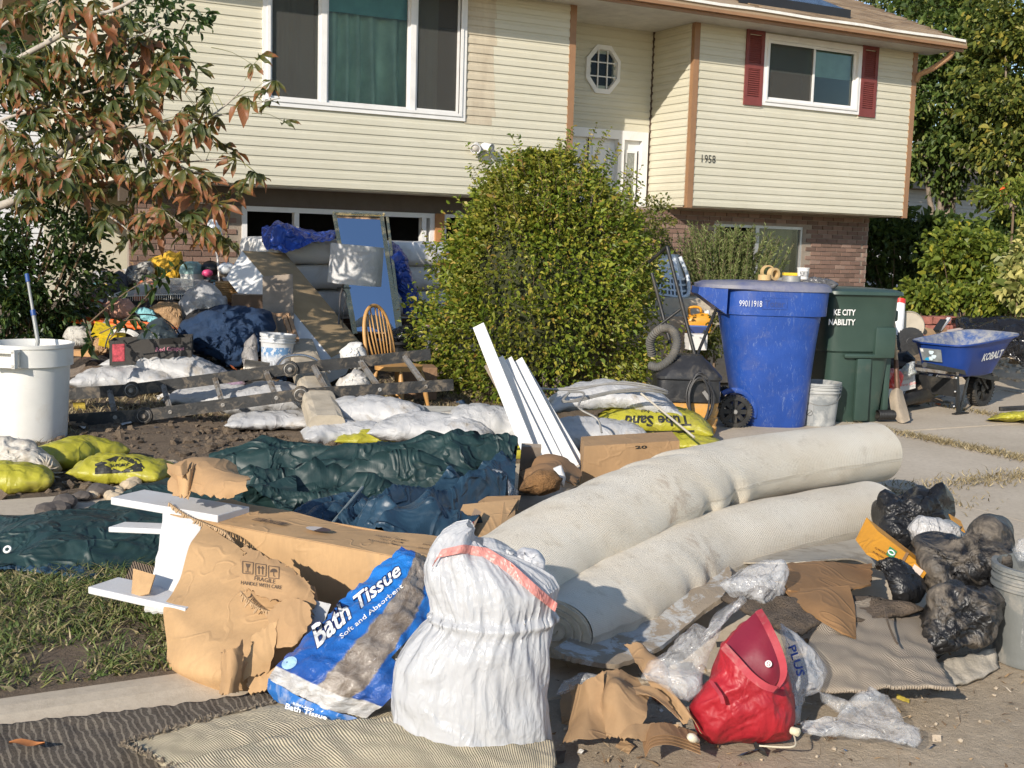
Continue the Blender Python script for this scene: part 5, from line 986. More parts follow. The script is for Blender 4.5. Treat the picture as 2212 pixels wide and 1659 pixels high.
lumpc('crumpled_paper','crumpled brown packing paper at the left foot of the heap','paper',[(188,745),(200,722),(225,718),(240,740),(232,758),(205,762)],10.6,corrug('kraft_scrap',(.42,.27,.15)),.08,13,crs=.05,smooth=False)
lumpc('striped_cloth','white patterned cloth at the left foot of the heap','cloth',[(138,728),(150,710),(178,706),(200,720),(190,742),(160,748)],10.6,cloth('patterned_fabric',(.5,.48,.44),dirt=(.05,.05,.05),da=.45,ds=16),.1,14)
lumpc('white_towel','bundle of white towels by the foot of the wooden chair','towel',[(733,790),(736,760),(755,745),(780,742),(790,765),(796,790),(770,800)],9.95,cloth('white_towel_fabric',(.70,.69,.66)),.13,15,maxd=.04)
lumpc('white_rag','muddy white rag lying under the ladder by the chair','rag',[(718,850),(735,815),(765,800),(795,812),(800,845),(770,862)],9.5,cloth('white_rag_fabric',(.58,.56,.52),dirt=MUD,da=.45,ds=7),.12,16,maxd=.035)
# boxy things on the heap
def obx(name,label,cat,c,d,wpx,hpx,dep,mat,a=0.,roll=0.,bev=.006,group=None,pitch=0.):
    k=d/FPX;o=A(*c,d);V=MB();V.cbox((0,0,0),(wpx*k/2,0,0),(0,dep/2,0),(0,0,hpx*k/2),bev);P=roty(rotx(np.array(V.v),pitch),roll);V.v=list(loc2w(P,o,a));return solo(name,V,mat,label,cat,group)
bt=thing('step_bin','pale teal-lidded white pedal bin on the heap by the wall','bin',A(415,615,12.4));o=A(415,640,12.4);m=MB();m.lathe([(.0,0),(.10,0),(.125,.26),(.0,.26)],o,4,e0=RH+FH*.4,close=False);part('bin_body',m,plain('white_plastic',(.66,.66,.62),.5),bt,'auto');m=MB();m.lathe([(.13,.24),(.135,.27),(.12,.32),(.06,.37),(.0,.375)],o,4,e0=RH+FH*.4,close=False);m.lathe([(.07,.3),(.075,.36),(.07,.365)],o-FH*.07,12,close=False);part('lid',m,plain('teal_plastic',(.30,.47,.45),.45),bt,'auto')
hc=thing('bike_helmet','black helmet with a pink front on top of the heap','helmet',A(452,600,12.4));m=MB();m.sph(A(455,580,12.4),.1,16,10,(1,1.2,.85));part('shell',m,plain('black_shell',(.015,.015,.018),.35),hc,True);m=MB();m.sph(A(448,590,12.28),.055,14,8,(1.1,.9,.75));part('front_pad',m,plain('pink_pad',(.75,.08,.22),.4),hc,True)
dl=thing('desk_lamp','white desk lamp with a thin pole standing before the brick wall','lamp',A(478,660,12.3));m=MB();m.tube([A(478,665,12.3),A(470,560,12.3),A(462,500,12.4)],.012,8);part('pole',m,plain('pale_metal',(.55,.5,.46),.4,metal=.5),dl,'auto');m=MB();m.lathe([(.03,.07),(.06,.05),(.115,-.08),(.112,-.085)],A(462,488,12.4),20,(0.2,-.2,1),close=False);m.sph(A(462,488,12.4),.07,14,8);part('lamp_shade',m,plain('white_shade',(.78,.78,.78),.4),dl,True);m=MB();m.sph(A(490,580,12.3),.085,14,8,(1.1,1,.8));part('lamp_head',m,plain('frosted_shade',(.62,.66,.70),.3),dl,True)
# wire rack
M_WIRE=plain('white_wire',(.62,.62,.58),.4);rk=thing('wire_shelf','white ventilated wire shelf lying across the heap','wire shelf',A(330,640,11.9));qa=qmap(A(232,648,11.3),A(440,640,11.6),A(450,612,12.3),A(345,606,12.3));m=MB()
for v in(0,.5,1):m.tube([qa(0,v)+ZV*.03,qa(1,v)+ZV*.03],.006,6)
part('frame_wire',m,M_WIRE,rk)
for u in np.linspace(0,1,44):m=MB();m.tube([qa(u,0)-ZV*.02,qa(u,0)+ZV*.035,qa(u,1)+ZV*.035],.0032,5);part('wire',m,M_WIRE,rk)
for k,(p,q_)in enumerate((((130,684,11.1),(352,703,10.8)),((120,690,11.0),(355,712,10.7)),((290,708,10.75),(362,692,11.2)))):m=MB();m.tube([A(*p),A(*q_)],.02,10);m.cur=1;m.tube([A(*p)+(A(*q_)-A(*p))*.45,A(*p)+(A(*q_)-A(*p))*.5],.023,10);solo('orange_pole',m,[plain('orange_plastic',(.72,.14,.03),.45,dirt=MUD,da=.2),plain('grey_joint',(.25,.25,.25),.5)],('upper orange pole with a grey joint lying across the heap','lower orange pole with a grey joint nearest the grape box','short orange pole crossing behind the slate sack')[k],'pole','orange poles on the heap','auto')
th_=np.linspace(rad(-5),rad(175),30);hpnt=A(318,760,10.5);m=MB();m.tube([hpnt+RH*(.32*math.cos(t)-.02)+ZV*(.34*math.sin(t))+FH*.12*math.cos(t)for t in th_],.007,6);solo('black_hoop',m,plain('black_rubber',(.02,.02,.02),.5),'thin black hoop arching over the grape box','hoop',smooth='auto')
# grape box
gb=thing('produce_box','black cardboard produce box lettered Red Grapes on the soil','box',GT(325,800));fa,fb=A(238,790,10.0),A(413,781,10.15);u=(fb-fa)/np.linalg.norm(fb-fa);v=np.cross(ZV,u);hgt=.215;M_GBX=corrug('grape_box_card',(.055,.05,.045));m=MB();ln=np.linalg.norm(fb-fa)
for a,b,hh in((fa,fb,hgt),(fa+v*.33,fb+v*.33,hgt),(fa,fa+v*.33,hgt),(fb,fb+v*.33,hgt)):m.bar(a+ZV*hh/2,b+ZV*hh/2,.012,hh)
m.obox((fa+fb)/2+v*.165+ZV*.01,u*ln/2,v*.165,ZV*.008);part('carton',m,M_GBX,gb);letters('Red Grapes',.24,lambda x,y:fa+u*(ln*.56+x)-v*.012+ZV*(.105+y),plain('pink_print',(.55,.22,.28),.6),gb,bold=.02)
m=MB();m.obox(fa+u*.07-v*.008+ZV*.11,u*.05,v*.003,ZV*.075);part('grape_picture',m,plain('grape_print',(.45,.06,.08),.6,.5,40),gb);m=MB();m.obox(fa+u*.5-v*.008+ZV*.19,u*.09,v*.004,ZV*.025);part('hand_hole',m,M_DARK,gb)
# yellow packets, coil, wooden bits
for k,(c,w_,h_,a)in enumerate((((228,716),52,10,.25),((243,732),48,18,.2))):obx('yellow_packet',('narrow yellow packet lying on the heap beside the shrub','yellow printed packet in front of the narrow one')[k],'packet',c,10.5,w_,h_,.2,plain('yellow_print',(.72,.52,.02),.45,dirt=(.12,.1,.05),da=.4,ds=30),a,.22,pitch=.5,group='yellow packets')
cl=A(262,738,10.45);m=MB()
for k in range(4):m.tube([cl+RH*(.14+.008*k)*math.cos(t)+ZV*(.09+.006*k)*math.sin(t)+FH*(.02*k)for t in np.linspace(0,math.pi,18)],.008,6)
solo('white_cable_coil',m,plain('white_cable',(.66,.65,.62),.4),'coil of white cable arched beside the yellow packets','cable',smooth='auto')
obx('wood_block','short sawn timber block on the soil left of the grape box','timber',(170,762),10.3,75,13,.12,plain('sawn_timber',(.45,.25,.11),.8,.25,6,.3),.05,.03)
obx('drawer_box','dark brown wooden drawer box under the white shelf end','box',(540,652),11.5,68,34,.35,plain('dark_walnut',(.085,.05,.03),.55,.3,4),.1)
# wicker basket
bk=thing('wicker_basket','square woven wicker basket between the plastic bag and the white shelf','basket',A(496,655,11.9));o=A(496,652,11.9);M_WIC=plain('wicker',(.50,.29,.12),.7,.25,20,.3)
for k in range(9):m=MB();r0=.095+.002*k;m.tube([o+RH*r0*sx+FH*r0*sy+ZV*(.012+.023*k)for sx,sy in((-1,-1),(0,-1.06),(1,-1),(1.06,0),(1,1),(0,1.06),(-1,1),(-1.06,0))],.0135,6,closed=True);part('woven_strand',m,M_WIC,bk,True)
m=MB();m.obox(o+ZV*.1,RH*.09,FH*.09,ZV*.1);part('lining',m,plain('dark_lining',(.10,.06,.03),.9),bk)
# leaning cabinet panel
P0,P1,Q0,Q1=A(523,542,12.0),A(615,547,12.45),A(715,773,10.75),A(779,742,11.25);wv=A(488,600,11.75)-P0
cb=thing('cabinet_side','tall tan-backed white cabinet leaning across the mattresses','cabinet',Q0);m=MB();m.hexa([P0+wv,P1+wv,Q1+wv,Q0+wv,P0,P1,Q1,Q0]);part('carcass',m,plain('white_melamine',(.76,.76,.75),.4,.05,4,.05),cb);n_=np.cross(P1-P0,Q0-P0);n_/=np.linalg.norm(n_);n_=n_ if n_[2]>0 else-n_;m=MB();m.add([p+n_*.004 for p in(P0,P1,Q1,Q0)],[(0,1,2,3)]);part('back_panel',m,plain('tan_hardboard',(.36,.26,.145),.7,.12,5,.1),cb)
M_GRYW=plain('weathered_wood',(.28,.23,.18),.85,.25,5,.4,20)
m=MB();a,b=A(602,738,10.9),A(600,596,11.35);m.bar(a,b,.022,66*11.1/FPX,up=RH);solo('grey_plank',m,M_GRYW,'weathered grey plank leaning upright on the tan cabinet','plank')
tr=thing('wooden_trestle','small wooden frame leaning below the grey plank','frame',A(612,740,10.7));M_PINE=plain('old_pine',(.34,.21,.12),.75,.25,5,.3)
for p,q_ in(((590,678,10.9),(598,735,10.6)),((612,678,10.9),(632,738,10.6)),((622,678,10.95),(642,735,10.6)),((586,680,10.9),(625,680,10.9))):m=MB();m.bar(A(*p),A(*q_),.035,.03);part('strut',m,M_PINE,tr)
# mattresses
M_MATT=plain('white_ticking',(.76,.75,.73),.7,.06,3,.4,45,dirt=(.5,.44,.36),da=.25,ds=2.5);M_MPL=film('mattress_film',(.75,.75,.76),.35,.2,.6,18)
def mattress(label,x0,x1,y0,y1,z0,z1,sd):
    V=MB();V.cbox((0,0,0),((x1-x0)/2,0,0),(0,(y1-y0)/2,0),(0,0,(z1-z0)/2),.09);bm=bmesh.new();me=npmesh('t',V.v,V.f);bm.from_mesh(me);bpy.data.meshes.remove(me);bmesh.ops.subdivide_edges(bm,edges=[e for e in bm.edges if e.calc_length()>.2],cuts=14,use_grid_fill=True);bm.verts.index_update()
    P=np.array([v.co[:]for v in bm.verts]);F=[[v.index for v in f.verts]for f in bm.faces];bm.free();P[:,2]+=.03*hnoise(P[:,0],P[:,1],sd,2.,2)+.012*crease(P,sd,5,1.);P[:,1]+=.02*hnoise(P[:,0],P[:,2],sd+1,4,2);P=P+[(x0+x1)/2,(y0+y1)/2,(z0+z1)/2];mm=MB();mm.add(P,F);return solo('mattress',mm,M_MATT,label,'mattress','stacked mattresses under the window',True)
zt=A(600,512,13)[2]
mattress('top white mattress of the stack, under the blue tarp',3.35,5.62,12.35,13.25,zt-.28,zt,1);mattress('middle white mattress of the stack behind the tan cabinet',3.75,5.72,12.42,13.4,zt-.57,zt-.29,2);mattress('bottom white mattress of the stack behind the lamp pole',3.9,5.7,12.46,13.45,zt-.88,zt-.58,3)
# blue tarp on the mattresses
q=N('blue_tarp');n1=q.noise(9,5,.65,.6);b=q.bump(q.noise(6,3,.5,1.),.6,.06);b=q.bump(q.ridge(6,None,.07),.7,.02,b);q.bump(q.noise(25,5),.3,.005,b);M_BTARP=q.fin(q.mix(q.ramp(n1,[(.3,0),(.7,1)]),(.008,.035,.22),(.02,.075,.40)),.3)
bt=thing('blue_tarpaulin','bright blue tarpaulin thrown over the mattress stack and hanging at its right','tarpaulin',A(640,540,12.6));zt2=zt+.02
drape('tarp_fold',[[(565,500,12.9),(600,490,12.9),(660,500,12.95),(722,500,13.0)],[(566,515,12.4),(600,488,12.35),(650,505,12.4),(722,512,12.5)],[(570,530,12.28),(600,525,12.25),(630,528,12.3),(680,516,12.35)],[(578,545,12.26),(605,552,12.22),(622,552,12.24),(645,535,12.28)]],40,60,M_BTARP,bt,1.0,.05,3,bump=ridged(3,.09,1.6,4.,FH+RH*.3))
drape('tarp_fold',[[(842,520,12.8),(850,522,12.75),(862,530,12.7)],[(842,550,12.5),(868,552,12.42),(880,560,12.5)],[(848,600,12.4),(882,600,12.34),(893,605,12.45)],[(868,650,12.36),(890,645,12.3),(906,645,12.4)],[(872,678,12.33),(892,682,12.28),(912,682,12.36)]],50,26,M_BTARP,bt,1.05,.02,5)
lumpc('white_pillow','white pillow hanging out right of the mirror under the blue tarp','pillow',[(838,560),(855,560),(872,590),(870,620),(850,632),(838,628)],12.9,cloth('pillow_ticking',(.68,.68,.70)),.14,21,maxd=.02)
# mirror door
mr=thing('mirror_door','tall gold-framed mirror door leaning on the mattresses reflecting blue sky','mirror',A(810,725,12.0));c4=[A(722,462,12.75),A(824,466,12.75),A(862,724,11.95),A(768,722,11.95)];fn=qmap(*c4);nn=np.cross(c4[1]-c4[0],c4[3]-c4[0]);nn/=np.linalg.norm(nn);nn=nn if nn@FH<0 else-nn
q=N('mirror_glass');M_MIR=q.fin((.62,.74,.86),.02,Metallic=1.);m=MB();m.add([fn(u,v)+nn*.008 for u,v in((.04,.04),(.96,.04),(.96,.98),(.04,.98))],[(0,1,2,3)]);part('mirror_glass',m,M_MIR,mr);m=MB();m.add([fn(u,v)-nn*.004 for u,v in((.02,.02),(.98,.02),(.98,.99),(.02,.99))],[(0,1,2,3)]);part('backing',m,M_PINE,mr)
M_GOLD=plain('brass_frame',(.62,.52,.30),.28,.12,8,.1,metal=.85)
for a,b in(((0,0),(1,0)),((0,0),(0,1)),((1,0),(1,1))):m=MB();m.bar(fn(*a),fn(*b),.045,.02,up=nn);m.bar(fn(*a)+nn*.012,fn(*b)+nn*.012,.014,.012,up=nn);part('frame_rail',m,M_GOLD,mr)
m=MB();m.bar(fn(1.12,.01),fn(1.06,1),.03,.02,up=nn);m.sph(fn(1.06,-.01)+nn*.01,.018,8,6);part('track',m,M_GOLD,mr);m=MB();m.bar(fn(-.04,.55),fn(-.02,.99),.04,.02,up=nn);m.sph(fn(.0,-.005)+nn*.01,.015,8,6);part('track',m,M_GOLD,mr)
# floor lamp
lp=thing('floor_lamp','floor lamp with a white drum shade standing before the mirror','lamp',A(728,776,11.3));sc_=A(769,571,11.5);ks=11.5/FPX;m=MB();ax=np.array([.03,0,1.])+RH*.04;m.lathe([(58*ks,-43*ks),(57*ks,41*ks),(56*ks,41*ks),(57*ks,-43*ks)],sc_,40,ax,close=False);part('lamp_shade',m,softbag('lamp_linen',(.74,.74,.74),.8,.25,.1),lp,'auto')
m=MB();m.tube([A(727,778,11.4),A(735,640,11.45),A(742,612,11.5),sc_+ZV*.05],.011,8);part('pole',m,plain('dark_pole',(.12,.11,.10),.35,metal=.6),lp,'auto');m=MB();m.tube(spline([A(738,622,11.4),A(748,640,11.38),A(740,690,11.38),A(745,740,11.4)],16),.005,5);m.tube([A(728,622,11.45),A(758,622,11.45)],.006,5);part('cord',m,plain('black_cord',(.015,.015,.015),.5),lp,'auto');m=MB();m.lathe([(0,0),(.13,0),(.13,.015),(.02,.03),(0,.03)],A(727,782,11.4),24,close=False);part('base',m,plain('dark_base',(.08,.08,.08),.4,metal=.4),lp,'auto')
# white bucket with label, pot, chrome tube
def pail(name,label,px,pyb,d,rb,rt,h,mat,tilt=(0,0,1),lab=None,rings=3,z=None,bail=True,cat='bucket'):
    o=A(px,pyb,d);ax=np.asarray(tilt,float);ax/=np.linalg.norm(ax);t=thing(name,label,cat,o);pr=[(0,0),(rb,0),(rb+.004,.01)]
    for k in range(12):pr.append((rb+(rt-rb)*(k+1)/13,h*.74*(k+1)/12))
    for k in range(rings):z0=h*(.76+.075*k);pr+=[(rt,z0),(rt+.012,z0+.003),(rt+.012,z0+.011),(rt+.002,z0+.014)]
    pr+=[(rt+.004,h-.02),(rt+.014,h-.018),(rt+.014,h),(rt-.006,h),(rt-.008,h-.05),(rb,.03),(0,.03)];m=MB();m.lathe(pr,o,40,ax,close=False);part('bucket_body',m,mat,t,'auto')
    if bail:
        e=np.cross(ax,FH);e/=np.linalg.norm(e);f_=np.cross(e,ax);m=MB();c=o+ax*h*.86;m.tube([c+e*(rt+.012)*math.cos(a)-FH*(rt*1.0)*math.sin(a)*.95-ax*h*.36*math.sin(a)for a in np.linspace(0,math.pi,26)],.0028,6);part('bail',m,plain('bail_wire',(.35,.34,.32),.4,metal=.7),t,'auto')
        m=MB();
        for s in(1,-1):m.obox(c+e*s*(rt+.014),e*.007,FH*.016,ax*.022)
        part('bail_lug',m,mat,t)
    return t,o,ax
pl,o,ax=pail('plaster_bucket','white plaster bucket with a blue printed label beside the navy blanket',596,800,10.35,.125,.148,.33,plain('milky_plastic',(.58,.59,.60),.4,.06),(.06,0,1),bail=False);m=MB();P=np.array([[o+ax*z+(.1335+.0155*(z-.05)/.2)*(RH*math.sin(a)-FH*math.cos(a))for z in np.linspace(.05,.215,4)]for a in np.linspace(-1.1,1.2,20)]);m.grid(P);q=N('bucket_label');zz_=q.xyz()[2];M_LAB=q.fin(q.mix(q.ramp(q.noise(40,2,sc=(1,1,.6)),[(.45,0),(.5,1)],'CONSTANT'),q.ramp(zz_,[(.0,(.10,.10,.12)),(.12,(.5,.52,.55)),(.16,(.12,.25,.45))]),(.55,.58,.62)),.5);part('label',m,M_LAB,pl,True)
lumpc('clear_bag','crumpled clear plastic bag beside the plaster bucket','plastic bag',[(520,775),(530,745),(548,725),(556,750),(552,790),(530,800)],10.3,softbag('frosted_plastic',(.45,.43,.42),.3,.35),.1,22,excess=1.2)
m=MB();o=A(527,798,9.75);ax=RH*.95+FH*.15-ZV*.12;m.lathe([(.085,0),(.088,.01),(.086,.2),(.089,.205),(.08,.205),(.078,.02)],o,28,ax,close=False);m.lathe([(0,.19),(.08,.19)],o,28,ax,close=False);solo('tin_can',m,plain('tarnished_tin',(.16,.15,.13),.35,.3,20,.5,60,metal=.7),'tarnished tin can on its side before the plaster bucket','can',smooth='auto')
m=MB();m.tube(spline([A(585,815,9.5),A(605,780,9.6),A(622,770,9.65),A(655,768,9.7),A(685,780,9.75),A(712,805,9.8)],40),.014,10);solo('chrome_tube',m,plain('chrome',(.6,.58,.55),.2,.1,metal=.9,dirt=MUD,da=.15),'bent chrome tube handle arching over the concrete beam','tube',smooth='auto')
# windsor chair
M_OAK=plain('golden_oak',(.50,.27,.09),.45,.18,8,.15,25);ch=thing('windsor_chair','golden oak spindle-back chair standing by the ladder end','chair',GT(872,884));cd_=10.05;fw=RH*.84-FH*.54;lt=RH*.54+FH*.84;sc0=A(862,793,cd_);sz=sc0[2]
pts=[sc0+fw*(.21*math.cos(t)*(1 if math.cos(t)>0 else .95))*(1.0)+lt*.215*math.sin(t)*(1-.12*math.cos(t))for t in np.linspace(0,2*math.pi,28,endpoint=False)];m=MB();m.prism([p-ZV*.018 for p in pts],ZV*.036);part('seat',m,M_OAK,ch,'auto')
bk0=sc0-fw*.17;hoop=[]
for t in np.linspace(0,1,30):
    a=math.pi*t;x=-.185*math.cos(a)*(1+.12*math.sin(a));hh=.52*math.sin(a)**.62;hoop.append(bk0+lt*x+ZV*(.0+hh)-fw*(.02+.20*hh))
m=MB();m.tube(hoop,.0165,10);part('back_hoop',m,M_OAK,ch,True)
for k in range(7):
    x=-.135+.045*k;i=int(np.argmin([abs((h-bk0)@lt-x*1.12)+(0 if(h-bk0)[2]>.2 else 9)for h in hoop]));m=MB();m.tube([bk0+lt*x*.82+ZV*.005,(bk0+lt*x+hoop[i])/2,hoop[i]],[.008,.009,.006],8);part('spindle',m,M_OAK,ch,True)
gz=terr(*sc0[:2])
for a,b in((1,1),(1,-1),(-1,1),(-1,-1)):
    p=sc0+fw*.13*a+lt*.14*b-ZV*.015;e=sc0+fw*.19*a+lt*.19*b;e=np.array([e[0],e[1],gz]);P=np.array([p+(e-p)*t for t in np.linspace(0,1,12)]);m=MB();m.tube(P,[.015,.016,.021,.023,.019,.014,.021,.023,.02,.018,.016,.014],10);part('leg',m,M_OAK,ch,True)
for a in(1,-1):m=MB();m.tube([sc0+fw*.165*1+lt*.17*a-ZV*(sz-gz)*.58,sc0-fw*.165+lt*.17*a-ZV*(sz-gz)*.58],[.011,.011],8);part('stretcher',m,M_OAK,ch,True)
m=MB();m.tube([sc0+lt*.17-ZV*(sz-gz)*.58,sc0-lt*.17-ZV*(sz-gz)*.58],.011,8);part('stretcher',m,M_OAK,ch,True)
# drum table with black plastic, boxes at the window foot
m=MB();o=A(868,790,11.6);m.lathe([(0,0),(.20,0),(.20,.03),(.17,.06),(.17,.22),(.27,.235),(.27,.26),(0,.26)],o,32,close=False);solo('black_table',m,plain('black_lacquer',(.015,.015,.016),.3),'low round black table behind the wooden chair','table',smooth='auto')
lumpc('black_plastic','crumpled black plastic on the round black table','plastic',[(832,735),(840,718),(870,706),(905,708),(930,722),(928,738),(880,742)],11.5,film('black_film',(.02,.022,.025),.92,.2,.7,22),.12,23,excess=1.25,maxd=.04)
obx('spotted_box','grey carton with white dots beside the round shrub','box',(940,745),11.3,34,46,.25,plain('dotted_card',(.10,.10,.11),.6,.1,4,0,dirt=(.5,.5,.5),da=.5,ds=22),.3);obx('small_carton','small red and white carton on the spotted box','box',(935,712),11.6,30,16,.15,plain('red_white_card',(.6,.58,.56),.6,dirt=(.5,.04,.05),da=.55,ds=16),-.2,.3)
obx('brown_carton','open brown carton behind the chair seat','box',(905,825),10.6,70,70,.3,corrug('brown_card',(.26,.15,.08)),.2);obx('white_board','white board lying flat behind the sandbags by the shrub','board',(935,888),9.3,105,10,.35,plain('white_board_paint',(.62,.6,.54),.5,dirt=MUD,da=.4),.05);obx('grey_carton','grey carton at the foot of the orange post','box',(925,680),12.7,42,50,.2,corrug('grey_card',(.16,.15,.14)),.1)
# cable on the sandbags
m=MB();M_CBL=plain('grey_cable',(.30,.29,.27),.35,.1,metal=.3)
for k in range(2):m.tube(spline([A(1160+8*k,838+3*k,8.75),A(1240,842-4*k,8.68),A(1330,826+3*k,8.65),A(1400,832+5*k,8.6),A(1442,846+4*k,8.6),A(1400,838+6*k,8.5),A(1320,846+3*k,8.5),A(1250,862+4*k,8.45),A(1215+3*k,868-3*k,8.45),A(1230,846+2*k,8.5)],60),.008,6)
m.tube(spline([A(1230,846,8.5),A(1262,850,8.4),A(1250,880,8.25),A(1290,905,8.2),A(1300,935,8.15)],20),.008,6);solo('electric_cable',m,M_CBL,'grey armoured electric cable looped over the white sandbags','cable',smooth='auto')
m=MB();m.tube([A(1385,850,8.45),A(1500,945,7.9)],.008,8);solo('thin_rod',m,plain('pale_rod',(.52,.47,.38),.5),'thin pale rod lying over the yellow printed sandbag','rod',smooth='auto')
# trim boards
M_TRIM=plain('white_trim_paint',(.76,.75,.72),.45,.05,5,.1,dirt=(.45,.38,.28),da=.22,ds=6)
tb_=[((1035,706,8.25),(1152,998,7.1),.085,.035,'foremost white trim board, standing highest above the sandbags'),((1078,775,8.2),(1185,1000,7.15),.07,.02,'narrow white trim board just right of the highest one'),((1096,778,8.22),(1210,1010,7.15),.08,.02,'grooved white trim board in the middle of the bundle'),((1115,782,8.25),(1235,1015,7.12),.11,.02,'broad white trim board at the right of the bundle'),((1130,795,8.3),(1262,1018,7.2),.07,.03,'rounded white trim piece outermost at the right')]
for p,q_,w,h,lb in tb_:m=MB();a,b=A(*p),A(*q_);m.bar(a,b,w,h,up=-FH);m.bar(a-FH*h*.6,b-FH*h*.6,w*.35,.006,up=-FH);solo('trim_board',m,M_TRIM,lb,'board','white trim boards')
m=MB();m.bar(A(1058,775,8.3),A(1178,990,7.3),.07,.015,up=-FH);m.bar(A(1050,790,8.32),A(1150,970,7.35),.03,.012,up=-FH);solo('broken_plank',m,M_GRYW,'broken raw plank behind the white trim boards','plank')
m=MB();m.tube(spline([A(1062,985,7.9),A(1075,970,7.85),A(1110,962,7.85),A(1150,955,7.9)],16),.008,6);solo('bent_wire',m,M_CBL,'bent grey wire over the yellow sandbag at the foot of the trim boards','wire',smooth='auto')
# ================================================================ wheeled bins
def sect(cx,cy,hx,hy,z,n=40,e=3.2,o=None,a=0.):
    t=np.linspace(0,2*math.pi,n,endpoint=False);c,s=np.cos(t),np.sin(t);P=np.stack([cx+hx*np.sign(c)*np.abs(c)**(2/e),cy+hy*np.sign(s)*np.abs(s)**(2/e),np.full(n,z)],-1);return loc2w(P,o,a)
q=N('blue_bin_plastic');n1=q.noise(3,5);sc1=q.ramp(q.noise(30,6,.8,2.,sc=(1,1,.25)),[(.57,0),(.63,.45)]);sc2=q.ramp(q.noise(5,8,.75,1.),[(.52,0),(.78,.4)])
c=q.mix(q.ramp(n1,[(.3,0),(.7,1)]),(.012,.050,.24),(.020,.075,.34));c=q.mix(sc1,c,(.2,.26,.42));c=q.mix(sc2,c,(.16,.16,.2));q.bump(q.noise(25,5,.6),.12,.006);M_BLUE=q.fin(c,.38)
q=N('dusty_blue_lid');c=q.mix(q.ramp(q.noise(3,7,.7),[(.35,.25),(.7,.95)]),(.012,.04,.2),(.27,.26,.26));M_BLID=q.fin(c,.6)
q=N('green_bin_plastic');c=q.mix(q.ramp(q.noise(3,5),[(.3,0),(.7,1)]),(.028,.055,.044),(.042,.075,.06));c=q.mix(q.ramp(q.noise(26,6,.8,2.,sc=(1,1,.3)),[(.66,0),(.74,.3)]),c,(.16,.18,.16));c=q.mix(q.ramp(q.noise(4,7,.7),[(.6,0),(.8,.4)]),c,(.14,.12,.09));q.bump(q.noise(25,5),.1,.006);M_GREEN=q.fin(c,.42)
M_BLK=plain('black_plastic',(.018,.018,.018),.5,.3,8,.3,50,dirt=(.10,.085,.06),da=.3);M_TYRE=plain('dusty_tyre',(.03,.03,.03),.8,.3,10,.5,60,dirt=(.14,.115,.085),da=.4)
ob=GT(1668,926)+FH*.30;ob[2]=terr(*ob[:2]);db=depth(ob);kb=db/FPX;bb=thing('wheeled_bin','blue wheeled recycling bin with tape rolls on its lid','wheeled bin',ob)
zt=lambda py:A(1668,py,db)[2]-ob[2];XU=lambda px:(px-1668)*kb
R_=[]
for z,x0,x1,hy in((0,1612,1748,.25),(.02,1606,1750,.26),(.3,1590,1754,.285),(.7,1570,1762,.315),(zt(678),1558,1769,.33),(zt(676),1552,1780,.345),(zt(645),1551,1782,.35),(zt(626),1550,1783,.35)):R_.append(sect((XU(x0)+XU(x1))/2,0,(XU(x1)-XU(x0))/2,hy,z,56,3.0,ob))
m=MB();m.grid(np.array(R_),cv=True);m.add(R_[0],[tuple(range(55,-1,-1))]);part('bin_body',m,M_BLUE,bb,'auto')
m=MB();m.hexa([loc2w(np.array(p),ob)for p in((XU(1503),-.20,zt(636)),(XU(1560),-.30,zt(676)),(XU(1560),.30,zt(676)),(XU(1503),.20,zt(636)),(XU(1505),-.21,zt(622)),(XU(1560),-.32,zt(620)),(XU(1560),.32,zt(620)),(XU(1505),.21,zt(622)))]);part('handle',m,M_BLUE,bb)
m=MB();L_=[]
for z,x0,x1,hy in((zt(625),1548,1790,.36),(zt(622),1504,1790,.36),(zt(615),1503,1788,.355),(zt(609),1520,1778,.33),(zt(606),1580,1740,.22)):L_.append(sect((XU(x0)+XU(x1))/2,0,(XU(x1)-XU(x0))/2,hy,z,56,2.8,ob))
m.grid(np.array(L_),cv=True);m.add(L_[-1],[tuple(range(56))]);part('lid',m,[M_BLID],bb,'auto')
def wheel(name,c,ax,r,w,parent,spokes=8,mt=M_TYRE,mh=M_BLK):
    ax=np.asarray(ax)/np.linalg.norm(ax);m=MB();m.lathe([(r*.72,-w/2),(r*.95,-w/2),(r,-w/2+.01),(r,w/2-.01),(r*.95,w/2),(r*.72,w/2),(r*.70,0),(r*.72,-w/2)],c,40,ax,close=False);wp=part(name,m,mh,parent,'auto');e=np.cross(ax,ZV);e/=np.linalg.norm(e);u=np.cross(ax,e);m=MB()
    for k in range(36):t=k*2*math.pi/36;d=e*math.cos(t)+u*math.sin(t);m.obox(c+d*r,d*.006,np.cross(ax,d)*.006,ax*w*.5)
    part('tyre_tread',m,mt,wp);m=MB();m.lathe([(0,-w*.4),(r*.22,-w*.4),(r*.22,w*.4),(0,w*.4)],c,20,ax,close=False)
    for k in range(spokes):t=k*2*math.pi/spokes;d=e*math.cos(t)+u*math.sin(t);m.obox(c+d*r*.45,d*r*.3,np.cross(ax,d)*.018,ax*w*.22)
    part('hub',m,mh,wp);m=MB();m.lathe([(0,w*.4),(.02,w*.4),(.016,w*.55),(0,w*.56)],c,16,ax,close=False);part('axle_cap',m,M_ALUD,wp,'auto');return wp
for v in(-.30,.30):wheel('wheel',loc2w(np.array([XU(1588),v,.137]),ob),-FH,.137,.06,bb)
m=MB();c=loc2w(np.array([XU(1588),-.262,.137]),ob);P=[[c+RH*r0*math.cos(t)+ZV*r0*math.sin(t)-FH*o_ for r0,o_ in((.155,0),(.185,.012),(.20,.0))]for t in np.linspace(-.3,2.2,20)];m.grid(np.array(P));part('wheel_arch',m,M_BLUE,bb,True)
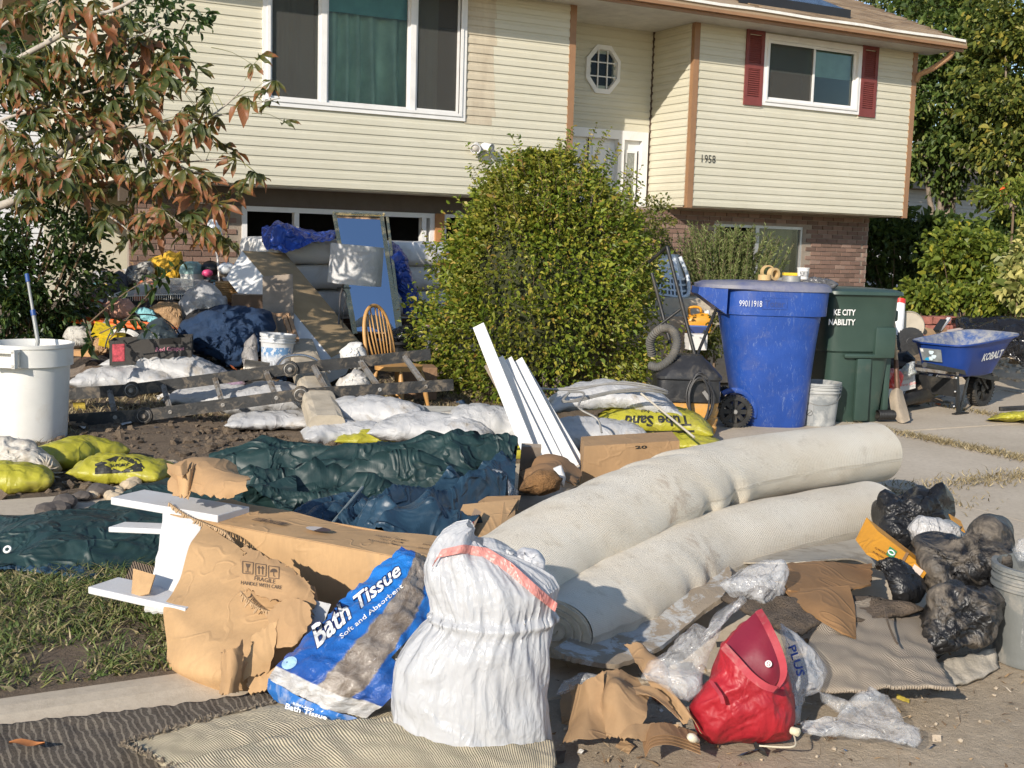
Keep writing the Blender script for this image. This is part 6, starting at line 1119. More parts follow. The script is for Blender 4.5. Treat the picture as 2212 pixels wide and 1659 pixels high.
yf=-.353;letters('99011918',47*kb,lambda x,y:loc2w(np.array([XU(1583)+x,yf+.004,zt(658)+y]),ob),M_WINK,bb,height=.052,bold=-.01)
m=MB();
for a_,b_ in(((1630,660),(1682,662)),((1630,637),(1682,639)),((1630,639),(1631,660)),((1681,639),(1682,660))):m.obox(loc2w(np.array([(XU(a_[0])+XU(b_[0]))/2,yf+.004,(zt(a_[1])+zt(b_[1]))/2]),ob),RH*(XU(b_[0])-XU(a_[0]))/2,FH*.004,ZV*abs(zt(a_[1])-zt(b_[1]))/2)
part('logo_plate',m,M_BLUE,bb);letters('Toter',42*kb,lambda x,y:loc2w(np.array([XU(1635)+x,yf,zt(657)+y]),ob),plain('faded_blue',(.03,.06,.22),.4),bb,height=.055,bold=.02)
# things on the lid
def ringroll(name,label,px,py,r0,r1,h,mat,ax=(0,0,1),dz=0.,group='tape rolls on the blue bin',cat='tape roll'):
    o=A(px,py-2,db-.12);m=MB();m.lathe([(r1,0),(r0,0),(r0,h),(r1,h),(r1,0)],o,32,ax,close=False);return solo(name,m,mat,label,cat,group,'auto')
M_MASK=plain('masking_tape',(.55,.38,.18),.6,.08,8,.05);M_DUCT=plain('duct_tape',(.32,.32,.31),.4,.1,metal=.3)
ringroll('tape_roll','flat beige masking tape roll at the left of the bin lid',1651,607,.055,.035,.045,M_MASK);o=A(1671,592,db+.05);m=MB();m.lathe([(.035,-.025),(.055,-.025),(.055,.025),(.035,.025),(.035,-.025)],o,32,(RH*.5-FH*.85),close=False);solo('tape_roll',m,M_MASK,'beige tape roll standing on edge behind the flat one','tape roll','tape rolls on the blue bin','auto')
o=A(1658,588,db+.1);m=MB();m.lathe([(.05,-.02),(.062,-.02),(.062,.02),(.05,.02),(.05,-.02)],o,32,(RH*.3-FH*.95),close=False);solo('tape_roll',m,M_MASK,'thin beige tape roll leaning at the very back of the lid','tape roll','tape rolls on the blue bin','auto')
ringroll('tape_roll','silver duct tape roll lying flat at the front of the lid',1709,612,.078,.05,.055,M_DUCT);o=A(1706,592,db+.1);m=MB();m.obox(o,RH*.06,FH*.03,ZV*.012);solo('tape_measure_strip',m,plain('yellow_tape',(.75,.5,.03),.5),'yellow strip of caution tape behind the silver roll','tape')
pot=thing('compound_tub','small white tub with black print on the bin lid','tub',A(1734,603,db+.02));m=MB();m.lathe([(0,0),(.043,0),(.052,.09),(.056,.092),(.056,.1),(.0,.1)],A(1734,603,db+.02),24,close=False);part('tub_body',m,M_WHITE,pot,'auto');m=MB();P=np.array([[A(1734,603,db+.02)+ZV*z+(.0465+.1*(z-.02))*(RH*math.sin(a)-FH*math.cos(a))for z in(.025,.05,.07)]for a in np.linspace(-.8,.8,12)]);m.grid(P);part('label',m,plain('mono_print',(.5,.5,.5),.5,.1,4,0,dirt=(.04,.04,.04),da=.55,ds=50),pot)
b,f=blob2d([(1728,608),(1760,598),(1795,606),(1810,614),(1800,622),(1765,618),(1735,616)],db-.1,.05,.08,seed=3,nth=44,nr=9,excess=1.15,maxd=.012);solo('plastic_wrapped_tool',(b,f),film('smoky_film',(.12,.12,.125),.9,.25,.5,40),'dark item wrapped in smoky plastic at the right of the lid','package',smooth=True)
# green bin
og=GT(1838,914)+FH*.30;og[2]=terr(*og[:2]);dg_=depth(og);kg=dg_/FPX;ag=.2;gb_=thing('wheeled_bin','dark green wheeled bin with white lettering behind the grey bucket','wheeled bin',og)
HG=A(1838,634,dg_)[2]-og[2];R_=[]
for z,hx,hy,cx in((0,.25,.24,0),(.03,.26,.25,0),(.35,.285,.27,0),(.62,.305,.29,0),(.64,.325,.31,.0),(.95,.34,.33,0),(HG-.02,.345,.34,0),(HG,.36,.355,0)):R_.append(sect(cx,0,hx,hy,z,56,5.5,og,ag))
m=MB();m.grid(np.array(R_),cv=True);m.add(R_[0],[tuple(range(55,-1,-1))]);part('bin_body',m,M_GREEN,gb_,'auto')
L_=[sect(0,0,.37,.365,HG+.002,56,5.5,og,ag),sect(0,0,.385,.38,HG+.008,56,5.5,og,ag),sect(0,0,.38,.375,HG+.035,56,5.5,og,ag),sect(0,0,.34,.33,HG+.055,56,4.5,og,ag),sect(0,0,.1,.1,HG+.065,56,3,og,ag)];m=MB();m.grid(np.array(L_),cv=True);m.add(L_[-1],[tuple(range(56))]);part('lid',m,M_GREEN,gb_,'auto')
gl_=lambda x,y,z:loc2w(np.array([x,y,z]),og,ag)
for(x,y,z,a,b,c)in((.02,-.30,.30,.07,.025,.28),(.20,-.31,.72,.10,.03,.14),(-.02,-.315,.60,.16,.02,.02)):m=MB();m.cbox((x,y,z),(a,0,0),(0,b,0),(0,0,c),.03);m.v=[loc2w(p,og,ag)for p in m.v];part('moulded_rib',m,M_GREEN,gb_,'auto')
m=MB();m.cbox((.33,-.05,.95),(.05,0,0),(0,.16,0),(0,0,.05),.02);m.v=[loc2w(p,og,ag)for p in m.v];part('handle',m,M_GREEN,gb_,'auto')
for y in(-.18,.18):m=MB();m.cbox((.31,y,.33),(.03,0,0),(0,.03,0),(0,0,.31),.02);m.v=[loc2w(p,og,ag)for p in m.v];part('corner_rib',m,M_GREEN,gb_,'auto')
zl=lambda py:A(1800,py,dg_-.33)[2]-og[2]
letters('KE CITY',.205,lambda x,y:gl_(-.315+x,-.345,zl(678)+y),M_WINK,gb_,height=.05,bold=.025);letters('NABILITY',.25,lambda x,y:gl_(-.355+x,-.342,zl(699)+y),M_WINK,gb_,height=.05,bold=.025);letters('SA1013278',.085,lambda x,y:gl_(.335+.004,-.28+x*1.6,.74+y),M_WINK,gb_,height=.03)
for v in(.27,):wheel('wheel',gl_(-.2,.3,.12),FH,.12,.05,gb_)
# grey bucket in front
gbk,o,ax=pail('grey_bucket','dusty grey five-gallon bucket in front of the two wheeled bins',1761,916,depth(GT(1761,916)),.165,.19,.375,plain('dusty_grey_plastic',(.24,.255,.26),.55,.15,5,.2,50,dirt=(.44,.44,.42),da=.6,ds=6));letters('UN',.0,lambda x,y:o,M_INK,gbk)if False else None
m=MB();P=np.array([[o+ZV*z+(.1675+.029*z/.26)*(RH*math.sin(a)-FH*math.cos(a))for z in(.03,.08,.13,.19)]for a in np.linspace(-.72,-.38,6)]);m.grid(P);part('moulded_panel',m,plain('grey_panel',(.30,.31,.31),.6),gbk,True);m=MB();c=o+ZV*.12+.183*(RH*math.sin(-.55)-FH*math.cos(-.55));e=RH*math.cos(-.55)+FH*math.sin(-.55);m.tube([c+e*.025*math.cos(t)+ZV*.025*math.sin(t)for t in np.linspace(0,6.283,20,endpoint=False)],.002,4,closed=True);m.tube([c-e*.017-ZV*.017,c+e*.017+ZV*.017],.002,4);part('warning_mark',m,M_INK,gbk)
# shovel
sh_=thing('shovel','muddy wooden-shafted shovel leaning on the green bin','shovel',GT(1948,914));ta,tb2,tc2=A(1923,634,10.6),A(1929,690,10.55),A(1939,850,10.42);te=A(1950,912,10.35)
m=MB();m.tube([tb2,A(1936,780,10.47)],.018,10);part('shaft',m,plain('ash_shaft',(.42,.30,.17),.6,.2,12,.2,dirt=MUD,da=.3),sh_,'auto');m=MB();m.tube([ta,tb2],[.02,.023],12);part('grip',m,M_BLK,sh_,'auto');m=MB();m.tube([A(1935.5,778,10.47),tc2],[.021,.024],10);part('socket',m,plain('rusty_socket',(.13,.07,.045),.6,.3,20,metal=.4),sh_,'auto')
m=MB();W_=np.array([[A(1926,843,10.44),A(1939,838,10.38),A(1950,845,10.44)],[A(1921,858,10.42),A(1938,852,10.36),A(1953,858,10.42)],[A(1926,890,10.36),A(1943,886,10.3),A(1961,886,10.36)],[A(1940,912,10.3),A(1951,914,10.27),A(1966,908,10.3)]]);m.sheet(bez(W_,10,9),.004);part('blade',m,plain('muddy_steel',(.30,.25,.19),.8,.2,10,.6,40,dirt=(.36,.29,.21),da=.6),sh_,'auto')
# ================================================================ wheelbarrow
wf=RH*.80+FH*.60;wl=-RH*.60+FH*.80;wo=GT(2092,893);wo=wo+wl*.27;wo[2]=terr(*wo[:2]);wbw=thing('wheelbarrow','blue-trayed black wheelbarrow standing on the driveway','wheelbarrow',wo)
WB_=lambda f,l,z:wo+wf*f+wl*l+ZV*z
q=N('tray_blue');c=q.mix(q.ramp(q.noise(4,5),[(.3,0),(.7,1)]),(.01,.04,.2),(.016,.055,.27));M_TRAY=q.fin(c,.4);q=N('tray_inside');c=q.mix(q.ramp(q.noise(9,8,.75),[(.4,0),(.62,1)]),(.05,.10,.26),(.38,.37,.34));q.bump(q.noise(30,5),.4,.01);M_TRAYI=q.fin(c,.8)
def traysec(f0,f1,hl,z,zf=0.):
    P=sect((f0+f1)/2,0,(f1-f0)/2,hl,0,44,4.5,np.zeros(3));t=np.linspace(0,2*math.pi,44,endpoint=False);c,s=np.cos(t),np.sin(t);fx=(f0+f1)/2+(f1-f0)/2*np.sign(c)*np.abs(c)**(2/4.5);ly=hl*np.sign(s)*np.abs(s)**(2/4.5);return np.array([WB_(a,b,z+zf*((a-f0)/(f1-f0)))for a,b in zip(fx,ly)])
outer=[traysec(-.09,.45,.20,.345),traysec(-.13,.53,.225,.365),traysec(-.20,.72,.29,.60,.06),traysec(-.22,.80,.315,.64,.09),traysec(-.245,.835,.335,.645,.095),traysec(-.245,.835,.335,.66,.095)]
m=MB();m.grid(np.array(outer),cv=True);m.add(outer[0],[tuple(range(43,-1,-1))]);tray=part('tray',m,M_TRAY,wbw,'auto');inn=[outer[-1],traysec(-.205,.78,.30,.655,.09),traysec(-.18,.68,.275,.60,.06),traysec(-.11,.48,.21,.375)];m=MB();m.grid(np.array(inn),cv=True);m.add(inn[-1],[tuple(range(44))]);part('tray_lining',m,M_TRAYI,tray,'auto')
m=MB();m.add([WB_(.50,.19,.47),WB_(.50,-.02,.47),WB_(.70,-.02,.625),WB_(.70,.19,.625)],[(0,1,2,3)]);part('paper_label',m,plain('paper_label',(.62,.61,.56),.7,.1,10,0,dirt=(.3,.3,.28),da=.5,ds=40),tray)
fs=qmap(WB_(0,-.245,.44),WB_(.6,-.245,.49),WB_(.6,-.30,.665),WB_(0,-.30,.60));letters('KOBALT',.34,lambda x,y:fs(x/.6+.22,y/.17+.3)-wl*.022,M_WINK,tray,bold=.03,height=.075)
rs=qmap(WB_(-.165,.21,.45),WB_(-.165,-.18,.45),WB_(-.225,-.2,.615),WB_(-.225,.24,.615));m=MB();m.add([rs(u,v)-wf*.012 for u,v in((.18,.18),(.72,.18),(.72,.92),(.18,.92))],[(0,1,2,3)]);part('sticker',m,plain('grey_sticker',(.22,.24,.25),.4,.3,10,0),tray);m=MB()
for u,v in((.47,.74),(.52,.5),(.44,.38)):c=rs(u,v)-wf*.016;m.add([c+wl*.028*math.cos(t)+ZV*.028*math.sin(t)for t in np.linspace(0,6.283,6,endpoint=False)],[tuple(range(6))])
part('sticker_mark',m,plain('pale_print',(.55,.65,.7),.5),tray);m=MB();m.add([rs(u,v)-wf*.015 for u,v in((.24,.22),(.36,.2),(.4,.42),(.30,.36))],[(0,1,2,3)]);part('sticker_mark',m,plain('cyan_print',(.03,.35,.62),.5),tray);m=MB();m.add([rs(u,v)-wf*.015 for u,v in((.2,.7),(.27,.7),(.27,.88),(.2,.88))],[(0,1,2,3)]);part('sticker_mark',m,M_WINK,tray)
for l in(-.28,.28):
    m=MB();m.bar(WB_(-.78,l*1.02,.50),WB_(.72,l*.42,.28),.042,.042);part('handle',m,M_BLK,wbw);m=MB();m.tube([WB_(-.80,l*1.02,.503),WB_(-.62,l*.95,.476)],.026,10);part('grip',m,plain('worn_grip',(.05,.05,.05),.8,.3,30,.6),wbw,'auto')
    m=MB();m.bar(WB_(-.20,l*.85,.40),WB_(-.16,l*.95,.0),.045,.02,up=wl);m.bar(WB_(.12,l*.6,.36),WB_(-.14,l*.95,.02),.03,.015,up=wl);m.bar(WB_(-.24,l*.95,.008),WB_(-.02,l*.95,.008),.045,.012);part('leg',m,M_BLK,wbw)
    for z in(.08,.22,.35):m=MB();m.sph(WB_(-.225,l*.9,z),.011,8,6);part('bolt',m,plain('bolt_steel',(.6,.6,.6),.3,metal=.8),wbw,True)
m=MB();m.obox(WB_(-.18,0,.25),wl*.23,wf*.008,ZV*.085);part('cross_panel',m,M_BLK,wbw);m=MB();m.bar(WB_(-.2,-.25,.39),WB_(-.2,.25,.39),.04,.03);part('cross_bar',m,M_ALUD,wbw)
wheel('wheel',WB_(.62,0,.185),wl,.185,.09,wbw,6)
for l in(-.1,.1):m=MB();m.bar(WB_(.42,l,.33),WB_(.62,l*.7,.185),.02,.03,up=wl);part('wheel_bracket',m,M_BLK,wbw)
# ================================================================ things behind and beside it
fo=A(1963,705,12.4);m=MB();ax=-FH*.92-RH*.05+ZV*.12;m.lathe([(0,0),(.155,0),(.165,.012),(.165,.25),(.155,.265),(.145,.255),(.0,.255)],fo-ax*.25,40,ax,close=False);dr=thing('drum_fan','beige round drum with a black toothed face lying behind the shovel','fan drum',fo);part('casing',m,plain('beige_casing',(.42,.37,.29),.6,.15,5),dr,'auto')
fc=A(1966,738,12.15);m=MB();m.lathe([(0,0),(.148,0),(.150,.02),(.0,.022)],fc,36,ax,close=False);part('face_plate',m,M_BLK,dr,'auto');m=MB();e=np.cross(ax,ZV);e/=np.linalg.norm(e);u=np.cross(e,ax)
for k in range(30):t=k*2*math.pi/30;d=e*math.cos(t)+u*math.sin(t);m.obox(fc+d*.152+ax*.01,d*.01,np.cross(ax,d)*.008,ax*.01)
m.tube([fc+ax*.024+(e*math.cos(t)+u*math.sin(t))*.042 for t in np.linspace(0,6.283,24,endpoint=False)],.0025,4,closed=True);part('teeth',m,plain('grey_black',(.06,.06,.06),.5),dr)
m=MB();a,b=A(1938,745,12.2),A(1944,655,12.3);m.tube([a,b],.055,20);m.cur=1;m.tube([b-(b-a)*.02,b+(b-a)*.09],.058,20);solo('canister',m,[plain('white_tube',(.72,.72,.72),.4),plain('red_cap',(.6,.04,.03),.4)],'white canister with a red cap standing right of the green bin','canister',smooth='auto')
lumpc('white_bag','white plastic shopping bag slumped between the green bin and the drum','plastic bag',[(1903,750),(1908,715),(1918,660),(1925,690),(1930,730),(1935,755),(1915,770)],11.7,softbag('thin_white_plastic',(.70,.71,.72),.35,.35),.09,31,excess=1.2)
# red blocks of the planter wall: a thing of stacked blocks
pwall=thing('planter_wall','low wall of stacked red concrete blocks in front of the shrubs','wall',A(2010,735,14.5));M_RED=plain('red_block',(.27,.10,.075),.95,.3,12,.7,40);kk=14.5/FPX
for row,y in enumerate((709,691)):
    for i in range(6 if row else 8):
        c=A(1968+i*27+(0 if row else 10),y,14.5-.01*random.random());m=MB();m.cbox((0,0,0),(13*kk,0,0),(0,.12,0),(0,0,8.3*kk),.02);m.v=[loc2w(p,c,random.uniform(-.08,.08))for p in m.v]
        if i<(4 if row else 5)or False:part('block',m,M_RED,pwall)
for i in range(5):m=MB();c=A(1974+i*27,728,14.5);m.cbox((0,0,0),(13*kk,0,0),(0,.12,0),(0,0,8.3*kk),.02);m.v=[loc2w(p,c,0)for p in m.v];part('block',m,M_RED,pwall)
m=MB();c=A(2010,760,14.5);m.obox(c,RH*90*kk,FH*.2,ZV*.16);part('footing',m,M_SOIL,pwall)
# debris between
def fold(name,label,cat,rows,mat,n=12,m_=12,crs=.02,cf=5,seed=0,th=.006,group=None,ragged=.0):o,P,N_=csheet(name,rows,n,m_,mat,None,th,crs,cf,seed,ragged=ragged);setp(o,label,cat,group);return o,P,N_
M_CARD=corrug('tan_card',(.42,.26,.13));M_CARD2=corrug('brown_card_dark',(.27,.155,.075))
fold('cardboard_flap','tan cardboard flap propped behind the wheelbarrow tray','cardboard',[[(1985,705,12.8),(2015,710,12.7)],[(2005,735,12.3),(2040,740,12.2)]],M_CARD,seed=1);fold('cardboard_box_side','small brown carton side right of the tan flap','cardboard',[[(2018,708,13.2),(2045,706,13.2)],[(2022,730,13.),(2046,728,13.)]],M_CARD2,seed=2)
m=MB();m.bar(A(2030,712,13.1),A(2050,688,13.4),.04,.03);solo('white_stick',m,M_WHITE,'short white painted stick poking up beside the red blocks','stick');m=MB();m.bar(A(2022,715,13.0),A(2038,692,13.3),.07,.03);solo('black_plank',m,M_BLK,'short black plank leaning beside the white stick','plank')
m=MB();m.bar(A(2040,722,13.),A(2120,708,13.3),.30,.02);solo('pale_board',m,plain('pale_board_paint',(.62,.52,.45),.6),'pale board lying flat behind the wheelbarrow tray','board')
M_BFILM=film('black_sheeting',(.014,.014,.016),1.,.22,.6,16);M_BFILM.node_tree.nodes['Principled BSDF'].inputs['Alpha'].default_value=1
drape('black_sheeting',[[(2055,690,14.2),(2100,688,14.2),(2160,692,14.2),(2230,695,14.0)],[(2070,708,13.4),(2120,700,13.2),(2170,700,13.),(2240,702,12.8)],[(2095,722,12.9),(2150,722,12.6),(2190,728,12.4),(2250,735,12.2)],[(2150,762,12.6),(2180,770,12.4),(2205,780,12.3),(2260,800,12.)]],40,50,M_BFILM,None,1.2,.07,4)[0];setp(bpy.data.objects['black_sheeting'],'crumpled black plastic sheeting behind the wheelbarrow at the right edge','plastic sheeting')
drape('blue_sheet',[[(2110,694,13.9),(2160,692,13.9)],[(2112,700,13.6),(2165,699,13.5)]],8,16,M_BTARP,None,1.2,.03,4);setp(bpy.data.objects['blue_sheet'],'scrap of bright blue plastic on the black sheeting','plastic sheet')
pb_=thing('fruit_carton','white fruit carton with red grapefruit print behind the shovel','carton',A(1945,855,10.9));qa,qb,qc,qd=A(1895,862,10.9),A(1978,838,11.1),A(1976,800,11.15),A(1898,820,11.0);m=MB();m.hexa([qa,qb,qb+FH*.25,qa+FH*.25,qd,qc,qc+FH*.25,qd+FH*.25]);part('carton_body',m,plain('white_card',(.62,.59,.54),.7,.1,6,.1,dirt=MUD,da=.25),pb_);fq=qmap(qa,qb,qc,qd)
for u,v,r in((.08,.32,.055),(.42,.25,.05)):
    c=fq(u,v)-FH*.008;m=MB();m.add([c+RH*r*math.cos(t)+ZV*r*math.sin(t)for t in np.linspace(0,6.283,24,endpoint=False)],[tuple(range(24))]);part('fruit_print',m,plain('grapefruit',(.55,.07,.07),.6,.4,30),pb_);m=MB();m.add([c-FH*.003+RH*r*.75*math.cos(t)+ZV*r*.75*math.sin(t)for t in np.linspace(0,6.283,20,endpoint=False)],[tuple(range(20))]);part('fruit_print',m,plain('grapefruit_flesh',(.68,.22,.2),.6,.3,40),pb_)
letters('Vero Gro',.14,lambda x,y:fq(.60,.32)-FH*.008+RH*x+ZV*(y+x*.2),plain('red_ink',(.5,.06,.06),.6),pb_,shear=.3);letters('BRAVANTE',.12,lambda x,y:fq(.58,.62)-FH*.008+RH*x+ZV*(y+x*.2),plain('grey_ink',(.3,.28,.28),.6),pb_)
lumpc('snack_bag','red and white crumpled snack bag on the fruit carton','packet',[(1908,825),(1915,802),(1935,795),(1950,812),(1945,832),(1920,835)],10.7,plain('red_packet',(.62,.05,.04),.35,.1,5,.3,30,dirt=(.7,.68,.66),da=.45,ds=12),.05,32,crs=.02,smooth=False)
lumpc('green_white_bag','white and green plastic bag beside the wheelbarrow handle','plastic bag',[(1945,805),(1955,785),(1975,782),(1980,805),(1965,815)],11.0,softbag('bag_green_print',(.66,.68,.66),.35,.3,dirt=(.06,.42,.08),da=.35,ds=14),.07,33)
lumpc('black_basin','black plastic basin behind the fruit carton','basin',[(1905,790),(1920,765),(1960,758),(1978,775),(1970,800),(1930,805)],11.8,M_BLK,.1,34,excess=1.02,maxd=.008);obx('white_tray','white plastic tray leaning left of the shovel shaft','tray',(1908,772),11.3,30,36,.05,M_WHITE,.3,.3)
for k,(a,b,r,lb)in enumerate((((1900,880,10.7),(2010,848,11.3),.055,'thick black corrugated drain pipe under the fruit carton'),((1895,896,10.3),(1960,896,10.4),.042,'black pipe offcut lying behind the shovel blade'))):m=MB();P=np.linspace(A(*a),A(*b),40);m.tube(P,[r+(.004 if i%2 else 0)for i in range(40)],16,cap=False);m.tube(P[[0,-1]],r*.85,16,cap=False);solo('drain_pipe',m,M_BLK,lb,'pipe','black drain pipes','auto')
b,f=blob2d([(1955,850),(1990,820),(2020,835),(2010,868),(1970,876)],11.4,.12,.12,seed=41,excess=1.,lump=.05);solo('dirt_mound',(b,f),M_SOIL,'small mound of dirt behind the wheelbarrow legs','dirt',smooth=True)
obx('grey_rod','short dark rod on the driveway at the right edge','rod',(2190,882),10.9,60,9,.05,M_BLK,-.1,-.1)
# ================================================================ machine, steps, basket, jug left of the bins
st_=MB();c=A(1475,720,12.2);zt_=A(1475,644,12.2)[2];st_.box(c[0]-1.15,c[1],0.1,c[0]+.75,c[1]+1.6,zt_);st_.box(c[0]-1.0,c[1]-.28,.1,c[0]+.6,c[1]-.003,zt_-.17);struct('steps',st_,M_CONC)
vm=thing('floor_machine','orange and black wet vacuum with a coiled cord by the sandbags','vacuum',GT(1490,938));vo=GT(1492,938)+FH*.2;dv=depth(vo);kv=dv/FPX;M_ORG=plain('dusty_orange',(.62,.31,.06),.55,.15,5,.25,40,dirt=(.42,.31,.2),da=.4,ds=5);VX=lambda px:(px-1492)*kv;VZ=lambda py:A(1492,py,dv)[2]-vo[2]
R_=[sect(0,0,VX(1552),.21,z,48,6,vo)for z in(0,)];secs=[]
for z,h in((0,.212),(.05,.225),(.07,.216),(.12,.23),(.14,.22),(.19,.232),(.21,.224),(.30,.235),(VZ(838),.236)):secs.append(sect(0,0,h,h*.9,z,48,6,vo))
m=MB();m.grid(np.array(secs),cv=True);part('tank',m,M_ORG,vm,'auto');secs=[]
for z,h,e in((VZ(862),.24,7),(VZ(860),.247,7),(VZ(815),.24,7),(VZ(812),.252,7),(VZ(806),.252,7),(VZ(780),.17,6),(VZ(768),.12,6),(VZ(764),.11,6)):secs.append(sect(-.03,0,h*1.08,h*.9,z,48,e,vo))
m=MB();m.grid(np.array(secs),cv=True);m.add(secs[-1],[tuple(range(48))]);M_VB=plain('scuffed_black',(.022,.022,.024),.4,.3,6,.2,40,dirt=(.11,.095,.075),da=.35,ds=7);part('motor_head',m,M_VB,vm,'auto')
m=MB();hp_=spline([A(1403,790,dv-.15),A(1425,792,dv-.2),A(1452,770,dv-.22),A(1462,738,dv-.2),A(1450,712,dv-.15),A(1425,712,dv-.1),A(1405,735,dv+.0),A(1408,765,dv+.1)],90);m.tube(hp_,[.034+(.004 if i%2 else-.002)for i in range(90)],12);part('hose',m,plain('grey_hose',(.11,.105,.095),.7,.2,8,.3,dirt=(.24,.2,.15),da=.3),vm,'auto')
for p,q_,r in(((1441,533,dv+.1),(1503,775,dv),.017),((1402,566,dv+.3),(1441,533,dv+.1),.015),((1408,590,dv+.3),(1448,742,dv+.2),.016),((1420,706,dv+.15),(1470,668,dv+.1),.012),((1547,668,dv+.25),(1502,776,dv),.013)):m=MB();m.tube([A(*p),A(*q_)],r,10);part('handle_tube',m,M_BLK,vm,'auto')
m=MB()
for k in range(6):cx,cz,rx,rz=1512+2*math.sin(k*2),858+2*k,24+4*math.cos(k*1.7),50+5*math.sin(k*1.3);m.tube([A(cx+rx*math.sin(t)*(1+.05*math.sin(3*t+k)),cz-rz*math.cos(t),dv-.27-.012*k)for t in np.linspace(0,6.283,40,endpoint=False)],.0075,6,closed=True)
part('power_cord',m,plain('grey_black_cord',(.03,.03,.032),.5,dirt=(.14,.12,.09),da=.3),vm,'auto');m=MB();m.tube([A(1500,775,dv-.1),A(1512,812,dv-.28)],.02,8);part('cord_hook',m,M_VB,vm,'auto');m=MB();m.bar(A(1520,845,dv-.3),A(1532,862,dv-.3),.05,.03);part('plug',m,plain('grey_plug',(.2,.19,.18),.6),vm)
# laundry basket
lb_=thing('laundry_basket','pale blue-grey laundry basket tipped against the wall left of the rosemary','basket',A(1448,640,12.5));q4=qmap(A(1418,634,12.35),A(1474,642,12.45),A(1462,550,12.6),A(1420,548,12.5));M_LB=plain('pale_blue_plastic',(.62,.67,.72),.4,.06);nb_=FH*.25+RH*.1;m=MB();m.hexa([q4(.0,.42),q4(1,.42),q4(.95,.42)+nb_,q4(.05,.42)+nb_,q4(.05,1),q4(.9,1),q4(.85,1)+nb_,q4(.1,1)+nb_]);part('basket_base',m,M_LB,lb_)
for v in(0.,.14,.28,.42):m=MB();m.bar(q4(-.02,v),q4(1.02,v),.02,.022);m.bar(q4(1.02,v),q4(.97,v)+nb_*1.3,.02,.022);part('basket_band',m,M_LB,lb_)
for u in np.linspace(0,1,8):m=MB();m.bar(q4(u,0),q4(u,.42),.018,.014,up=FH);part('basket_rib',m,M_LB,lb_)
m=MB();m.tube(spline([q4(1.02,0),q4(1.15,.1)+nb_*.5,q4(1.2,.5)+nb_*.6,q4(1.05,.95)+nb_*.3],16),.022,8);part('basket_rim',m,M_LB,lb_,True);m=MB();m.hexa([q4(0,.02)+FH*.05,q4(1,.02)+FH*.05,q4(1,.02)+nb_,q4(0,.02)+nb_,q4(0,.42)+FH*.05,q4(1,.42)+FH*.05,q4(1,.42)+nb_,q4(0,.42)+nb_]);part('basket_inside',m,plain('dim_blue',(.12,.15,.19),.7),lb_)
# jug
jg=thing('plastic_jug','orange plastic jug with a blue and white label on the steps','jug',A(1510,742,11.7));jo=A(1508,742,11.7);kj=11.7/FPX;m=MB();secs=[sect(0,0,28*kj,.07,z*kj,36,5,jo,-.1)for z in(0,3,35,45,52)];secs+=[sect(-.0,0,22*kj,.055,60*kj,36,4,jo,-.1),sect(.05,0,8*kj,.03,66*kj,36,3,jo,-.1)];m.grid(np.array(secs),cv=True);m.add(secs[-1],[tuple(range(36))]);M_JUG=plain('orange_jug',(.68,.30,.02),.4,.1);part('jug_body',m,M_JUG,jg,'auto');m=MB();m.tube(spline([jo+RH*-20*kj+ZV*55*kj,jo+RH*-22*kj+ZV*76*kj,jo+RH*0*kj+ZV*77*kj,jo+RH*4*kj+ZV*60*kj],14),.014,8);part('handle',m,M_JUG,jg,True);m=MB();m.lathe([(0,0),(.03,0),(.028,.05),(0,.05)],jo+RH*16*kj+ZV*62*kj,16,close=False);part('cap',m,M_WHITE,jg,'auto');m=MB();m.add([loc2w(np.array([x,-.073,z*kj]),jo,-.1)for x,z in((-.10,12),(.08,12),(.08,40),(-.10,40))],[(0,1,2,3)]);q=N('jug_label');M_JL=q.fin(q.ramp(q.xyz()[2],[(.0,(.7,.7,.7)),(.085,(.7,.7,.7)),(.09,(.02,.04,.16)),(.17,(.05,.12,.35))],'CONSTANT'),.5);part('label',m,M_JL,jg)
obx('white_pail','white plastic pail below the orange jug','pail',(1503,738),11.3,40,34,.16,M_WHITE,.2)
# ================================================================ carpet rolls
q=uvco(N('carpet_backing'));w1=q.wave(32,bands='X',dist=1.6,det=3,dsc=2.);w2=q.wave(42,bands='Y',dist=1.,det=2,dsc=2.);sp=q.noise(110,4,.7);n1=q.noise(2.2,6,.65);n2=q.noise(9,6,.7)
c=q.mix(q.ramp(n1,[(.35,0),(.65,1)]),(.82,.765,.655),(.72,.64,.51));g=q.math('MULTIPLY',q.math('ADD',q.ramp(w1,[(.0,.0),(.35,1.)]),q.ramp(w2,[(.0,.25),(.3,1.)])),.5);c=q.mix(q.ramp(g,[(.3,.45),(.8,0)]),c,(.42,.36,.27));c=q.mix(q.ramp(n2,[(.55,0),(.75,.45)]),c,(.36,.29,.2));c=q.mix(q.ramp(q.noise(1.3,7,.75,1.),[(.60,0),(.72,.65)]),c,(.34,.22,.13));b=q.bump(q.math('ADD',g,q.math('MULTIPLY',sp,.8)),.7,.006);M_CPT=q.fin(c,.95)
q=N('carpet_pile_fuzzy');c=q.mix(q.ramp(q.noise(90,4),[(.35,0),(.7,1)]),(.20,.155,.11),(.42,.35,.26));q.bump(q.noise(120,5),1.,.02);M_PILE=q.fin(c,1.)
M_CEDGE=plain('carpet_edge',(.50,.44,.34),1.,.25,12,.8,90)
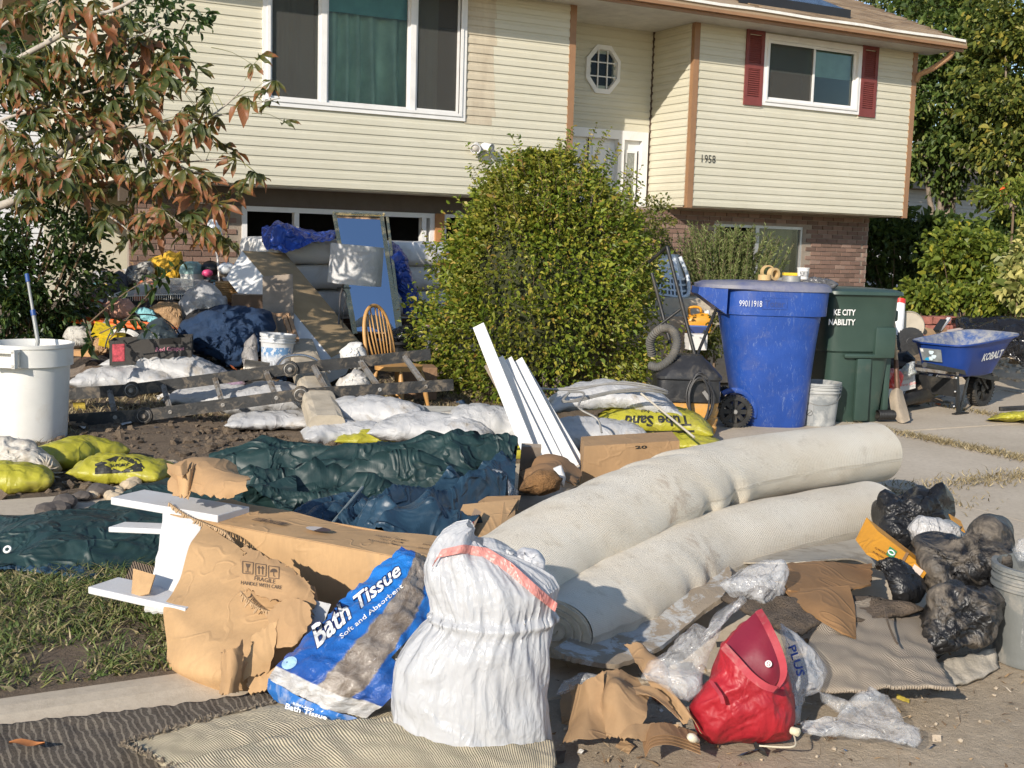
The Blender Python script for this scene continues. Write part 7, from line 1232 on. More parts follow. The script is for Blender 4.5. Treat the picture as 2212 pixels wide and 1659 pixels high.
def roll(label,ctrl,rx,ry,kinks,seed,nu=150,nv=64,turn=0.):
    C=spline([A(*p)for p in ctrl],nu);T=np.gradient(C,axis=0);T/=np.linalg.norm(T,axis=1,keepdims=True);S=np.linspace(0,1,nu);P=np.zeros((nu,nv,3));uv=np.zeros((nu,nv,2));ln=np.linalg.norm(np.diff(C,axis=0),axis=1).sum()
    for i in range(nu):
        e=np.cross(T[i],ZV);e/=np.linalg.norm(e);u=np.cross(e,T[i]);a_,b_=np.interp(S[i],[k[0]for k in rx],[k[1]for k in rx]),np.interp(S[i],[k[0]for k in ry],[k[1]for k in ry])
        for j in range(nv):
            t=2*math.pi*j/nv;f=1.
            for s0,amp,wd,ph in kinks:side=.5+.5*math.cos(t-ph);f-=amp*math.exp(-((S[i]-s0-.05*math.sin(t-ph)*1.)/wd)**2)*side;f+=amp*.55*math.exp(-((S[i]-s0-.03-.05*math.sin(t-ph))/(wd*1.6))**2)*side
            P[i,j]=C[i]+(e*math.cos(t)*a_+u*math.sin(t)*b_)*f;uv[i,j]=(S[i]*ln,t*.5*(a_+b_))
    Q=P.reshape(-1,3);Q=Q+(.010*hnoise(S.repeat(nv)*ln,np.tile(np.linspace(0,2,nv),nu),seed,3.5,2))[:,None]*ZV;I=np.arange(nu*nv).reshape(nu,nv);J=np.roll(I,-1,1);F=np.stack([I[:-1].ravel(),J[:-1].ravel(),J[1:].ravel(),I[1:].ravel()],1)
    t_=thing('carpet_roll',label,'carpet roll',[C[nu//2][0],C[nu//2][1],0.],'rolled carpets');o=part('carpet',(Q,F),M_CPT,t_,True);put_uv(o,uv.reshape(-1,2))
    for en,sg in((0,-1),(nu-1,1)): # the wound layers at each end
        m=MB();c=C[en];rings=[]
        for k in range(60):s=k/59;t=s*6.283*4.;rr=.98-.85*s;i=int((t/(2*math.pi)*nv))%nv;rings.append((c+(P[en,i]-c)*rr))
        R2=np.array(rings);W=T[en]*sg*.012;m.grid(np.stack([R2-W*.5,R2+W],1));m.grid(np.stack([c+(R2-c)*.955+W,R2+W],1));part('wound_edge',m,M_CEDGE,t_);m=MB();m.add([*P[en]*.98+c*.02,c],[(i,(i+1)%nv,nv)for i in range(nv)]);part('roll_core',m,M_CEDGE,t_)
    return t_
roll('upper white-backed carpet roll, kinked in the middle',[(1065,1262,4.25),(1200,1188,4.6),(1330,1122,4.95),(1440,1070,5.25),(1545,1032,5.6),(1700,1004,6.05),(1888,978,6.6)],[(0,.22),(.3,.235),(.55,.21),(1,.18)],[(0,.155),(.2,.185),(.45,.18),(.6,.168),(1,.172)],[(.47,.34,.02,4.2),(.575,.38,.017,4.2),(.34,.16,.03,4.0),(.12,.22,.05,4.4)],1)
roll('lower white-backed carpet roll lying on the broken board',[(1195,1358,4.12),(1290,1310,4.4),(1400,1255,4.7),(1500,1205,5.02),(1680,1150,5.5),(1882,1108,6.05)],[(0,.16),(.2,.21),(1,.19)],[(0,.11),(.12,.145),(.4,.168),(1,.165)],[(.36,.26,.025,4.4),(.16,.3,.03,4.2),(.07,.3,.025,4.0),(.44,.16,.02,4.3)],2)
# ================================================================ flat carpets at the kerb
q=N('striped_carpet');w1=q.wave(15,co=q.mapp((1,1,1),(0,0,rad(-4))),dist=4.5,det=3,dsc=1.3,bands='X');n1=q.noise(130,4,.8);c=q.mix(q.ramp(w1,[(.70,0),(.88,1)]),(.085,.068,.053),(.34,.29,.225));c=q.mix(q.ramp(n1,[(.35,0),(.75,.75)]),c,(.27,.225,.175));q.bump(q.noise(160,4,.8),1.,.015);M_STRIPE=q.fin(c,1.)
q=uvco(N('ribbed_backing'));w1=q.wave(42,bands='Y',dist=.5,det=2);n1=q.noise(2.5,5);c=q.mix(q.ramp(n1,[(.3,0),(.7,1)]),(.50,.43,.29),(.58,.50,.365));c=q.mix(q.ramp(w1,[(.15,.45),(.6,0)]),c,(.28,.23,.15));c=q.mix(q.ramp(q.noise(140,3),[(.5,0),(.7,.5)]),c,(.3,.25,.17));c=q.mix(q.ramp(q.noise(4,6,.7),[(.6,0),(.8,.4)]),c,(.3,.24,.17));q.bump(q.math('ADD',w1,q.noise(150,3)),.6,.005);M_RIB=q.fin(c,.95)
fc=thing('striped_carpet','dark striped carpet flat over the kerb with two beige-backed flaps','carpet',G(300,1600,-.05));SZ=-.035
def gz(px,py,z):p=G(px,py,z);return(px,py,depth(p))
drape('carpet_sheet',[[gz(-60,1578,.0),gz(150,1548,.005),gz(380,1520,.01),gz(600,1490,.02)],[gz(-60,1625,-.015),gz(150,1590,-.01),gz(380,1560,.0),gz(640,1540,.0)],[gz(-60,1720,-.035),gz(200,1690,-.03),gz(420,1650,-.02),gz(700,1640,-.02)],[gz(-60,1860,-.035),gz(250,1800,-.035),gz(480,1760,-.035),gz(800,1760,-.035)]],30,60,M_STRIPE,fc,1.02,.01,3,th=.014)
drape('carpet_flap',[[gz(265,1606,.015),gz(420,1562,.03),gz(560,1525,.035),gz(660,1500,.03)],[gz(330,1632,.015),gz(500,1590,.035),gz(700,1545,.035),gz(860,1530,.03)],[gz(400,1690,.0),gz(560,1640,.01),gz(760,1600,.01),gz(900,1580,.01)]],30,60,M_RIB,fc,1.012,.008,4,th=.014)
drape('carpet_flap',[[gz(355,1660,.012),gz(560,1600,.04),gz(780,1552,.06),gz(1000,1552,.03),gz(1195,1600,.02)],[gz(400,1700,.01),gz(600,1640,.035),gz(820,1600,.05),gz(1020,1610,.035),gz(1200,1640,.02)],[gz(480,1760,-.01),gz(700,1710,.0),gz(900,1690,.01),gz(1060,1690,.01),gz(1195,1690,-.01)]],34,80,M_RIB,fc,1.012,.010,5,th=.03)
m=MB();r=np.random.default_rng(3)
for line in([(265,1606,.02),(300,1622,.02),(335,1640,.01),(395,1672,.0)],[(355,1660,.012),(390,1695,.0)],[(265,1606,.02),(420,1562,.035),(600,1515,.035)]):
    c=spline([G(a,b,z)for a,b,z in line],120)
    for p in c:m.tube([p,p+r.normal(size=3)*[.008,.008,.006]+[0,0,.004]],.003,4)
part('frayed_edge',m,M_PILE,fc,kind='stuff')
# ================================================================ broken board under the rolls
q=N('peeling_board');n1=q.noise(7,8,.72,.8);c=q.mix(q.ramp(n1,[(.46,0),(.52,1)]),(.50,.50,.48),(.34,.275,.20));c=q.mix(q.ramp(q.noise(35,6,.7),[(.45,0),(.7,.5)]),c,(.27,.215,.155));q.bump(q.noise(12,8,.7,.8),.6,.012);M_PEEL=q.fin(c,.85)
fold('broken_board','broken board with peeling white paint under the carpet rolls','board',[[(1195,1405,3.95),(1330,1300,4.5),(1450,1235,4.85),(1565,1190,5.0)],[(1240,1425,3.9),(1370,1345,4.3),(1490,1270,4.6),(1580,1240,4.75)],[(1330,1440,3.92),(1420,1400,4.1),(1500,1335,4.35),(1560,1290,4.5)]],M_PEEL,24,30,.012,3,4,.018,ragged=.003)
fold('grey_underlay','stiff grey underlay sheet sticking out under the lower roll end','underlay',[[(1600,1215,4.95),(1750,1180,5.3),(1860,1160,5.5)],[(1690,1215,4.85),(1790,1200,5.1),(1880,1190,5.3)],[(1740,1212,4.8),(1840,1205,5.0),(1905,1230,5.1)]],plain('grey_felt',(.40,.36,.29),.9,.15,6,.4,40,dirt=(.22,.18,.13),da=.4,ds=9),14,20,.015,3,6,.006)
# ================================================================ tarpaulin
q=N('green_tarp');c=q.mix(q.ramp(q.noise(5,6,.7),[(.3,0),(.7,1)]),(.011,.030,.030),(.020,.050,.048));c=q.mix(q.ramp(q.noise(14,7,.7,.6),[(.55,0),(.78,.4)]),c,(.13,.14,.12));b=q.bump(q.noise(5,2,.5,1.),.6,.06);b=q.bump(q.ridge(5.5,None,.06),.6,.015,b);q.bump(q.noise(40,5,.7),.2,.004,b);M_GT=q.fin(c,.5)
q=N('blue_side_tarp');c=q.mix(q.ramp(q.noise(5,6,.7),[(.3,0),(.7,1)]),(.016,.042,.070),(.030,.070,.112));c=q.mix(q.ramp(q.noise(12,7,.7,.6),[(.55,0),(.78,.45)]),c,(.15,.18,.2));b=q.bump(q.noise(5,2,.5,1.),.6,.06);b=q.bump(q.ridge(5.5,None,.06),.6,.015,b);q.bump(q.noise(40,5,.7),.2,.004,b);M_BT2=q.fin(c,.42)
tp_=thing('tarpaulin','big dark tarpaulin, green on one side and blue on the other, heaped across the pavement','tarpaulin',G(600,1150))
zr=lambda x,y:.01+0*x
def ridges(seed,amp,f,along):return lambda P:np.stack([0*P[...,0],0*P[...,0],amp*(1-np.abs(np.sin((P[...,:3]@along)*f+1.3*hnoise(P[...,0],P[...,1],seed,1.2,2)*3))*1.6)],-1)
drape('green_sheet',[[gz(-60,1150,.05),gz(120,1105,.10),gz(260,1068,.12),gz(420,1032,.14),gz(620,1010,.2)],[gz(-60,1180,.06),gz(130,1150,.16),gz(280,1120,.14),gz(430,1080,.18),gz(640,1050,.24)],[gz(-50,1215,.08),gz(150,1195,.12),gz(300,1180,.12),gz(450,1160,.12),gz(640,1120,.14)],[gz(-30,1240,.06),gz(180,1240,.07),gz(320,1245,.06),gz(470,1250,.06),gz(660,1230,.06)]],70,110,M_GT,tp_,1.,.028,11,bump=ridged(3,.07,1.3,3.2,RH*.9+FH*.3),floor=zr,steps=14)
drape('green_fold',[[(455,1005,6.6),(600,992,6.7),(720,985,6.75),(850,975,6.8),(990,960,6.85),(1110,965,6.8)],[(450,1030,6.3),(600,1015,6.35),(740,1000,6.4),(870,1000,6.45),(985,985,6.5),(1115,1000,6.5)],[(460,1062,6.05),(620,1045,6.1),(760,1030,6.1),(880,1025,6.1),(960,1040,6.15),(1060,1050,6.2)],[(500,1085,5.8),(620,1080,5.75),(720,1085,5.7),(820,1070,5.75),(930,1060,5.85),(1010,1075,5.95)],[(520,1110,5.6),(620,1110,5.55),(730,1110,5.5),(820,1090,5.6),(935,1065,5.8),(1000,1090,5.85)]],80,120,M_GT,tp_,1.,.03,14,bump=ridged(5,.20,.9,4.2,RH*.97+FH*.2),steps=14)
drape('blue_fold',[[(560,1110,5.6),(680,1085,5.65),(800,1075,5.75),(930,1055,5.9),(1040,1010,6.2),(1115,985,6.5)],[(600,1135,5.3),(700,1105,5.35),(820,1095,5.4),(940,1075,5.6),(1050,1045,5.8),(1110,1040,6.)],[(640,1165,5.0),(740,1145,5.0),(840,1130,5.0),(950,1115,5.1),(1040,1085,5.3),(1090,1085,5.5)],[(680,1195,4.8),(780,1195,4.75),(870,1190,4.7),(960,1180,4.75),(1020,1150,4.9),(1060,1140,5.1)]],70,120,M_BT2,tp_,1.,.03,17,bump=ridged(8,.17,1.4,4.0,FH*.9+RH*.45),steps=14)
drape('blue_fold',[[gz(-50,1200,.10),gz(60,1212,.10),gz(170,1225,.10),gz(240,1240,.08)],[gz(-50,1225,.09),gz(60,1232,.09),gz(160,1245,.09),gz(260,1262,.06)],[gz(-50,1238,.05),gz(50,1242,.05),gz(140,1262,.05),gz(230,1275,.05)]],24,50,M_BT2,tp_,1.1,.02,19)
drape('green_fold',[[(930,965,7.1),(985,952,7.1),(1040,960,7.1),(1105,985,7.0)],[(935,990,6.8),(990,985,6.75),(1045,995,6.75),(1110,1010,6.75)],[(960,1015,6.5),(1010,1020,6.45),(1060,1030,6.5),(1115,1035,6.55)]],36,50,M_GT,tp_,1.,.03,23,bump=ridged(9,.10,1.5,4.5,FH*.7+RH*.7),steps=14)
drape('green_fold',[[(760,965,7.3),(800,955,7.3),(845,955,7.3)],[(760,985,7.1),(805,978,7.05),(850,975,7.1)]],14,24,M_GT,tp_,1.1,.02,25)
gm=A(16,1187,depth(G(16,1187,.12))-.1);m=MB();m.lathe([(.009,0),(.009,.004),(.016,.005),(.018,.002),(.017,0),(.009,0)],gm,20,(-FH*.8+ZV*.6),close=False);part('grommet',m,M_WHITE,tp_,'auto')
m=MB();m.tube([A(690,1165,4.75),A(783,1053,5.45)],.008,8);solo('thin_pipe',m,plain('grey_pipe',(.20,.24,.24),.5),'thin grey pipe lying diagonally on the blue side of the tarpaulin','pipe',smooth='auto')
m=MB();m.bar(A(505,992,7.0),A(862,972,7.3),.09,.05);solo('wood_plank',m,plain('brown_plank',(.27,.15,.075),.75,.25,5,.4,20),'brown timber plank along the far edge of the tarpaulin','plank');m=MB();m.tube(spline([G(455,990,.02),G(490,983,.02),G(530,980,.02)],8),.012,8);solo('metal_tube',m,plain('steel_tube',(.30,.30,.29),.3,metal=.8),'short steel tube on the soil at the end of the brown plank','tube',smooth='auto')
fold('torn_paper','torn strip of beige roofing paper curled over the tarpaulin','paper',[[(866,960,7.05),(900,985,6.7),(950,1022,6.2)],[(890,950,7.1),(915,978,6.75),(948,1018,6.18)]],plain('beige_felt',(.46,.37,.24),.85,.2,8,.4,dirt=(.3,.18,.06),da=.35),8,20,.015,5,3,.004);fold('torn_paper','small curled flap of beige roofing paper by the yellow sandbag','paper',[[(885,950,7.15),(930,948,7.2)],[(900,975,6.95),(945,962,7.0)]],MATS['beige_felt'],8,10,.03,4,5,.004)
# rocks
M_ROCK=plain('pale_rock',(.52,.42,.29),.9,.25,7,.6,30);M_ROCKD=plain('dark_rock',(.10,.085,.075),.9,.3,7,.6,30);r=np.random.default_rng(8);V0,F0,_=ico(2)
for k in range(30):px,py=225+k*5+r.normal()*12,1078-k*2.1+r.normal()*8;p=G(px,py,.01);s=r.uniform(.022,.05);v=V0*(1+.22*hnoise(V0[:,0]*2+k,V0[:,1]*2+V0[:,2],k,1.2,2))[:,None]*[1.2,1,.75]*s;v=rotz(v,r.random()*6);solo('pale_rock',(v+p+[0,0,s*.4],F0),M_ROCK,'pale beige rock lying in the line of rocks beside the dark tarpaulin','rock','pale rocks beside the tarpaulin')
for k in range(12):px,py=70+k*13+r.normal()*8,1130-k*6.5+r.normal()*6;p=G(px,py,.02);s=r.uniform(.03,.065);v=V0*(1+.3*hnoise(V0[:,0]*2+k,V0[:,1]*2+V0[:,2],k+50,1.2,2))[:,None]*[1.3,1,.7]*s;solo('dark_rock',(rotz(v,r.random()*6)+p+[0,0,s*.3],F0),M_ROCKD,'dark rock half under the tarpaulin edge on the pavement','rock','dark rocks at the tarpaulin edge')
# ================================================================ furniture carton
M_BOXC=corrug('carton_kraft',(.50,.315,.155));M_BOXD=corrug('carton_kraft_deep',(.42,.26,.13));M_FLUTE=corrug('flute_card',(.44,.30,.17));fx_=thing('furniture_carton','long torn cardboard furniture carton spilling white panels','carton',G(620,1330))
a0,a1=A(425,1122,4.62),A(935,1216,4.12);ux=(a1-a0);ul=np.linalg.norm(ux);ux/=ul;vy=np.cross(ZV,ux);vy/=np.linalg.norm(vy);vy=vy if vy@FH>0 else-vy;BW,BH=.29,.26
def cpt(s,t,h):return a0+ux*s*ul+vy*t*BW+ZV*h
def panel(name,pts,mat,th,nrm,parent=fx_):m=MB();m.prism(pts,nrm*th);return part(name,m,mat,parent)
P=[[(cpt(s,t,.012*math.sin(s*9)*t))for t in(0,.5,1)]for s in np.linspace(-.02,1,12)];P[0]=[cpt(-.13,0,0),cpt(-.16,.5,.01),cpt(-.06,1.0,.02)];P[1]=[cpt(-.03,0,0),cpt(.0,.5,0),cpt(.02,1.0,.01)];m=MB();m.sheet(bez(P,26,8),.006);part('top_panel',m,M_BOXC,fx_,'auto')
m=MB();m.sheet(bez([[cpt(.05,0,-.002),cpt(.05,0,-.03)],[cpt(.35,0,-.002),cpt(.35,0,-.17)],[cpt(.6,0,-.002),cpt(.6,0,-BH)],[cpt(1,0,-.002),cpt(1,0,-BH)]],20,8),.006);part('front_panel',m,M_BOXC,fx_,'auto')
m=MB();m.obox(cpt(.55,.5,-BH+.006),ux*ul*.45,vy*BW*.48,ZV*.004);part('base_panel',m,M_BOXD,fx_);m=MB();m.obox(cpt(.55,1,-BH/2),ux*ul*.45,vy*.003,ZV*BH*.48);part('back_panel',m,M_BOXD,fx_);m=MB();m.obox(cpt(.995,.5,-BH/2),ux*.003,vy*BW*.48,ZV*BH*.48);part('end_panel',m,M_BOXD,fx_)
def on_top(u0,t0,sz=1.):return lambda x,y:cpt(u0,t0,.0075)+ux*x+vy*y
def on_top_flip(u0,t0):return lambda x,y:cpt(u0,t0,.009)-ux*x-vy*y
m=MB();r=np.random.default_rng(5);x=0.
while x<.155:w=r.choice([.002,.004,.006]);m.add([on_top(.185,.30)(*p)+ZV*.003 for p in((x,0),(x+w,0),(x+w,.045),(x,.045))],[(0,1,2,3)]);x+=w+r.choice([.002,.003,.004])
M_CINK=plain('carton_print',(.11,.075,.05),.8,.15,20,0);part('barcode',m,M_CINK,fx_)
m=MB();cc=[(.055*math.cos(t),.03*math.sin(t))for t in np.linspace(-math.pi/2,math.pi/2,14)];f_=on_top(.46,.42);m.add([f_(*p)+ZV*.003 for p in cc],[tuple(range(14))]);part('colour_swatch',m,plain('swatch_dark',(.075,.05,.05),.7),fx_);m=MB();m.add([f_(-a,b)+ZV*.003 for a,b in cc][::-1],[tuple(range(14))]);part('colour_swatch',m,plain('swatch_pale',(.52,.47,.43),.7),fx_)
for k,(tx,u0,t0,w)in enumerate((('ITEM NO.: SFN570701',.80,.62,.145),('M/C NO.: 1 PCS',.80,.50,.10),('DIM: 111X37X15 CM',.80,.38,.13),('MADE IN CHINA',.955,.60,.10),('N.W.: 12.8 KGS',.955,.42,.09))):letters(tx,w,on_top_flip(u0,t0+.02),M_CINK,fx_,height=.017)
m=MB();fb_=lambda x,z:cpt(.62,0,0)+ux*x+ZV*z-vy*.004
for p,q_ in(((0,-.15),(.11,-.06)),((.11,-.06),(.30,-.05)),((0,-.15),(.17,-.165)),((.17,-.165),(.30,-.05)),((0,-.15),(0,-.175)),((0,-.175),(.17,-.19))):m.bar(fb_(*p),fb_(*q_),.003,.002,up=vy)
part('printed_outline',m,M_CINK,fx_)
# torn fluted edges along the rip
def torn(parent,pts,n,w,mat=M_FLUTE,seed=0,name='torn_edge'):
    c=spline(pts,n);r=np.random.default_rng(seed);m=MB()
    for i in range(n-1):
        t=c[i+1]-c[i];dn=-ZV*.8-vy*.35+r.normal(size=3)*.2;h=w*(.5+r.random());m.hexa([c[i],c[i]+t*.8,c[i]+t*.8-vy*.006,c[i]-vy*.006,c[i]+dn*h,c[i]+t*.8+dn*h,c[i]+t*.8+dn*h-vy*.004,c[i]+dn*h-vy*.004])
    return part(name,m,mat,parent,kind='stuff')
torn(fx_,[A(366,1085,4.72),A(405,1112,4.6),A(450,1132,4.5),A(490,1150,4.42),A(520,1190,4.33),A(545,1225,4.28)],60,.018,seed=1);torn(fx_,[A(545,1205,4.2),A(600,1245,4.12),A(655,1270,4.05),A(690,1305,4.0)],46,.012,seed=2);torn(fx_,[A(520,1275,4.03),A(545,1300,3.98),A(580,1318,3.96),A(635,1318,3.94)],34,.016,seed=3)
# big front sheet folded down from the carton, rounded at the foot
o,FP,FN=csheet('front_flap',[[(440,1128,4.5),(500,1172,4.36),(560,1215,4.25),(680,1268,4.05)],[(412,1195,4.35),(480,1240,4.2),(560,1275,4.1),(685,1310,3.98)],[(375,1280,4.18),(460,1330,4.02),(560,1350,3.95),(675,1350,3.92)],[(354,1325,4.08),(440,1385,3.90),(540,1400,3.86),(650,1385,3.9)],[(358,1425,3.98),(440,1450,3.83),(520,1460,3.80),(610,1450,3.86)],[(380,1455,3.98),(450,1484,3.86),(520,1494,3.82),(590,1492,3.86)]],44,44,M_BOXC,fx_,.005,.032,4.,4)
# ragged printed flap over it
fr_,RP,RN=csheet('printed_flap',[[(525,1172,4.15),(560,1192,4.1),(620,1220,4.03),(665,1255,3.97)],[(520,1230,4.02),(570,1240,3.99),(625,1255,3.95),(678,1290,3.92)],[(528,1275,3.97),(575,1290,3.93),(625,1305,3.90),(668,1330,3.88)]],20,30,M_BOXD,fx_,.005,.012,4,9,ragged=.008)
ob_=[o for o in fx_.children if o.name.split('.')[0]in('printed_flap','front_flap','front_panel')];X0=lambda k:524+k*28
for k in range(3):
    x,y0,y1=X0(k),1212+5*k,1238+5*k;ln=strokes([((x,y0),(x+23,y0+3)),((x+23,y0+3),(x+22,y1+2)),((x+22,y1+2),(x,y1)),((x,y1),(x,y0))],1.6)
    if k==1:ln+=strokes([((x+7,y1-3),(x+7,y0+9)),((x+15,y1-2),(x+15,y0+10))],2.4)+[[(x+3,y0+10),(x+11,y0+10),(x+7,y0+4)],[(x+11,y0+11),(x+19,y0+11),(x+15,y0+5)]]
    if k==0:ln+=[[(x+6,y0+5),(x+17,y0+6),(x+14,y0+14),(x+9,y0+14)]]+strokes([((x+11,y0+14),(x+11,y1-4)),((x+6,y1-3),(x+17,y1-2))],1.8)
    if k==2:ln+=[[(x+3,y0+14)]+[(x+11-8*math.cos(t),y0+14-8*math.sin(t))for t in np.linspace(0,math.pi,8)]]+strokes([((x+11,y0+14),(x+11,y1-4)),((x+11,y1-4),(x+14,y1-3))],1.6)
    decal_poly(ln,ob_,M_CINK,fx_,.003,'handling_mark')
decal('FRAGILE',[(549,1253),(594,1261),(595,1252),(550,1244)],ob_,M_CINK,fx_,lift=.003);decal('HANDLE WITH CARE',[(520,1262),(608,1273),(609,1265),(521,1254)],ob_,M_CINK,fx_,lift=.003)
# curled top piece, scraps
fold('cardboard_curl','torn bent cardboard cap with clear tape on top of the carton','cardboard',[[(380,1072,4.62),(425,1068,4.55),(470,1074,4.5),(492,1076,4.5)],[(372,1040,4.66),(418,1032,4.60),(480,1042,4.52),(530,1055,4.5)],[(388,1012,4.78),(425,1000,4.72),(480,1010,4.66),(534,1036,4.6)],[(400,998,4.95),(430,990,4.92),(478,996,4.86),(515,1012,4.78)]],M_BOXD,16,18,.05,6,2,.005,ragged=.01)
fold('cardboard_curl','rolled-back cardboard lip standing at the left end of the carton top','cardboard',[[(366,1008,4.75),(385,1020,4.62),(408,1016,4.6),(420,998,4.66)],[(372,1030,4.72),(388,1044,4.6),(406,1040,4.58),(416,1025,4.62)],[(374,1062,4.7),(390,1075,4.58),(404,1072,4.57),(412,1060,4.6)]],M_BOXC,12,16,.012,6,8,.005,ragged=.008)
fold('cardboard_scrap','small curled cardboard scrap at the left of the carton mouth','cardboard',[[(362,1000,4.7),(385,1005,4.6),(405,990,4.65)],[(368,1020,4.68),(390,1030,4.55),(408,1015,4.6)]],M_BOXD,10,14,.02,5,3,.005)
for k,(rows,sd,lb)in enumerate((([[(478,1408,3.74),(500,1405,3.70),(522,1385,3.74)],[(475,1455,3.72),(498,1455,3.68),(520,1440,3.72)],[(472,1495,3.72),(492,1498,3.68),(512,1492,3.71)]],1,'narrow folded cardboard strip standing at the foot of the carton'),([[(545,1375,3.80),(600,1335,3.84)],[(535,1420,3.76),(590,1395,3.78)],[(525,1470,3.74),(580,1450,3.76)]],2,'bent cardboard scrap right of the narrow strip'),([[(588,1305,3.88),(640,1290,3.88),(672,1310,3.84)],[(575,1345,3.84),(630,1350,3.80),(668,1350,3.8)],[(600,1400,3.78),(635,1395,3.76),(650,1380,3.78)]],3,'square cardboard scrap below the printed flap'),([[(530,1460,3.78),(620,1440,3.78)],[(540,1500,3.74),(600,1490,3.72)]],4,'low cardboard scrap lying against the tissue pack'))):fold('cardboard_scrap',lb,'cardboard',rows,M_BOXC if k%2 else M_BOXD,12,14,.018,5,sd+20,.006,'cardboard scraps at the carton foot',.004)
# white furniture panels
M_PAN=plain('white_lacquer',(.64,.64,.64),.35,.04,6,.06,dirt=(.45,.42,.38),da=.1);PG='white panels out of the carton'
def slab(label,fa,fb,dep,th,name='white_shelf_board'):
    a,b=A(*fa),A(*fb);u=(b-a);v=np.cross(ZV,u);v/=np.linalg.norm(v);v=v if v@FH>0 else-v;m=MB();m.cbox((a+b)/2+v*dep/2,u/2,v*dep/2,ZV*th/2,.004);return solo(name,m,M_PAN,label,'panel',PG)
slab('upper white panel sticking out of the carton mouth',(239,1082,4.85),(470,1122,4.58),.19,.032);slab('narrow middle white panel below the upper one',(234,1144,4.65),(430,1152,4.5),.10,.022);slab('lowest white panel resting on the grass',(190,1275,4.25),(400,1322,4.05),.15,.026)
fold('foam_sheet','white foam sheet with a torn edge hanging from the carton','foam sheet',[[(352,1110,4.62),(440,1128,4.55)],[(342,1190,4.45),(418,1195,4.38)],[(325,1270,4.3),(390,1260,4.25)],[(312,1318,4.2),(360,1325,4.15)]],plain('white_foam',(.66,.66,.65),.7,.04,20,.2),16,10,.006,4,5,.012,ragged=.003)
fold('ribbed_card','dark ribbed cardboard piece behind the foam sheet','cardboard',[[(288,1212,4.5),(335,1225,4.45)],[(268,1255,4.4),(320,1262,4.35)]],(lambda q:(q.bump(q.wave(40,bands='X'),1.,.01),q.fin(q.mix(q.wave(40,bands='X'),(.12,.085,.055),(.30,.22,.15)),.9))[-1])(N('ribbed_card_brown')),8,8,.004,4,6,.006);fold('cardboard_insert','small tan cardboard insert standing on the lowest white panel','cardboard',[[(288,1228,4.25),(335,1242,4.2)],[(283,1292,4.18),(322,1282,4.15)]],M_BOXC,8,8,.004,4,7,.005)
# ================================================================ tissue pack
q=uvco(N('tissue_film'));U,V_=q.xyz()[0:2];sil=q.noise(16,7,.72,1.2);mud=q.mix(q.ramp(sil,[(.35,0),(.65,1)]),(.15,.115,.085),(.33,.29,.25));mud=q.mix(q.ramp(q.noise(45,5,.7,2.),[(.62,0),(.72,.8)]),mud,(.62,.62,.64));blue=q.mix(q.ramp(U,[(.0,0),(.55,1)]),(.012,.035,.22),(.02,.20,.62));blue=q.mix(q.ramp(q.math('SUBTRACT',U,.35),[(.25,0),(.4,1)]),blue,(.02,.05,.30));blue=q.mix(q.ramp(q.noise(30,6,.7,1.),[(.62,0),(.74,.6)]),blue,(.35,.42,.55))
z1=q.ramp(q.math('ADD',V_,q.math('MULTIPLY',q.math('SUBTRACT',q.noise(14,5,.7),.5),.05)),[(.0,1),(.150,1),(.156,0),(.262,0),(.268,1)],'LINEAR');z2=q.ramp(U,[(.0,0),(.10,0),(.104,1)]);c=q.mix(z1,mud,blue);c=q.mix(z2,q.mix(q.ramp(q.noise(20,5,.7,1.),[(.4,0),(.6,1)]),(.42,.40,.38),(.6,.6,.6)),c);q.bump(q.noise(22,6,.7,1.),.7,.012);M_TISS=q.fin(c,.22,Specular_IOR_Level=.7)
tk=thing('tissue_pack','torn blue Bath Tissue plastic pack lying muddy against the carton','plastic pack',G(700,1545,-.03));TR=[[(580,1465,3.70),(640,1502,3.60),(705,1530,3.55),(790,1552,3.56)],[(612,1425,3.72),(680,1455,3.58),(760,1490,3.53),(840,1510,3.55)],[(690,1350,3.80),(750,1380,3.66),(830,1400,3.62),(905,1430,3.66)],[(775,1265,3.92),(830,1290,3.80),(890,1310,3.78),(945,1350,3.8)],[(845,1200,4.02),(880,1212,3.95),(915,1240,3.93),(955,1290,3.95)],[(868,1186,4.08),(890,1192,4.04),(915,1205,4.04),(940,1230,4.05)]]
o,TP=drape('plastic_film',TR,70,46,M_TISS,tk,1.06,.014,31,steps=18);du_,dv_=.52,.31
uvn=np.stack(np.meshgrid(np.linspace(0,.72,70),np.linspace(0,.36,46),indexing='ij'),-1).reshape(-1,2);o.data.uv_layers[0].name='UVMap';li=np.zeros(len(o.data.loops),np.int32);o.data.loops.foreach_get('vertex_index',li);o.data.uv_layers[0].data.foreach_set('uv',uvn.astype(np.float32)[li].ravel())
M_NAVY=plain('navy_outline',(.012,.02,.10),.35,.1,5,0);to_=[o];bq=[(660,1394),(835,1240),(812,1206),(640,1358)]
decal('Bath',[(684,1404),(766,1330),(740,1294),(660,1362)],to_,M_NAVY,tk,.07,.35,.004);decal('Bath',[(686,1401),(764,1331),(740,1297),(662,1362)],to_,M_WINK,tk,.02,.35,.007);decal('Tissue',[(778,1318),(872,1238),(854,1212),(758,1292)],to_,M_NAVY,tk,.07,.35,.004);decal('Tissue',[(780,1315),(870,1238),(854,1215),(760,1291)],to_,M_WINK,tk,.02,.35,.007)
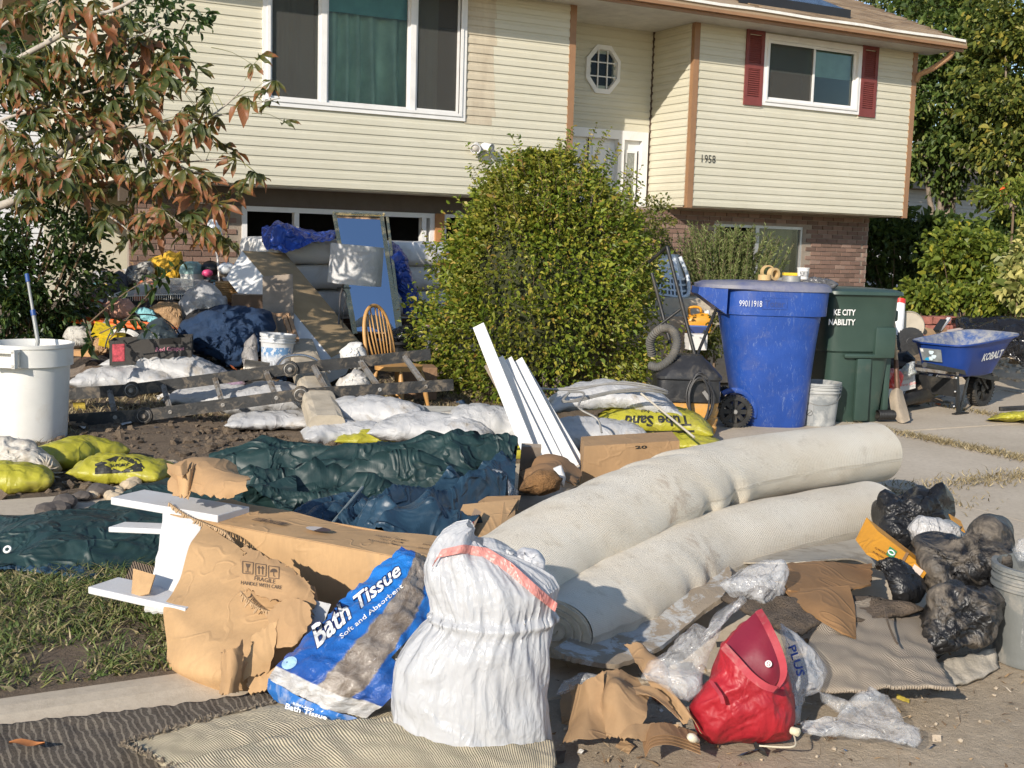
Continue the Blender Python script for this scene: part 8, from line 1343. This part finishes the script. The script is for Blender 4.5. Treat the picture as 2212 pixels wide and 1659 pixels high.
decal('Soft and Absorbent',[(738,1380),(872,1268),(866,1260),(732,1372)],to_,M_WINK,tk,.01,0.,.005);decal_poly([[(625+16*math.cos(t)+5*math.sin(t),1432-14*math.sin(t))for t in np.linspace(0,6.283,16,endpoint=False)]],to_,plain('pale_blue_print',(.35,.55,.72),.4),tk,.004,'emblem');decal_poly([[(845,1420),(900,1360),(925,1380),(870,1442)]],to_,M_INK,tk,.004,'brand_panel');decal('KIRKLAND',[(864,1432),(918,1376),(908,1368),(854,1424)],to_,M_WINK,tk,.03,0.,.007);decal('Charmin',[(690,1478),(735,1500),(740,1490),(695,1468)],to_,plain('green_ink',(.05,.2,.08),.5),tk,.01,.3,.005)if False else None
# lower side face of the pack
drape('side_film',[[(582,1466,3.69),(640,1503,3.595),(705,1531,3.545),(770,1551,3.55)],[(580,1490,3.67),(640,1522,3.59),(700,1545,3.545),(765,1557,3.55)],[(590,1512,3.66),(645,1536,3.60),(700,1553,3.56),(760,1560,3.56)]],12,40,plain('side_blue_film',(.03,.16,.48),.25,.3,4,.5,30,dirt=(.45,.44,.42),da=.4,ds=12),tk,1.05,.008,33);sfm=qmap(A(600,1524,3.60),A(720,1556,3.54),A(720,1540,3.55),A(600,1500,3.62));letters('Bath Tissue',.15,lambda x,y:sfm(.15+x/.2,.05+y/.05)-FH*.02+ZV*.004,M_WINK,tk,shear=.25,bold=.02,height=.028);letters('KIRKLAND',.075,lambda x,y:sfm(.3+x/.2,.68+y/.05)-FH*.02+ZV*.004,M_WINK,tk,bold=.02,height=.012)
fold('shipping_label','white paper shipping label between the carton and the tissue pack','label',[[(655,1290,3.95),(715,1305,3.93)],[(640,1370,3.85),(690,1370,3.85)]],plain('label_paper',(.55,.55,.54),.7,.05,6,0,dirt=(.08,.08,.08),da=.3,ds=60),6,6,.004,4,3,.002)
# ================================================================ white drawstring bag
M_BAGW=softbag('white_bin_liner',(.66,.67,.69),.24,.32,.3,30,dirt=(.50,.47,.45),da=.16,ds=3);wbg=thing('drawstring_bag','full white drawstring rubbish bag with a pink tie on the carpet','rubbish bag',G(1015,1612,-.02));wd=3.52;lv_=[(1612,878,1178),(1600,862,1182),(1560,846,1180),(1500,843,1178),(1440,856,1180),(1400,880,1182),(1372,905,1184),(1345,936,1184),(1325,938,1188),(1300,930,1198),(1265,919,1206),(1235,917,1192),(1208,925,1160),(1185,945,1122),(1170,970,1085),(1161,1005,1045)]
ks=sorted(lv_,key=lambda q:-q[0]);ys=np.linspace(1612,1161,110);nth=240;P=np.zeros((110,nth,3));th=np.linspace(0,2*math.pi,nth,endpoint=False);kw_=wd/FPX;rg=np.random.default_rng(2)
for i,y in enumerate(ys):
    xl=np.interp(-y,[-q_[0]for q_ in ks],[q_[1]for q_ in ks]);xr=np.interp(-y,[-q_[0]for q_ in ks],[q_[2]for q_ in ks]);hw=(xr-xl)/2*kw_;t=i/109;dep=(.17 if y>1400 else .17-.025*sstep(1400,1330,y))*math.sqrt(max(.03,1-max(0,(1300-y)/140)**2.2));base=A((xl+xr)/2,y,wd);fz=1+.0*th
    pl_=.022*np.abs(np.sin(th*9+2.2*np.sin(t*3+th)+t*6))+.016*np.abs(np.sin(th*23+3*t+1.7*np.sin(th*2)));neck=math.exp(-((y-1335)/45)**2);flare=sstep(1330,1230,y)
    fz=1-(pl_-.02)*(.55+1.3*neck+.8*flare);tl=(1300-y)*kw_*.18*flare
    P[i]=base+RH*(hw*np.cos(th)*fz)[:,None]+FH*((dep*np.sin(th)*fz)+.02)[:,None]+ZV*(tl*np.cos(th)*-1.2)[:,None]
Q=P.reshape(-1,3);I=np.arange(110*nth).reshape(110,nth);J=np.roll(I,-1,1);F=np.stack([I[:-1].ravel(),J[:-1].ravel(),J[1:].ravel(),I[1:].ravel()],1);keep=np.ones(len(Q));keep[:nth*3]=.2
TT=np.repeat(np.linspace(0,1,110),nth);HH=np.tile(th,110);n_=hnoise(HH*7+3*TT,TT*2.2+np.sin(HH),4,1.,1);n2=hnoise(HH*15-4*TT,TT*4+HH,6,1.,1);n3=hnoise(HH*2.2+4*TT,TT*3-HH,9,1.,2);Q=Q+vnorm(Q,F[:,:3])*(-1)*((.3-np.abs(n_)*1.8)*.004+(.25-np.abs(n2)*1.5)*(.0025+.004*np.exp(-((TT-.61)/.06)**2))+n3*.03+.016*np.exp(-((TT-.61)/.025)**2)*-1)[:,None]*np.clip(keep,.2,1)[:,None];Q[:,2]=np.maximum(Q[:,2],-.035);part('bag_body',(Q,F),M_BAGW,wbg,True)
M_PINK=softbag('pink_drawstring',(.80,.36,.32),.35,.3,.3);bp=np.array(stick(np.interp(np.linspace(0,6,50)[:,None]*np.ones((1,2)),np.arange(7),np.arange(7))[:,:0]if False else np.stack([np.interp(np.linspace(0,6,50),np.arange(7),[937,952,1000,1050,1100,1152,1200]),np.interp(np.linspace(0,6,50),np.arange(7),[1215,1192,1182,1190,1222,1268,1308])],-1),wbg.children[0],.004));m=MB();wv_=np.interp(np.arange(50),[0,8,20,32,49],[.010,.016,.017,.02,.016]);up_=ZV*.72+FH*.3+RH*.25;m.sheet(np.stack([bp-FH*.018-up_*wv_[:,None],bp-FH*.022+.004*np.sin(np.arange(50)*.9)[:,None]*ZV,bp-FH*.018+up_*wv_[:,None]],1),.002);part('drawstring',m,M_PINK,wbg,True);m=MB();s0=bp[24:36]-FH*.012;m.sheet(np.stack([s0-ZV*.012,s0+ZV*.012],1),.002);part('drawstring',m,plain('red_tie',(.72,.12,.05),.35),wbg,True)
b,f=blob2d([(1112,1235),(1108,1205),(1130,1186),(1160,1192),(1176,1215),(1172,1245),(1150,1262)],3.62,.06,.06,seed=3,excess=1.12,maxd=.012,nth=50,nr=10);solo('printed_cloth',(b,f),plain('navy_print_cloth',(.62,.62,.63),.8,.05,4,.2,dirt=(.015,.018,.05),da=.35,ds=18),'white cloth with a navy print poking out of the drawstring bag','cloth',smooth=True)
b,f=blob2d([(1085,1195),(1095,1185),(1112,1192),(1110,1208),(1092,1210)],3.6,.03,.03,seed=4,excess=1.1,maxd=.006,nth=30,nr=7);solo('dotted_cloth',(b,f),plain('dotted_cloth_print',(.6,.6,.6),.8,.05,4,0,dirt=(.02,.02,.03),da=.5,ds=60),'small dotted cloth tucked behind the pink tie','cloth',smooth=True)
b,f=blob2d([(858,1588),(868,1575),(890,1578),(898,1592),(880,1600)],3.47,.03,.03,seed=4,excess=1.,nth=30,nr=7);solo('black_pouch',(b,f),plain('black_leatherette',(.015,.015,.015),.5),'small black pouch at the foot of the drawstring bag','pouch',smooth=True)
# ================================================================ red tote bag
q=N('red_nylon');c=q.mix(q.ramp(q.noise(3,5),[(.3,0),(.7,1)]),(.30,.012,.022),(.42,.018,.028));c=q.mix(q.ramp(q.noise(7,8,.75,.6),[(.66,0),(.8,.5)]),c,(.26,.16,.12));b=q.bump(q.noise(7,3,.5,1.),.5,.05);q.bump(q.ridge(6,(1,1,.6),.08),.22,.010,b);M_RED1=q.fin(c,.48);M_RED2=plain('dark_red_lining',(.19,.012,.03),.5,.15,5,.3,30);M_STRAP=plain('dusty_red_strap',(.36,.035,.05),.7,.15,12,.3,dirt=(.50,.33,.28),da=.3,ds=8)
rt=thing('tote_bag','crimson tote bag with pinkish straps standing on the street','tote bag',G(1605,1605,-.05));b,f=blob2d([(1640,1312),(1668,1345),(1690,1395),(1700,1440),(1712,1500),(1712,1560),(1706,1594),(1650,1602),(1590,1602),(1535,1606),(1510,1585),(1490,1530),(1505,1505),(1535,1460),(1552,1415),(1555,1390),(1580,1360)],3.62,.12,.12,seed=8,excess=1.02,maxd=.010,crs=.022,cf=3.6,nth=130,nr=26,tilt=.12,flat=-.05,steps=20);part('bag_body',(b,f),M_RED1,rt,True)
o,_=drape('open_top',[[(1562,1398,3.545),(1600,1352,3.56),(1640,1316,3.58)],[(1600,1425,3.475),(1635,1390,3.49),(1662,1350,3.52)],[(1640,1470,3.46),(1665,1440,3.46),(1685,1400,3.49)],[(1668,1488,3.465),(1680,1470,3.465),(1692,1440,3.48)]],20,20,M_RED2,rt,1.0,.004,3)
def strap(pts,w,parent,mat,up):c=spline([A(*p)for p in pts],40);m=MB();m.sheet(np.stack([c-up*w/2,c+up*w/2],1),.003);part('strap',m,mat,parent,True)
strap([(1638,1318,3.56),(1658,1352,3.47),(1680,1400,3.43),(1692,1440,3.42),(1690,1468,3.42),(1676,1490,3.42)],.024,rt,M_STRAP,RH*.85+ZV*.45);strap([(1562,1395,3.50),(1590,1425,3.44),(1622,1460,3.42),(1652,1482,3.41),(1676,1490,3.41)],.024,rt,M_STRAP,ZV*.75+RH*.6);strap([(1535,1470,3.50),(1556,1500,3.46),(1562,1520,3.455)],.012,rt,M_STRAP,RH)
lc_=A(1660,1434,3.445);nl=-FH*.9+ZV*.3;nl/=np.linalg.norm(nl);eu=RH;ev=np.cross(nl,eu)*-1;ev=ev if ev[2]>0 else-ev;m=MB();m.lathe([(0,.002),(.0098,.002),(.0105,0)],lc_,24,nl,close=False);lg=part('badge',m,M_WINK,rt);m=MB();pts_=[(-.008,-.008),(-.004,-.008),(-.0035,-.002),(-.007,.003),(-.005,.008),(0,.0095),(.005,.008),(.007,.003),(.0035,-.002),(.004,-.008),(.008,-.008)];m.tube(spline([lc_+nl*.003+eu*x*.65+ev*y*.65 for x,y in pts_],30),.0009,5);part('badge_mark',m,plain('badge_ink',(.2,.02,.04),.5),lg)
cb2=spline([A(1712,1580,3.5),A(1718,1600,3.45),A(1715,1612,3.42),A(1690,1614,3.42),A(1640,1611,3.44)],24);m=MB();m.tube(cb2,.0025,5);m.cur=1;m.lathe([(0,-.014),(.012,-.012),(.013,.01),(0,.014)],A(1718,1580,3.46),12,(.2,-1,.1),close=False);solo('drawcord',m,[plain('cream_cord',(.62,.56,.42),.5),plain('cream_bead',(.72,.64,.45),.4)],'thin cream cord with a bead by the red tote bag','cord',smooth='auto')
# ================================================================ thin clear plastic
M_CLR=film('clear_film',(.80,.81,.82),.22,.12,.9,34);M_CLR2=film('hazy_film',(.76,.77,.79),.36,.15,.8,28)
def clear(name,label,poly,d,fr,seed,mat=M_CLR,ex=1.08,md=.02,**kw):b,f=blob2d(poly,d,fr,fr*.6,seed=seed,excess=ex,maxd=md,nth=kw.get('nth',90),nr=kw.get('nr',18),steps=20,tilt=kw.get('tilt',.3),crs=.01,cf=10);return solo(name,(b,f),mat,label,'plastic bag','clear plastic bags',True)
clear('clear_plastic_bag','twisted clear plastic bag between the board and the red tote',[(1392,1462),(1405,1430),(1440,1415),(1462,1385),(1500,1345),(1525,1355),(1545,1325),(1600,1288),(1612,1300),(1560,1350),(1540,1405),(1520,1450),(1500,1510),(1478,1520),(1450,1480),(1420,1470)],3.66,.07,1);clear('clear_plastic_bag','knotted clear plastic bundle below the twisted bag',[(1390,1455),(1420,1440),(1470,1445),(1512,1462),(1518,1490),(1490,1518),(1460,1500),(1420,1478)],3.58,.07,2)
clear('clear_plastic_bag','cloudy plastic bag caught under the lower carpet roll',[(1552,1262),(1580,1240),(1640,1222),(1690,1208),(1704,1230),(1700,1275),(1680,1312),(1655,1318),(1620,1295),(1580,1290)],4.35,.10,3,M_CLR2);clear('clear_plastic_bag','pale plastic bag with blue letters behind the red tote',[(1688,1350),(1722,1370),(1755,1405),(1778,1450),(1768,1490),(1740,1500),(1725,1558),(1705,1562),(1708,1480),(1695,1400)],3.78,.10,4,M_CLR2)
clear('clear_plastic_bag','thin clear plastic film flat on the dirt at right',[(1732,1560),(1760,1552),(1800,1548),(1850,1502),(1880,1482),(1915,1500),(1945,1540),(1955,1568),(1985,1572),(1990,1600),(1975,1612),(1900,1600),(1820,1585),(1740,1580)],3.62,.04,5,tilt=1.5);clear('clear_plastic_bag','small clear plastic scrap above the brown paper bag',[(1203,1500),(1215,1465),(1250,1450),(1300,1462),(1290,1485),(1240,1495)],3.75,.04,6);clear('clear_plastic_bag','clear bubble plastic beside the grey stake',[(1050,1030),(1065,1015),(1085,1020),(1100,1045),(1122,1062),(1118,1085),(1095,1078),(1065,1060)],5.7,.08,7);clear('clear_plastic_bag','pale plastic film on the lid of the bucket at the right edge',[(2185,1185),(2200,1165),(2240,1160),(2250,1210),(2200,1212)],4.5,.06,8)
pl_=bpy.data.objects['clear_plastic_bag.003'];decal('PLUS',[(1702,1398),(1722,1462),(1740,1458),(1718,1392)],pl_,plain('blue_print',(.02,.06,.30),.5),pl_,.02,0.,.004)
clear('clear_plastic_tail','crumpled plastic tail running from the red tote to the flat film',[(1765,1490),(1800,1505),(1838,1520),(1850,1540),(1815,1540),(1775,1518)],3.75,.04,9);bpy.data.objects['clear_plastic_tail'].name='clear_plastic_bag.008'
# ================================================================ brown paper and card in front
M_KR=corrug('kraft_bag',(.36,.225,.115));kbg=thing('paper_bag','crumpled brown paper carrier bag with a cut handle on the street','paper bag',G(1330,1620,-.05))
for k,rows in enumerate(([[(1225,1478,3.75),(1262,1470,3.66),(1300,1465,3.68)],[(1222,1540,3.66),(1262,1535,3.55),(1310,1530,3.56)],[(1215,1612,3.55),(1260,1605,3.46),(1320,1592,3.48)]],[[(1300,1462,3.70),(1340,1438,3.72),(1385,1455,3.72)],[(1300,1530,3.57),(1335,1490,3.56),(1400,1500,3.6)],[(1310,1590,3.48),(1345,1595,3.44),(1380,1592,3.46)]],[[(1345,1492,3.62),(1400,1490,3.62),(1440,1510,3.6)],[(1350,1515,3.58),(1405,1512,3.57),(1470,1555,3.52)]],[[(1330,1575,3.47),(1390,1560,3.48),(1465,1565,3.5)],[(1345,1600,3.44),(1400,1598,3.44),(1462,1582,3.48)]],[[(1352,1395,3.86),(1378,1392,3.84),(1405,1415,3.82)],[(1400,1470,3.70),(1430,1462,3.68),(1455,1480,3.68)],[(1470,1560,3.53),(1495,1548,3.52),(1525,1575,3.52)]],[[(1210,1490,3.85),(1300,1450,3.9)],[(1215,1600,3.7),(1310,1560,3.75)]])):csheet('paper_fold',rows,18,20,M_KR,kbg,.0015,.05,7,k+60,ragged=.003)
m=MB();c=spline([A(1392,1618,3.43),A(1405,1597,3.42),A(1440,1590,3.42),A(1480,1600,3.44),A(1512,1612,3.44)],24);
for k in range(4):m.sheet(np.stack([c-FH*.008*k+ZV*(.004-.006*k),c-FH*.008*k+ZV*(.012-.006*k)+FH*.07],1),.002)
solo('folded_card',m,M_CARD2,'folded stack of wet cardboard below the paper carrier','cardboard');m=MB();m.lathe([(0,0),(.010,.004),(.014,.02),(.008,.05),(0,.052)],A(1488,1590,3.42),14,(.8,.2,-.5),close=False);solo('utensil_end',m,plain('cream_plastic',(.75,.68,.52),.4),'cream plastic utensil end in the folded card','utensil',smooth=True)
M_WETC=corrug('wet_card',(.30,.165,.07));fold('wet_cardboard','brown sheet of wet cardboard under the grey underlay','cardboard',[[(1700,1218,4.7),(1790,1212,4.85),(1885,1215,5.0)],[(1695,1250,4.5),(1780,1245,4.6),(1885,1240,4.8)],[(1700,1275,4.35),(1780,1285,4.4),(1880,1262,4.6)]],M_WETC,14,20,.02,3,3,.007,ragged=.005);fold('wet_cardboard','triangular flap of wet cardboard hanging to a point','cardboard',[[(1692,1272,4.38),(1765,1268,4.42),(1835,1262,4.45)],[(1740,1320,4.2),(1790,1310,4.22),(1845,1310,4.3)],[(1820,1368,4.08),(1832,1372,4.08),(1848,1380,4.1)]],M_WETC,16,18,.012,3,5,.007)
q=N('grey_brown_backing');w=q.math('ADD',q.wave(45,bands='X',dist=.8),q.wave(70,bands='Y',dist=.8));c=q.mix(q.ramp(w,[(.5,0),(1.4,1)]),(.22,.175,.13),(.40,.335,.26));c=q.mix(q.ramp(q.noise(3,6,.7),[(.5,0),(.75,.5)]),c,(.30,.25,.19));q.bump(q.math('ADD',w,q.noise(140,3)),.6,.005);M_GBB=q.fin(c,.95);M_FUZ=plain('brown_fuzz',(.14,.105,.075),1.,.35,14,1.,130,bd=.02)
gcp=thing('carpet_piece','grey-brown carpet offcut folded over itself on the street at right','carpet',G(1900,1490,-.05));drape('carpet_sheet',[[(1850,1300,4.35),(1900,1292,4.45),(1960,1310,4.45),(2000,1330,4.4)],[(1775,1345,4.15),(1850,1365,4.15),(1930,1385,4.1),(2020,1410,4.05)],[(1745,1400,3.98),(1830,1420,3.95),(1930,1440,3.92),(2045,1460,3.88)],[(1745,1488,3.82),(1840,1492,3.78),(1940,1482,3.80),(2065,1482,3.78)]],30,44,M_GBB,gcp,1.03,.012,6,th=.012);drape('carpet_back',[[(1560,1290,4.3),(1640,1262,4.45),(1760,1285,4.5),(1860,1298,4.5)],[(1640,1330,4.15),(1700,1300,4.25),(1790,1325,4.3),(1900,1290,4.4)],[(1720,1370,4.02),(1760,1345,4.1),(1810,1340,4.2),(1990,1320,4.35)]],20,40,M_FUZ,gcp,1.06,.03,8,th=.015)
m=MB();m.tube(spline([A(1910,1310,4.1),A(1918,1345,4.02),A(1932,1380,3.96),A(1940,1392,3.95)],14),.004,5);solo('frayed_cord',m,M_FUZ,'frayed brown cord hanging over the grey-brown carpet','cord',smooth='auto')
drape('wool_underlay',[[gz(1990,1450,.0),gz(2060,1420,.02),gz(2150,1400,.02)],[gz(2030,1485,-.03),gz(2110,1465,-.03),gz(2160,1440,-.03)]],10,20,plain('pale_wool',(.38,.34,.28),1.,.3,20,1.,90),None,1.05,.01,3,th=.015);setp(bpy.data.objects['wool_underlay'],'pale woolly underlay strip under the black bags at right','underlay')
# ================================================================ bags and box at right
def black(label,poly,d,fr,seed,dusty=.3,ex=1.10,md=.025,group='black rubbish bags',name='black_rubbish_bag'):
    key='black_bag_%d'%int(dusty*100)
    if key not in MATS:
        q=N(key);dd=q.ramp(q.noise(6,8,.72,.8),[(.70-dusty*.4,0),(.80-dusty*.25,1)]);c=q.mix(q.math('MULTIPLY',dd,.8),(.012,.012,.013),(.23,.19,.145));b=q.bump(q.noise(6,3,.5,1.),.6,.06);q.bump(q.math('ADD',q.ridge(7,None,.07),q.math('MULTIPLY',q.ridge(19,None,.09),.3)),.32,.012,b);MATS[key]=q.fin(c,q.mix(dd,(.42,.42,.42),(.88,.88,.88)),Specular_IOR_Level=.5)
    b,f=blob2d(poly,d,fr,fr,seed=seed,excess=ex,maxd=md,nth=110,nr=20,steps=14,crs=.034,cf=9,tilt=.25,lump=.05,round_=.4);return solo(name,(b,f),MATS[key],label,'rubbish bag',group,True)
black('black rubbish bag behind the carpet roll end',[(1900,1090),(1912,1068),(1950,1078),(1985,1062),(2010,1068),(2030,1052),(2042,1075),(2040,1120),(2020,1150),(1985,1175),(1940,1190),(1905,1170)],5.5,.18,1,.28);black('dusty black rubbish bag leaning on the right bucket',[(1985,1180),(2030,1165),(2090,1150),(2130,1132),(2165,1150),(2185,1190),(2190,1240),(2185,1280),(2140,1290),(2080,1295),(2020,1270)],4.75,.2,2,.6)
black('crumpled dusty black bag lowest at right',[(1998,1330),(2010,1290),(2060,1272),(2130,1270),(2172,1300),(2165,1340),(2120,1380),(2060,1395),(2030,1410),(2000,1418),(1992,1370)],4.3,.16,3,.6);black('small black bag hanging before the orange box',[(1900,1225),(1925,1198),(1952,1200),(1975,1230),(1998,1275),(1985,1300),(1955,1312),(1930,1300),(1910,1260)],4.45,.08,4,.28)
b,f=blob2d([(1968,1145),(1990,1122),(2030,1130),(2075,1140),(2080,1165),(2055,1180),(2060,1215),(2035,1240),(2010,1230),(1990,1190)],5.0,.10,.1,seed=5,excess=1.2,maxd=.03,nth=90,nr=16,crs=.01,cf=10);solo('white_plastic_bag',(b,f),softbag('white_carrier',(.66,.65,.64),.3,.3,.5),'white plastic bag wedged among the black bags','plastic bag',smooth=True)
ox=thing('orange_carton','orange cardboard carton with green and white labels among the black bags','carton',A(1940,1215,4.7));c0_,c1_,c2_,c3_=A(1872,1198,4.72),A(1985,1262,4.55),A(2005,1232,4.62),A(1896,1147,4.85);bk_=FH*.16+ZV*.02;m=MB();m.hexa([c0_,c1_,c1_+bk_,c0_+bk_,c3_,c2_,c2_+bk_,c3_+bk_]);M_OC=corrug('orange_card',(.62,.28,.025),.6);part('carton_body',m,M_OC,ox);oq=qmap(c0_,c1_,c2_,c3_);no=np.cross(c1_-c0_,c3_-c0_);no/=np.linalg.norm(no);no=no if no@FH<0 else-no
def oqm(u,v):return oq(u,v)+no*.006
m=MB();m.add([oqm(*p)for p in((.30,.35),(.44,.35),(.44,.75),(.30,.75))],[(0,1,2,3)]);part('label',m,plain('green_label',(.05,.25,.10),.6),ox);m=MB();cc_=oqm(.37,.55)+no*.002;uo=(c1_-c0_)/np.linalg.norm(c1_-c0_);vo_=(c3_-c0_)/np.linalg.norm(c3_-c0_);m.tube([cc_+uo*.014*math.cos(t)+vo_*.014*math.sin(t)for t in np.linspace(0,6.283,16,endpoint=False)],.003,4,closed=True);part('label_mark',m,M_WINK,ox)
m=MB();m.add([oqm(*p)for p in((.78,.2),(.95,.2),(.95,.75),(.78,.75))],[(0,1,2,3)]);part('label',m,plain('peach_label',(.72,.58,.46),.6),ox);letters('CI PRODUCT',.07,lambda x,y:oqm(.08,.32)+uo*x+vo_*y,plain('brown_ink',(.2,.07,.01),.6),ox,height=.012);letters('FI PRODUIT',.07,lambda x,y:oqm(.08,.14)+uo*x+vo_*y,MATS['brown_ink'],ox,height=.012);m=MB();m.bar(oqm(.60,0),oqm(.60,1),.012,.004,up=no);part('carton_seam',m,M_CARD2,ox)
gbk2,o,ax=pail('lidded_bucket','dusty grey bucket with a printed warning label at the right edge',2232,1425,depth(G(2232,1425,-.05)),.15,.165,.38,plain('dusty_pale_bucket',(.17,.18,.175),.6,.15,5,.2,dirt=(.48,.43,.36),da=.3,ds=5),bail=False);m=MB();P=np.array([[o+ZV*z+(.154+.0115*z/.28)*(RH*math.sin(a)-FH*math.cos(a))for z in(.08,.15,.24)]for a in np.linspace(-.75,.2,8)]);m.grid(P);part('label',m,plain('warning_label',(.16,.17,.17),.6,.1,8,0,dirt=(.4,.4,.38),da=.45,ds=45),gbk2,True)
fold('orange_scrap','small orange card scrap behind the white plastic bag','cardboard',[[(2050,1110,5.3),(2075,1125,5.3)],[(2060,1135,5.2),(2085,1150,5.2)]],M_OC,6,6,.01,4,5,.004)
# ================================================================ cartons behind the rolls, stake and fibre
tcn=thing('open_carton','small open cardboard carton with printed tape behind the upper roll','carton',A(1040,1185,4.9))
for k,rows in enumerate(([[(1000,1090,5.15),(1120,1078,5.25)],[(968,1165,4.85),(1050,1190,4.75)]],[[(1030,1072,5.4),(1125,1070,5.4)],[(1040,1105,5.2),(1118,1100,5.2)]],[[(1088,1085,5.2),(1115,1075,5.3)],[(1080,1150,4.9),(1110,1150,4.95)]])):csheet('carton_flap',rows,8,8,M_BOXC if k!=1 else M_BOXD,tcn,.006,.008,4,k+5)
tq=qmap(A(992,1172,4.78),A(1008,1178,4.76),A(1040,1108,5.02),A(1026,1100,5.05));m=MB();m.add([tq(*p)-FH*.03+ZV*.012 for p in((0,0),(1,0),(1,1),(0,1))],[(0,1,2,3)]);part('printed_tape',m,plain('kraft_tape',(.33,.23,.15),.5),tcn);letters('TRU-TEST',.10,lambda x,y:tq(.2+y/.045,.02+x/.16)-FH*.034+ZV*.014,plain('red_tape_ink',(.35,.05,.05),.6),tcn,bold=.02,height=.02)
bx2=thing('brown_box','brown cardboard box behind the upper carpet roll below the sandbags','box',GT(1350,1012));qa,qb=A(1257,1020,7.0),A(1470,1000,7.2);hh_=.26;m=MB();m.hexa([qa-ZV*.1,qb-ZV*.1,qb+FH*.35-ZV*.1,qa+FH*.35-ZV*.1,A(1262,964,7.0),A(1468,952,7.2),A(1468,952,7.2)+FH*.35,A(1262,964,7.0)+FH*.35]);part('carton_body',m,M_BOXD,bx2);decal('20',[(1372,970),(1398,969),(1398,962),(1372,963)],bpy.data.objects[bx2.children[0].name],M_INK,bx2,.03)
m=MB();m.bar(G(1138,1072)+ZV*.0,A(1148,962,6.7),.035,.115,up=RH);solo('wood_stake',m,M_GRYW,'weathered grey wooden stake beside the white trim boards','stake')
fold('brown_scrap','crumpled brown cardboard scrap at the foot of the trim boards','cardboard',[[(1122,1018,6.5),(1165,990,6.7),(1215,992,6.7),(1258,1022,6.5)],[(1130,1030,6.35),(1170,1005,6.4),(1215,1005,6.4),(1250,1032,6.3)],[(1150,1020,6.3),(1175,1030,6.2),(1215,1035,6.2),(1240,1040,6.2)]],M_CARD2,16,20,.05,5,4,.006,ragged=.006)
b,f=blob2d([(1125,1058),(1140,1035),(1165,1018),(1195,1018),(1215,1035),(1205,1060),(1165,1068)],6.05,.12,.1,seed=3,excess=1.1,maxd=.02,nth=50,nr=10);fbm=solo('fibre_clump',(b,f),plain('coir',(.34,.18,.07),1.,.35,20,1.,120,bd=.03),'shaggy brown coir fibre clump beside the grey stake','fibre',smooth=True)
b,f=blob2d([(1195,1012),(1212,1005),(1222,1030),(1218,1052),(1205,1040)],6.2,.04,.04,seed=5,excess=1.05,maxd=.01,nth=30,nr=7);solo('white_foam_scrap',(b,f),M_WHITE,'white foam scrap in the brown cardboard by the trim boards','foam',smooth=True)
# fallen leaf on the striped carpet
m=MB();P=np.zeros((8,3,3));o=G(58,1612,.0)
for i,u in enumerate(np.linspace(0,1,8)):
    w=.02*np.interp(u,[0,.2,.6,1],[.1,.8,1,.05])
    for j,s in enumerate((-1,0,1)):P[i,j]=o+RH*(u-.5)*.105+FH*(s*w)+ZV*(.006+.006*abs(s)+.004*math.sin(u*7))
m.grid(P);solo('fallen_leaf',m,plain('rust_leaf',(.42,.16,.05),.7,.2,30,.3),'single rust-coloured fallen leaf on the striped carpet','leaf',smooth=True)

# ================================================================ small scraps everywhere
q=N('scrap_bits');M_BITS=q.fin(q.ramp(q.isl(),[(0,(.03,.03,.032)),(.16,(.30,.19,.10)),(.34,(.55,.54,.52)),(.5,(.10,.075,.055)),(.62,(.40,.33,.25)),(.74,(.05,.09,.16)),(.84,(.62,.60,.57)),(.93,(.5,.14,.05)),(.965,(.5,.38,.06)),(.98,(.12,.28,.28))],'CONSTANT'),.75)
def scraps(n,pos,size,seed,name,label):
    r=np.random.default_rng(seed);Vs,Fs,o=[],[],0;I,E,Q,B2=grid_edges(5,5);g=np.stack(np.meshgrid(np.linspace(-.5,.5,5),np.linspace(-.5,.5,5),indexing='ij'),-1).reshape(-1,2)
    for k in range(n):
        s=size*(.4+r.random()**2*1.6);P=np.c_[g*[s,s*(.3+.9*r.random())],np.zeros(25)];P[:,2]=crease(P/s,seed+k,2.2,.5,4)*s*.35+r.normal()*.2*P[:,0];P=rotz(rotx(P,r.normal()*.45),r.random()*6.283)+pos(r)+[0,0,s*.12];Vs.append(P);Fs.append(Q+o);o+=25
    setp(part(name,(np.concatenate(Vs),np.concatenate(Fs)),M_BITS,None,origin=Vs[0].mean(0)),label,'scraps',kind='stuff')
def heap_at(r):i,j=r.integers(25,100),r.integers(6,76);return hp[i,j]+[0,0,.01]
scraps(620,heap_at,.11,1,'heap_scraps','scraps of card, cloth and plastic strewn over the heap')
def yard_at(r):p=GT(r.uniform(130,1000),r.uniform(800,930));return p
scraps(130,yard_at,.07,2,'yard_scraps','small scraps of rubbish trodden into the yard soil')
def drive_at(r):p=GT(r.uniform(1890,2060),r.uniform(780,880));return p+[0,0,r.random()*.12]
scraps(110,drive_at,.11,3,'driveway_scraps','scraps of rubbish heaped behind the shovel and wheelbarrow')
def front_at(r):return G(r.uniform(1180,2050),r.uniform(1380,1640),-.045)
scraps(60,front_at,.03,4,'street_scraps','small paper and leaf scraps on the street among the bags')
for k,o in enumerate(bpy.data.objects):pass
print('objects',len(bpy.data.objects),'tris',sum(len(m.polygons)for m in bpy.data.meshes))
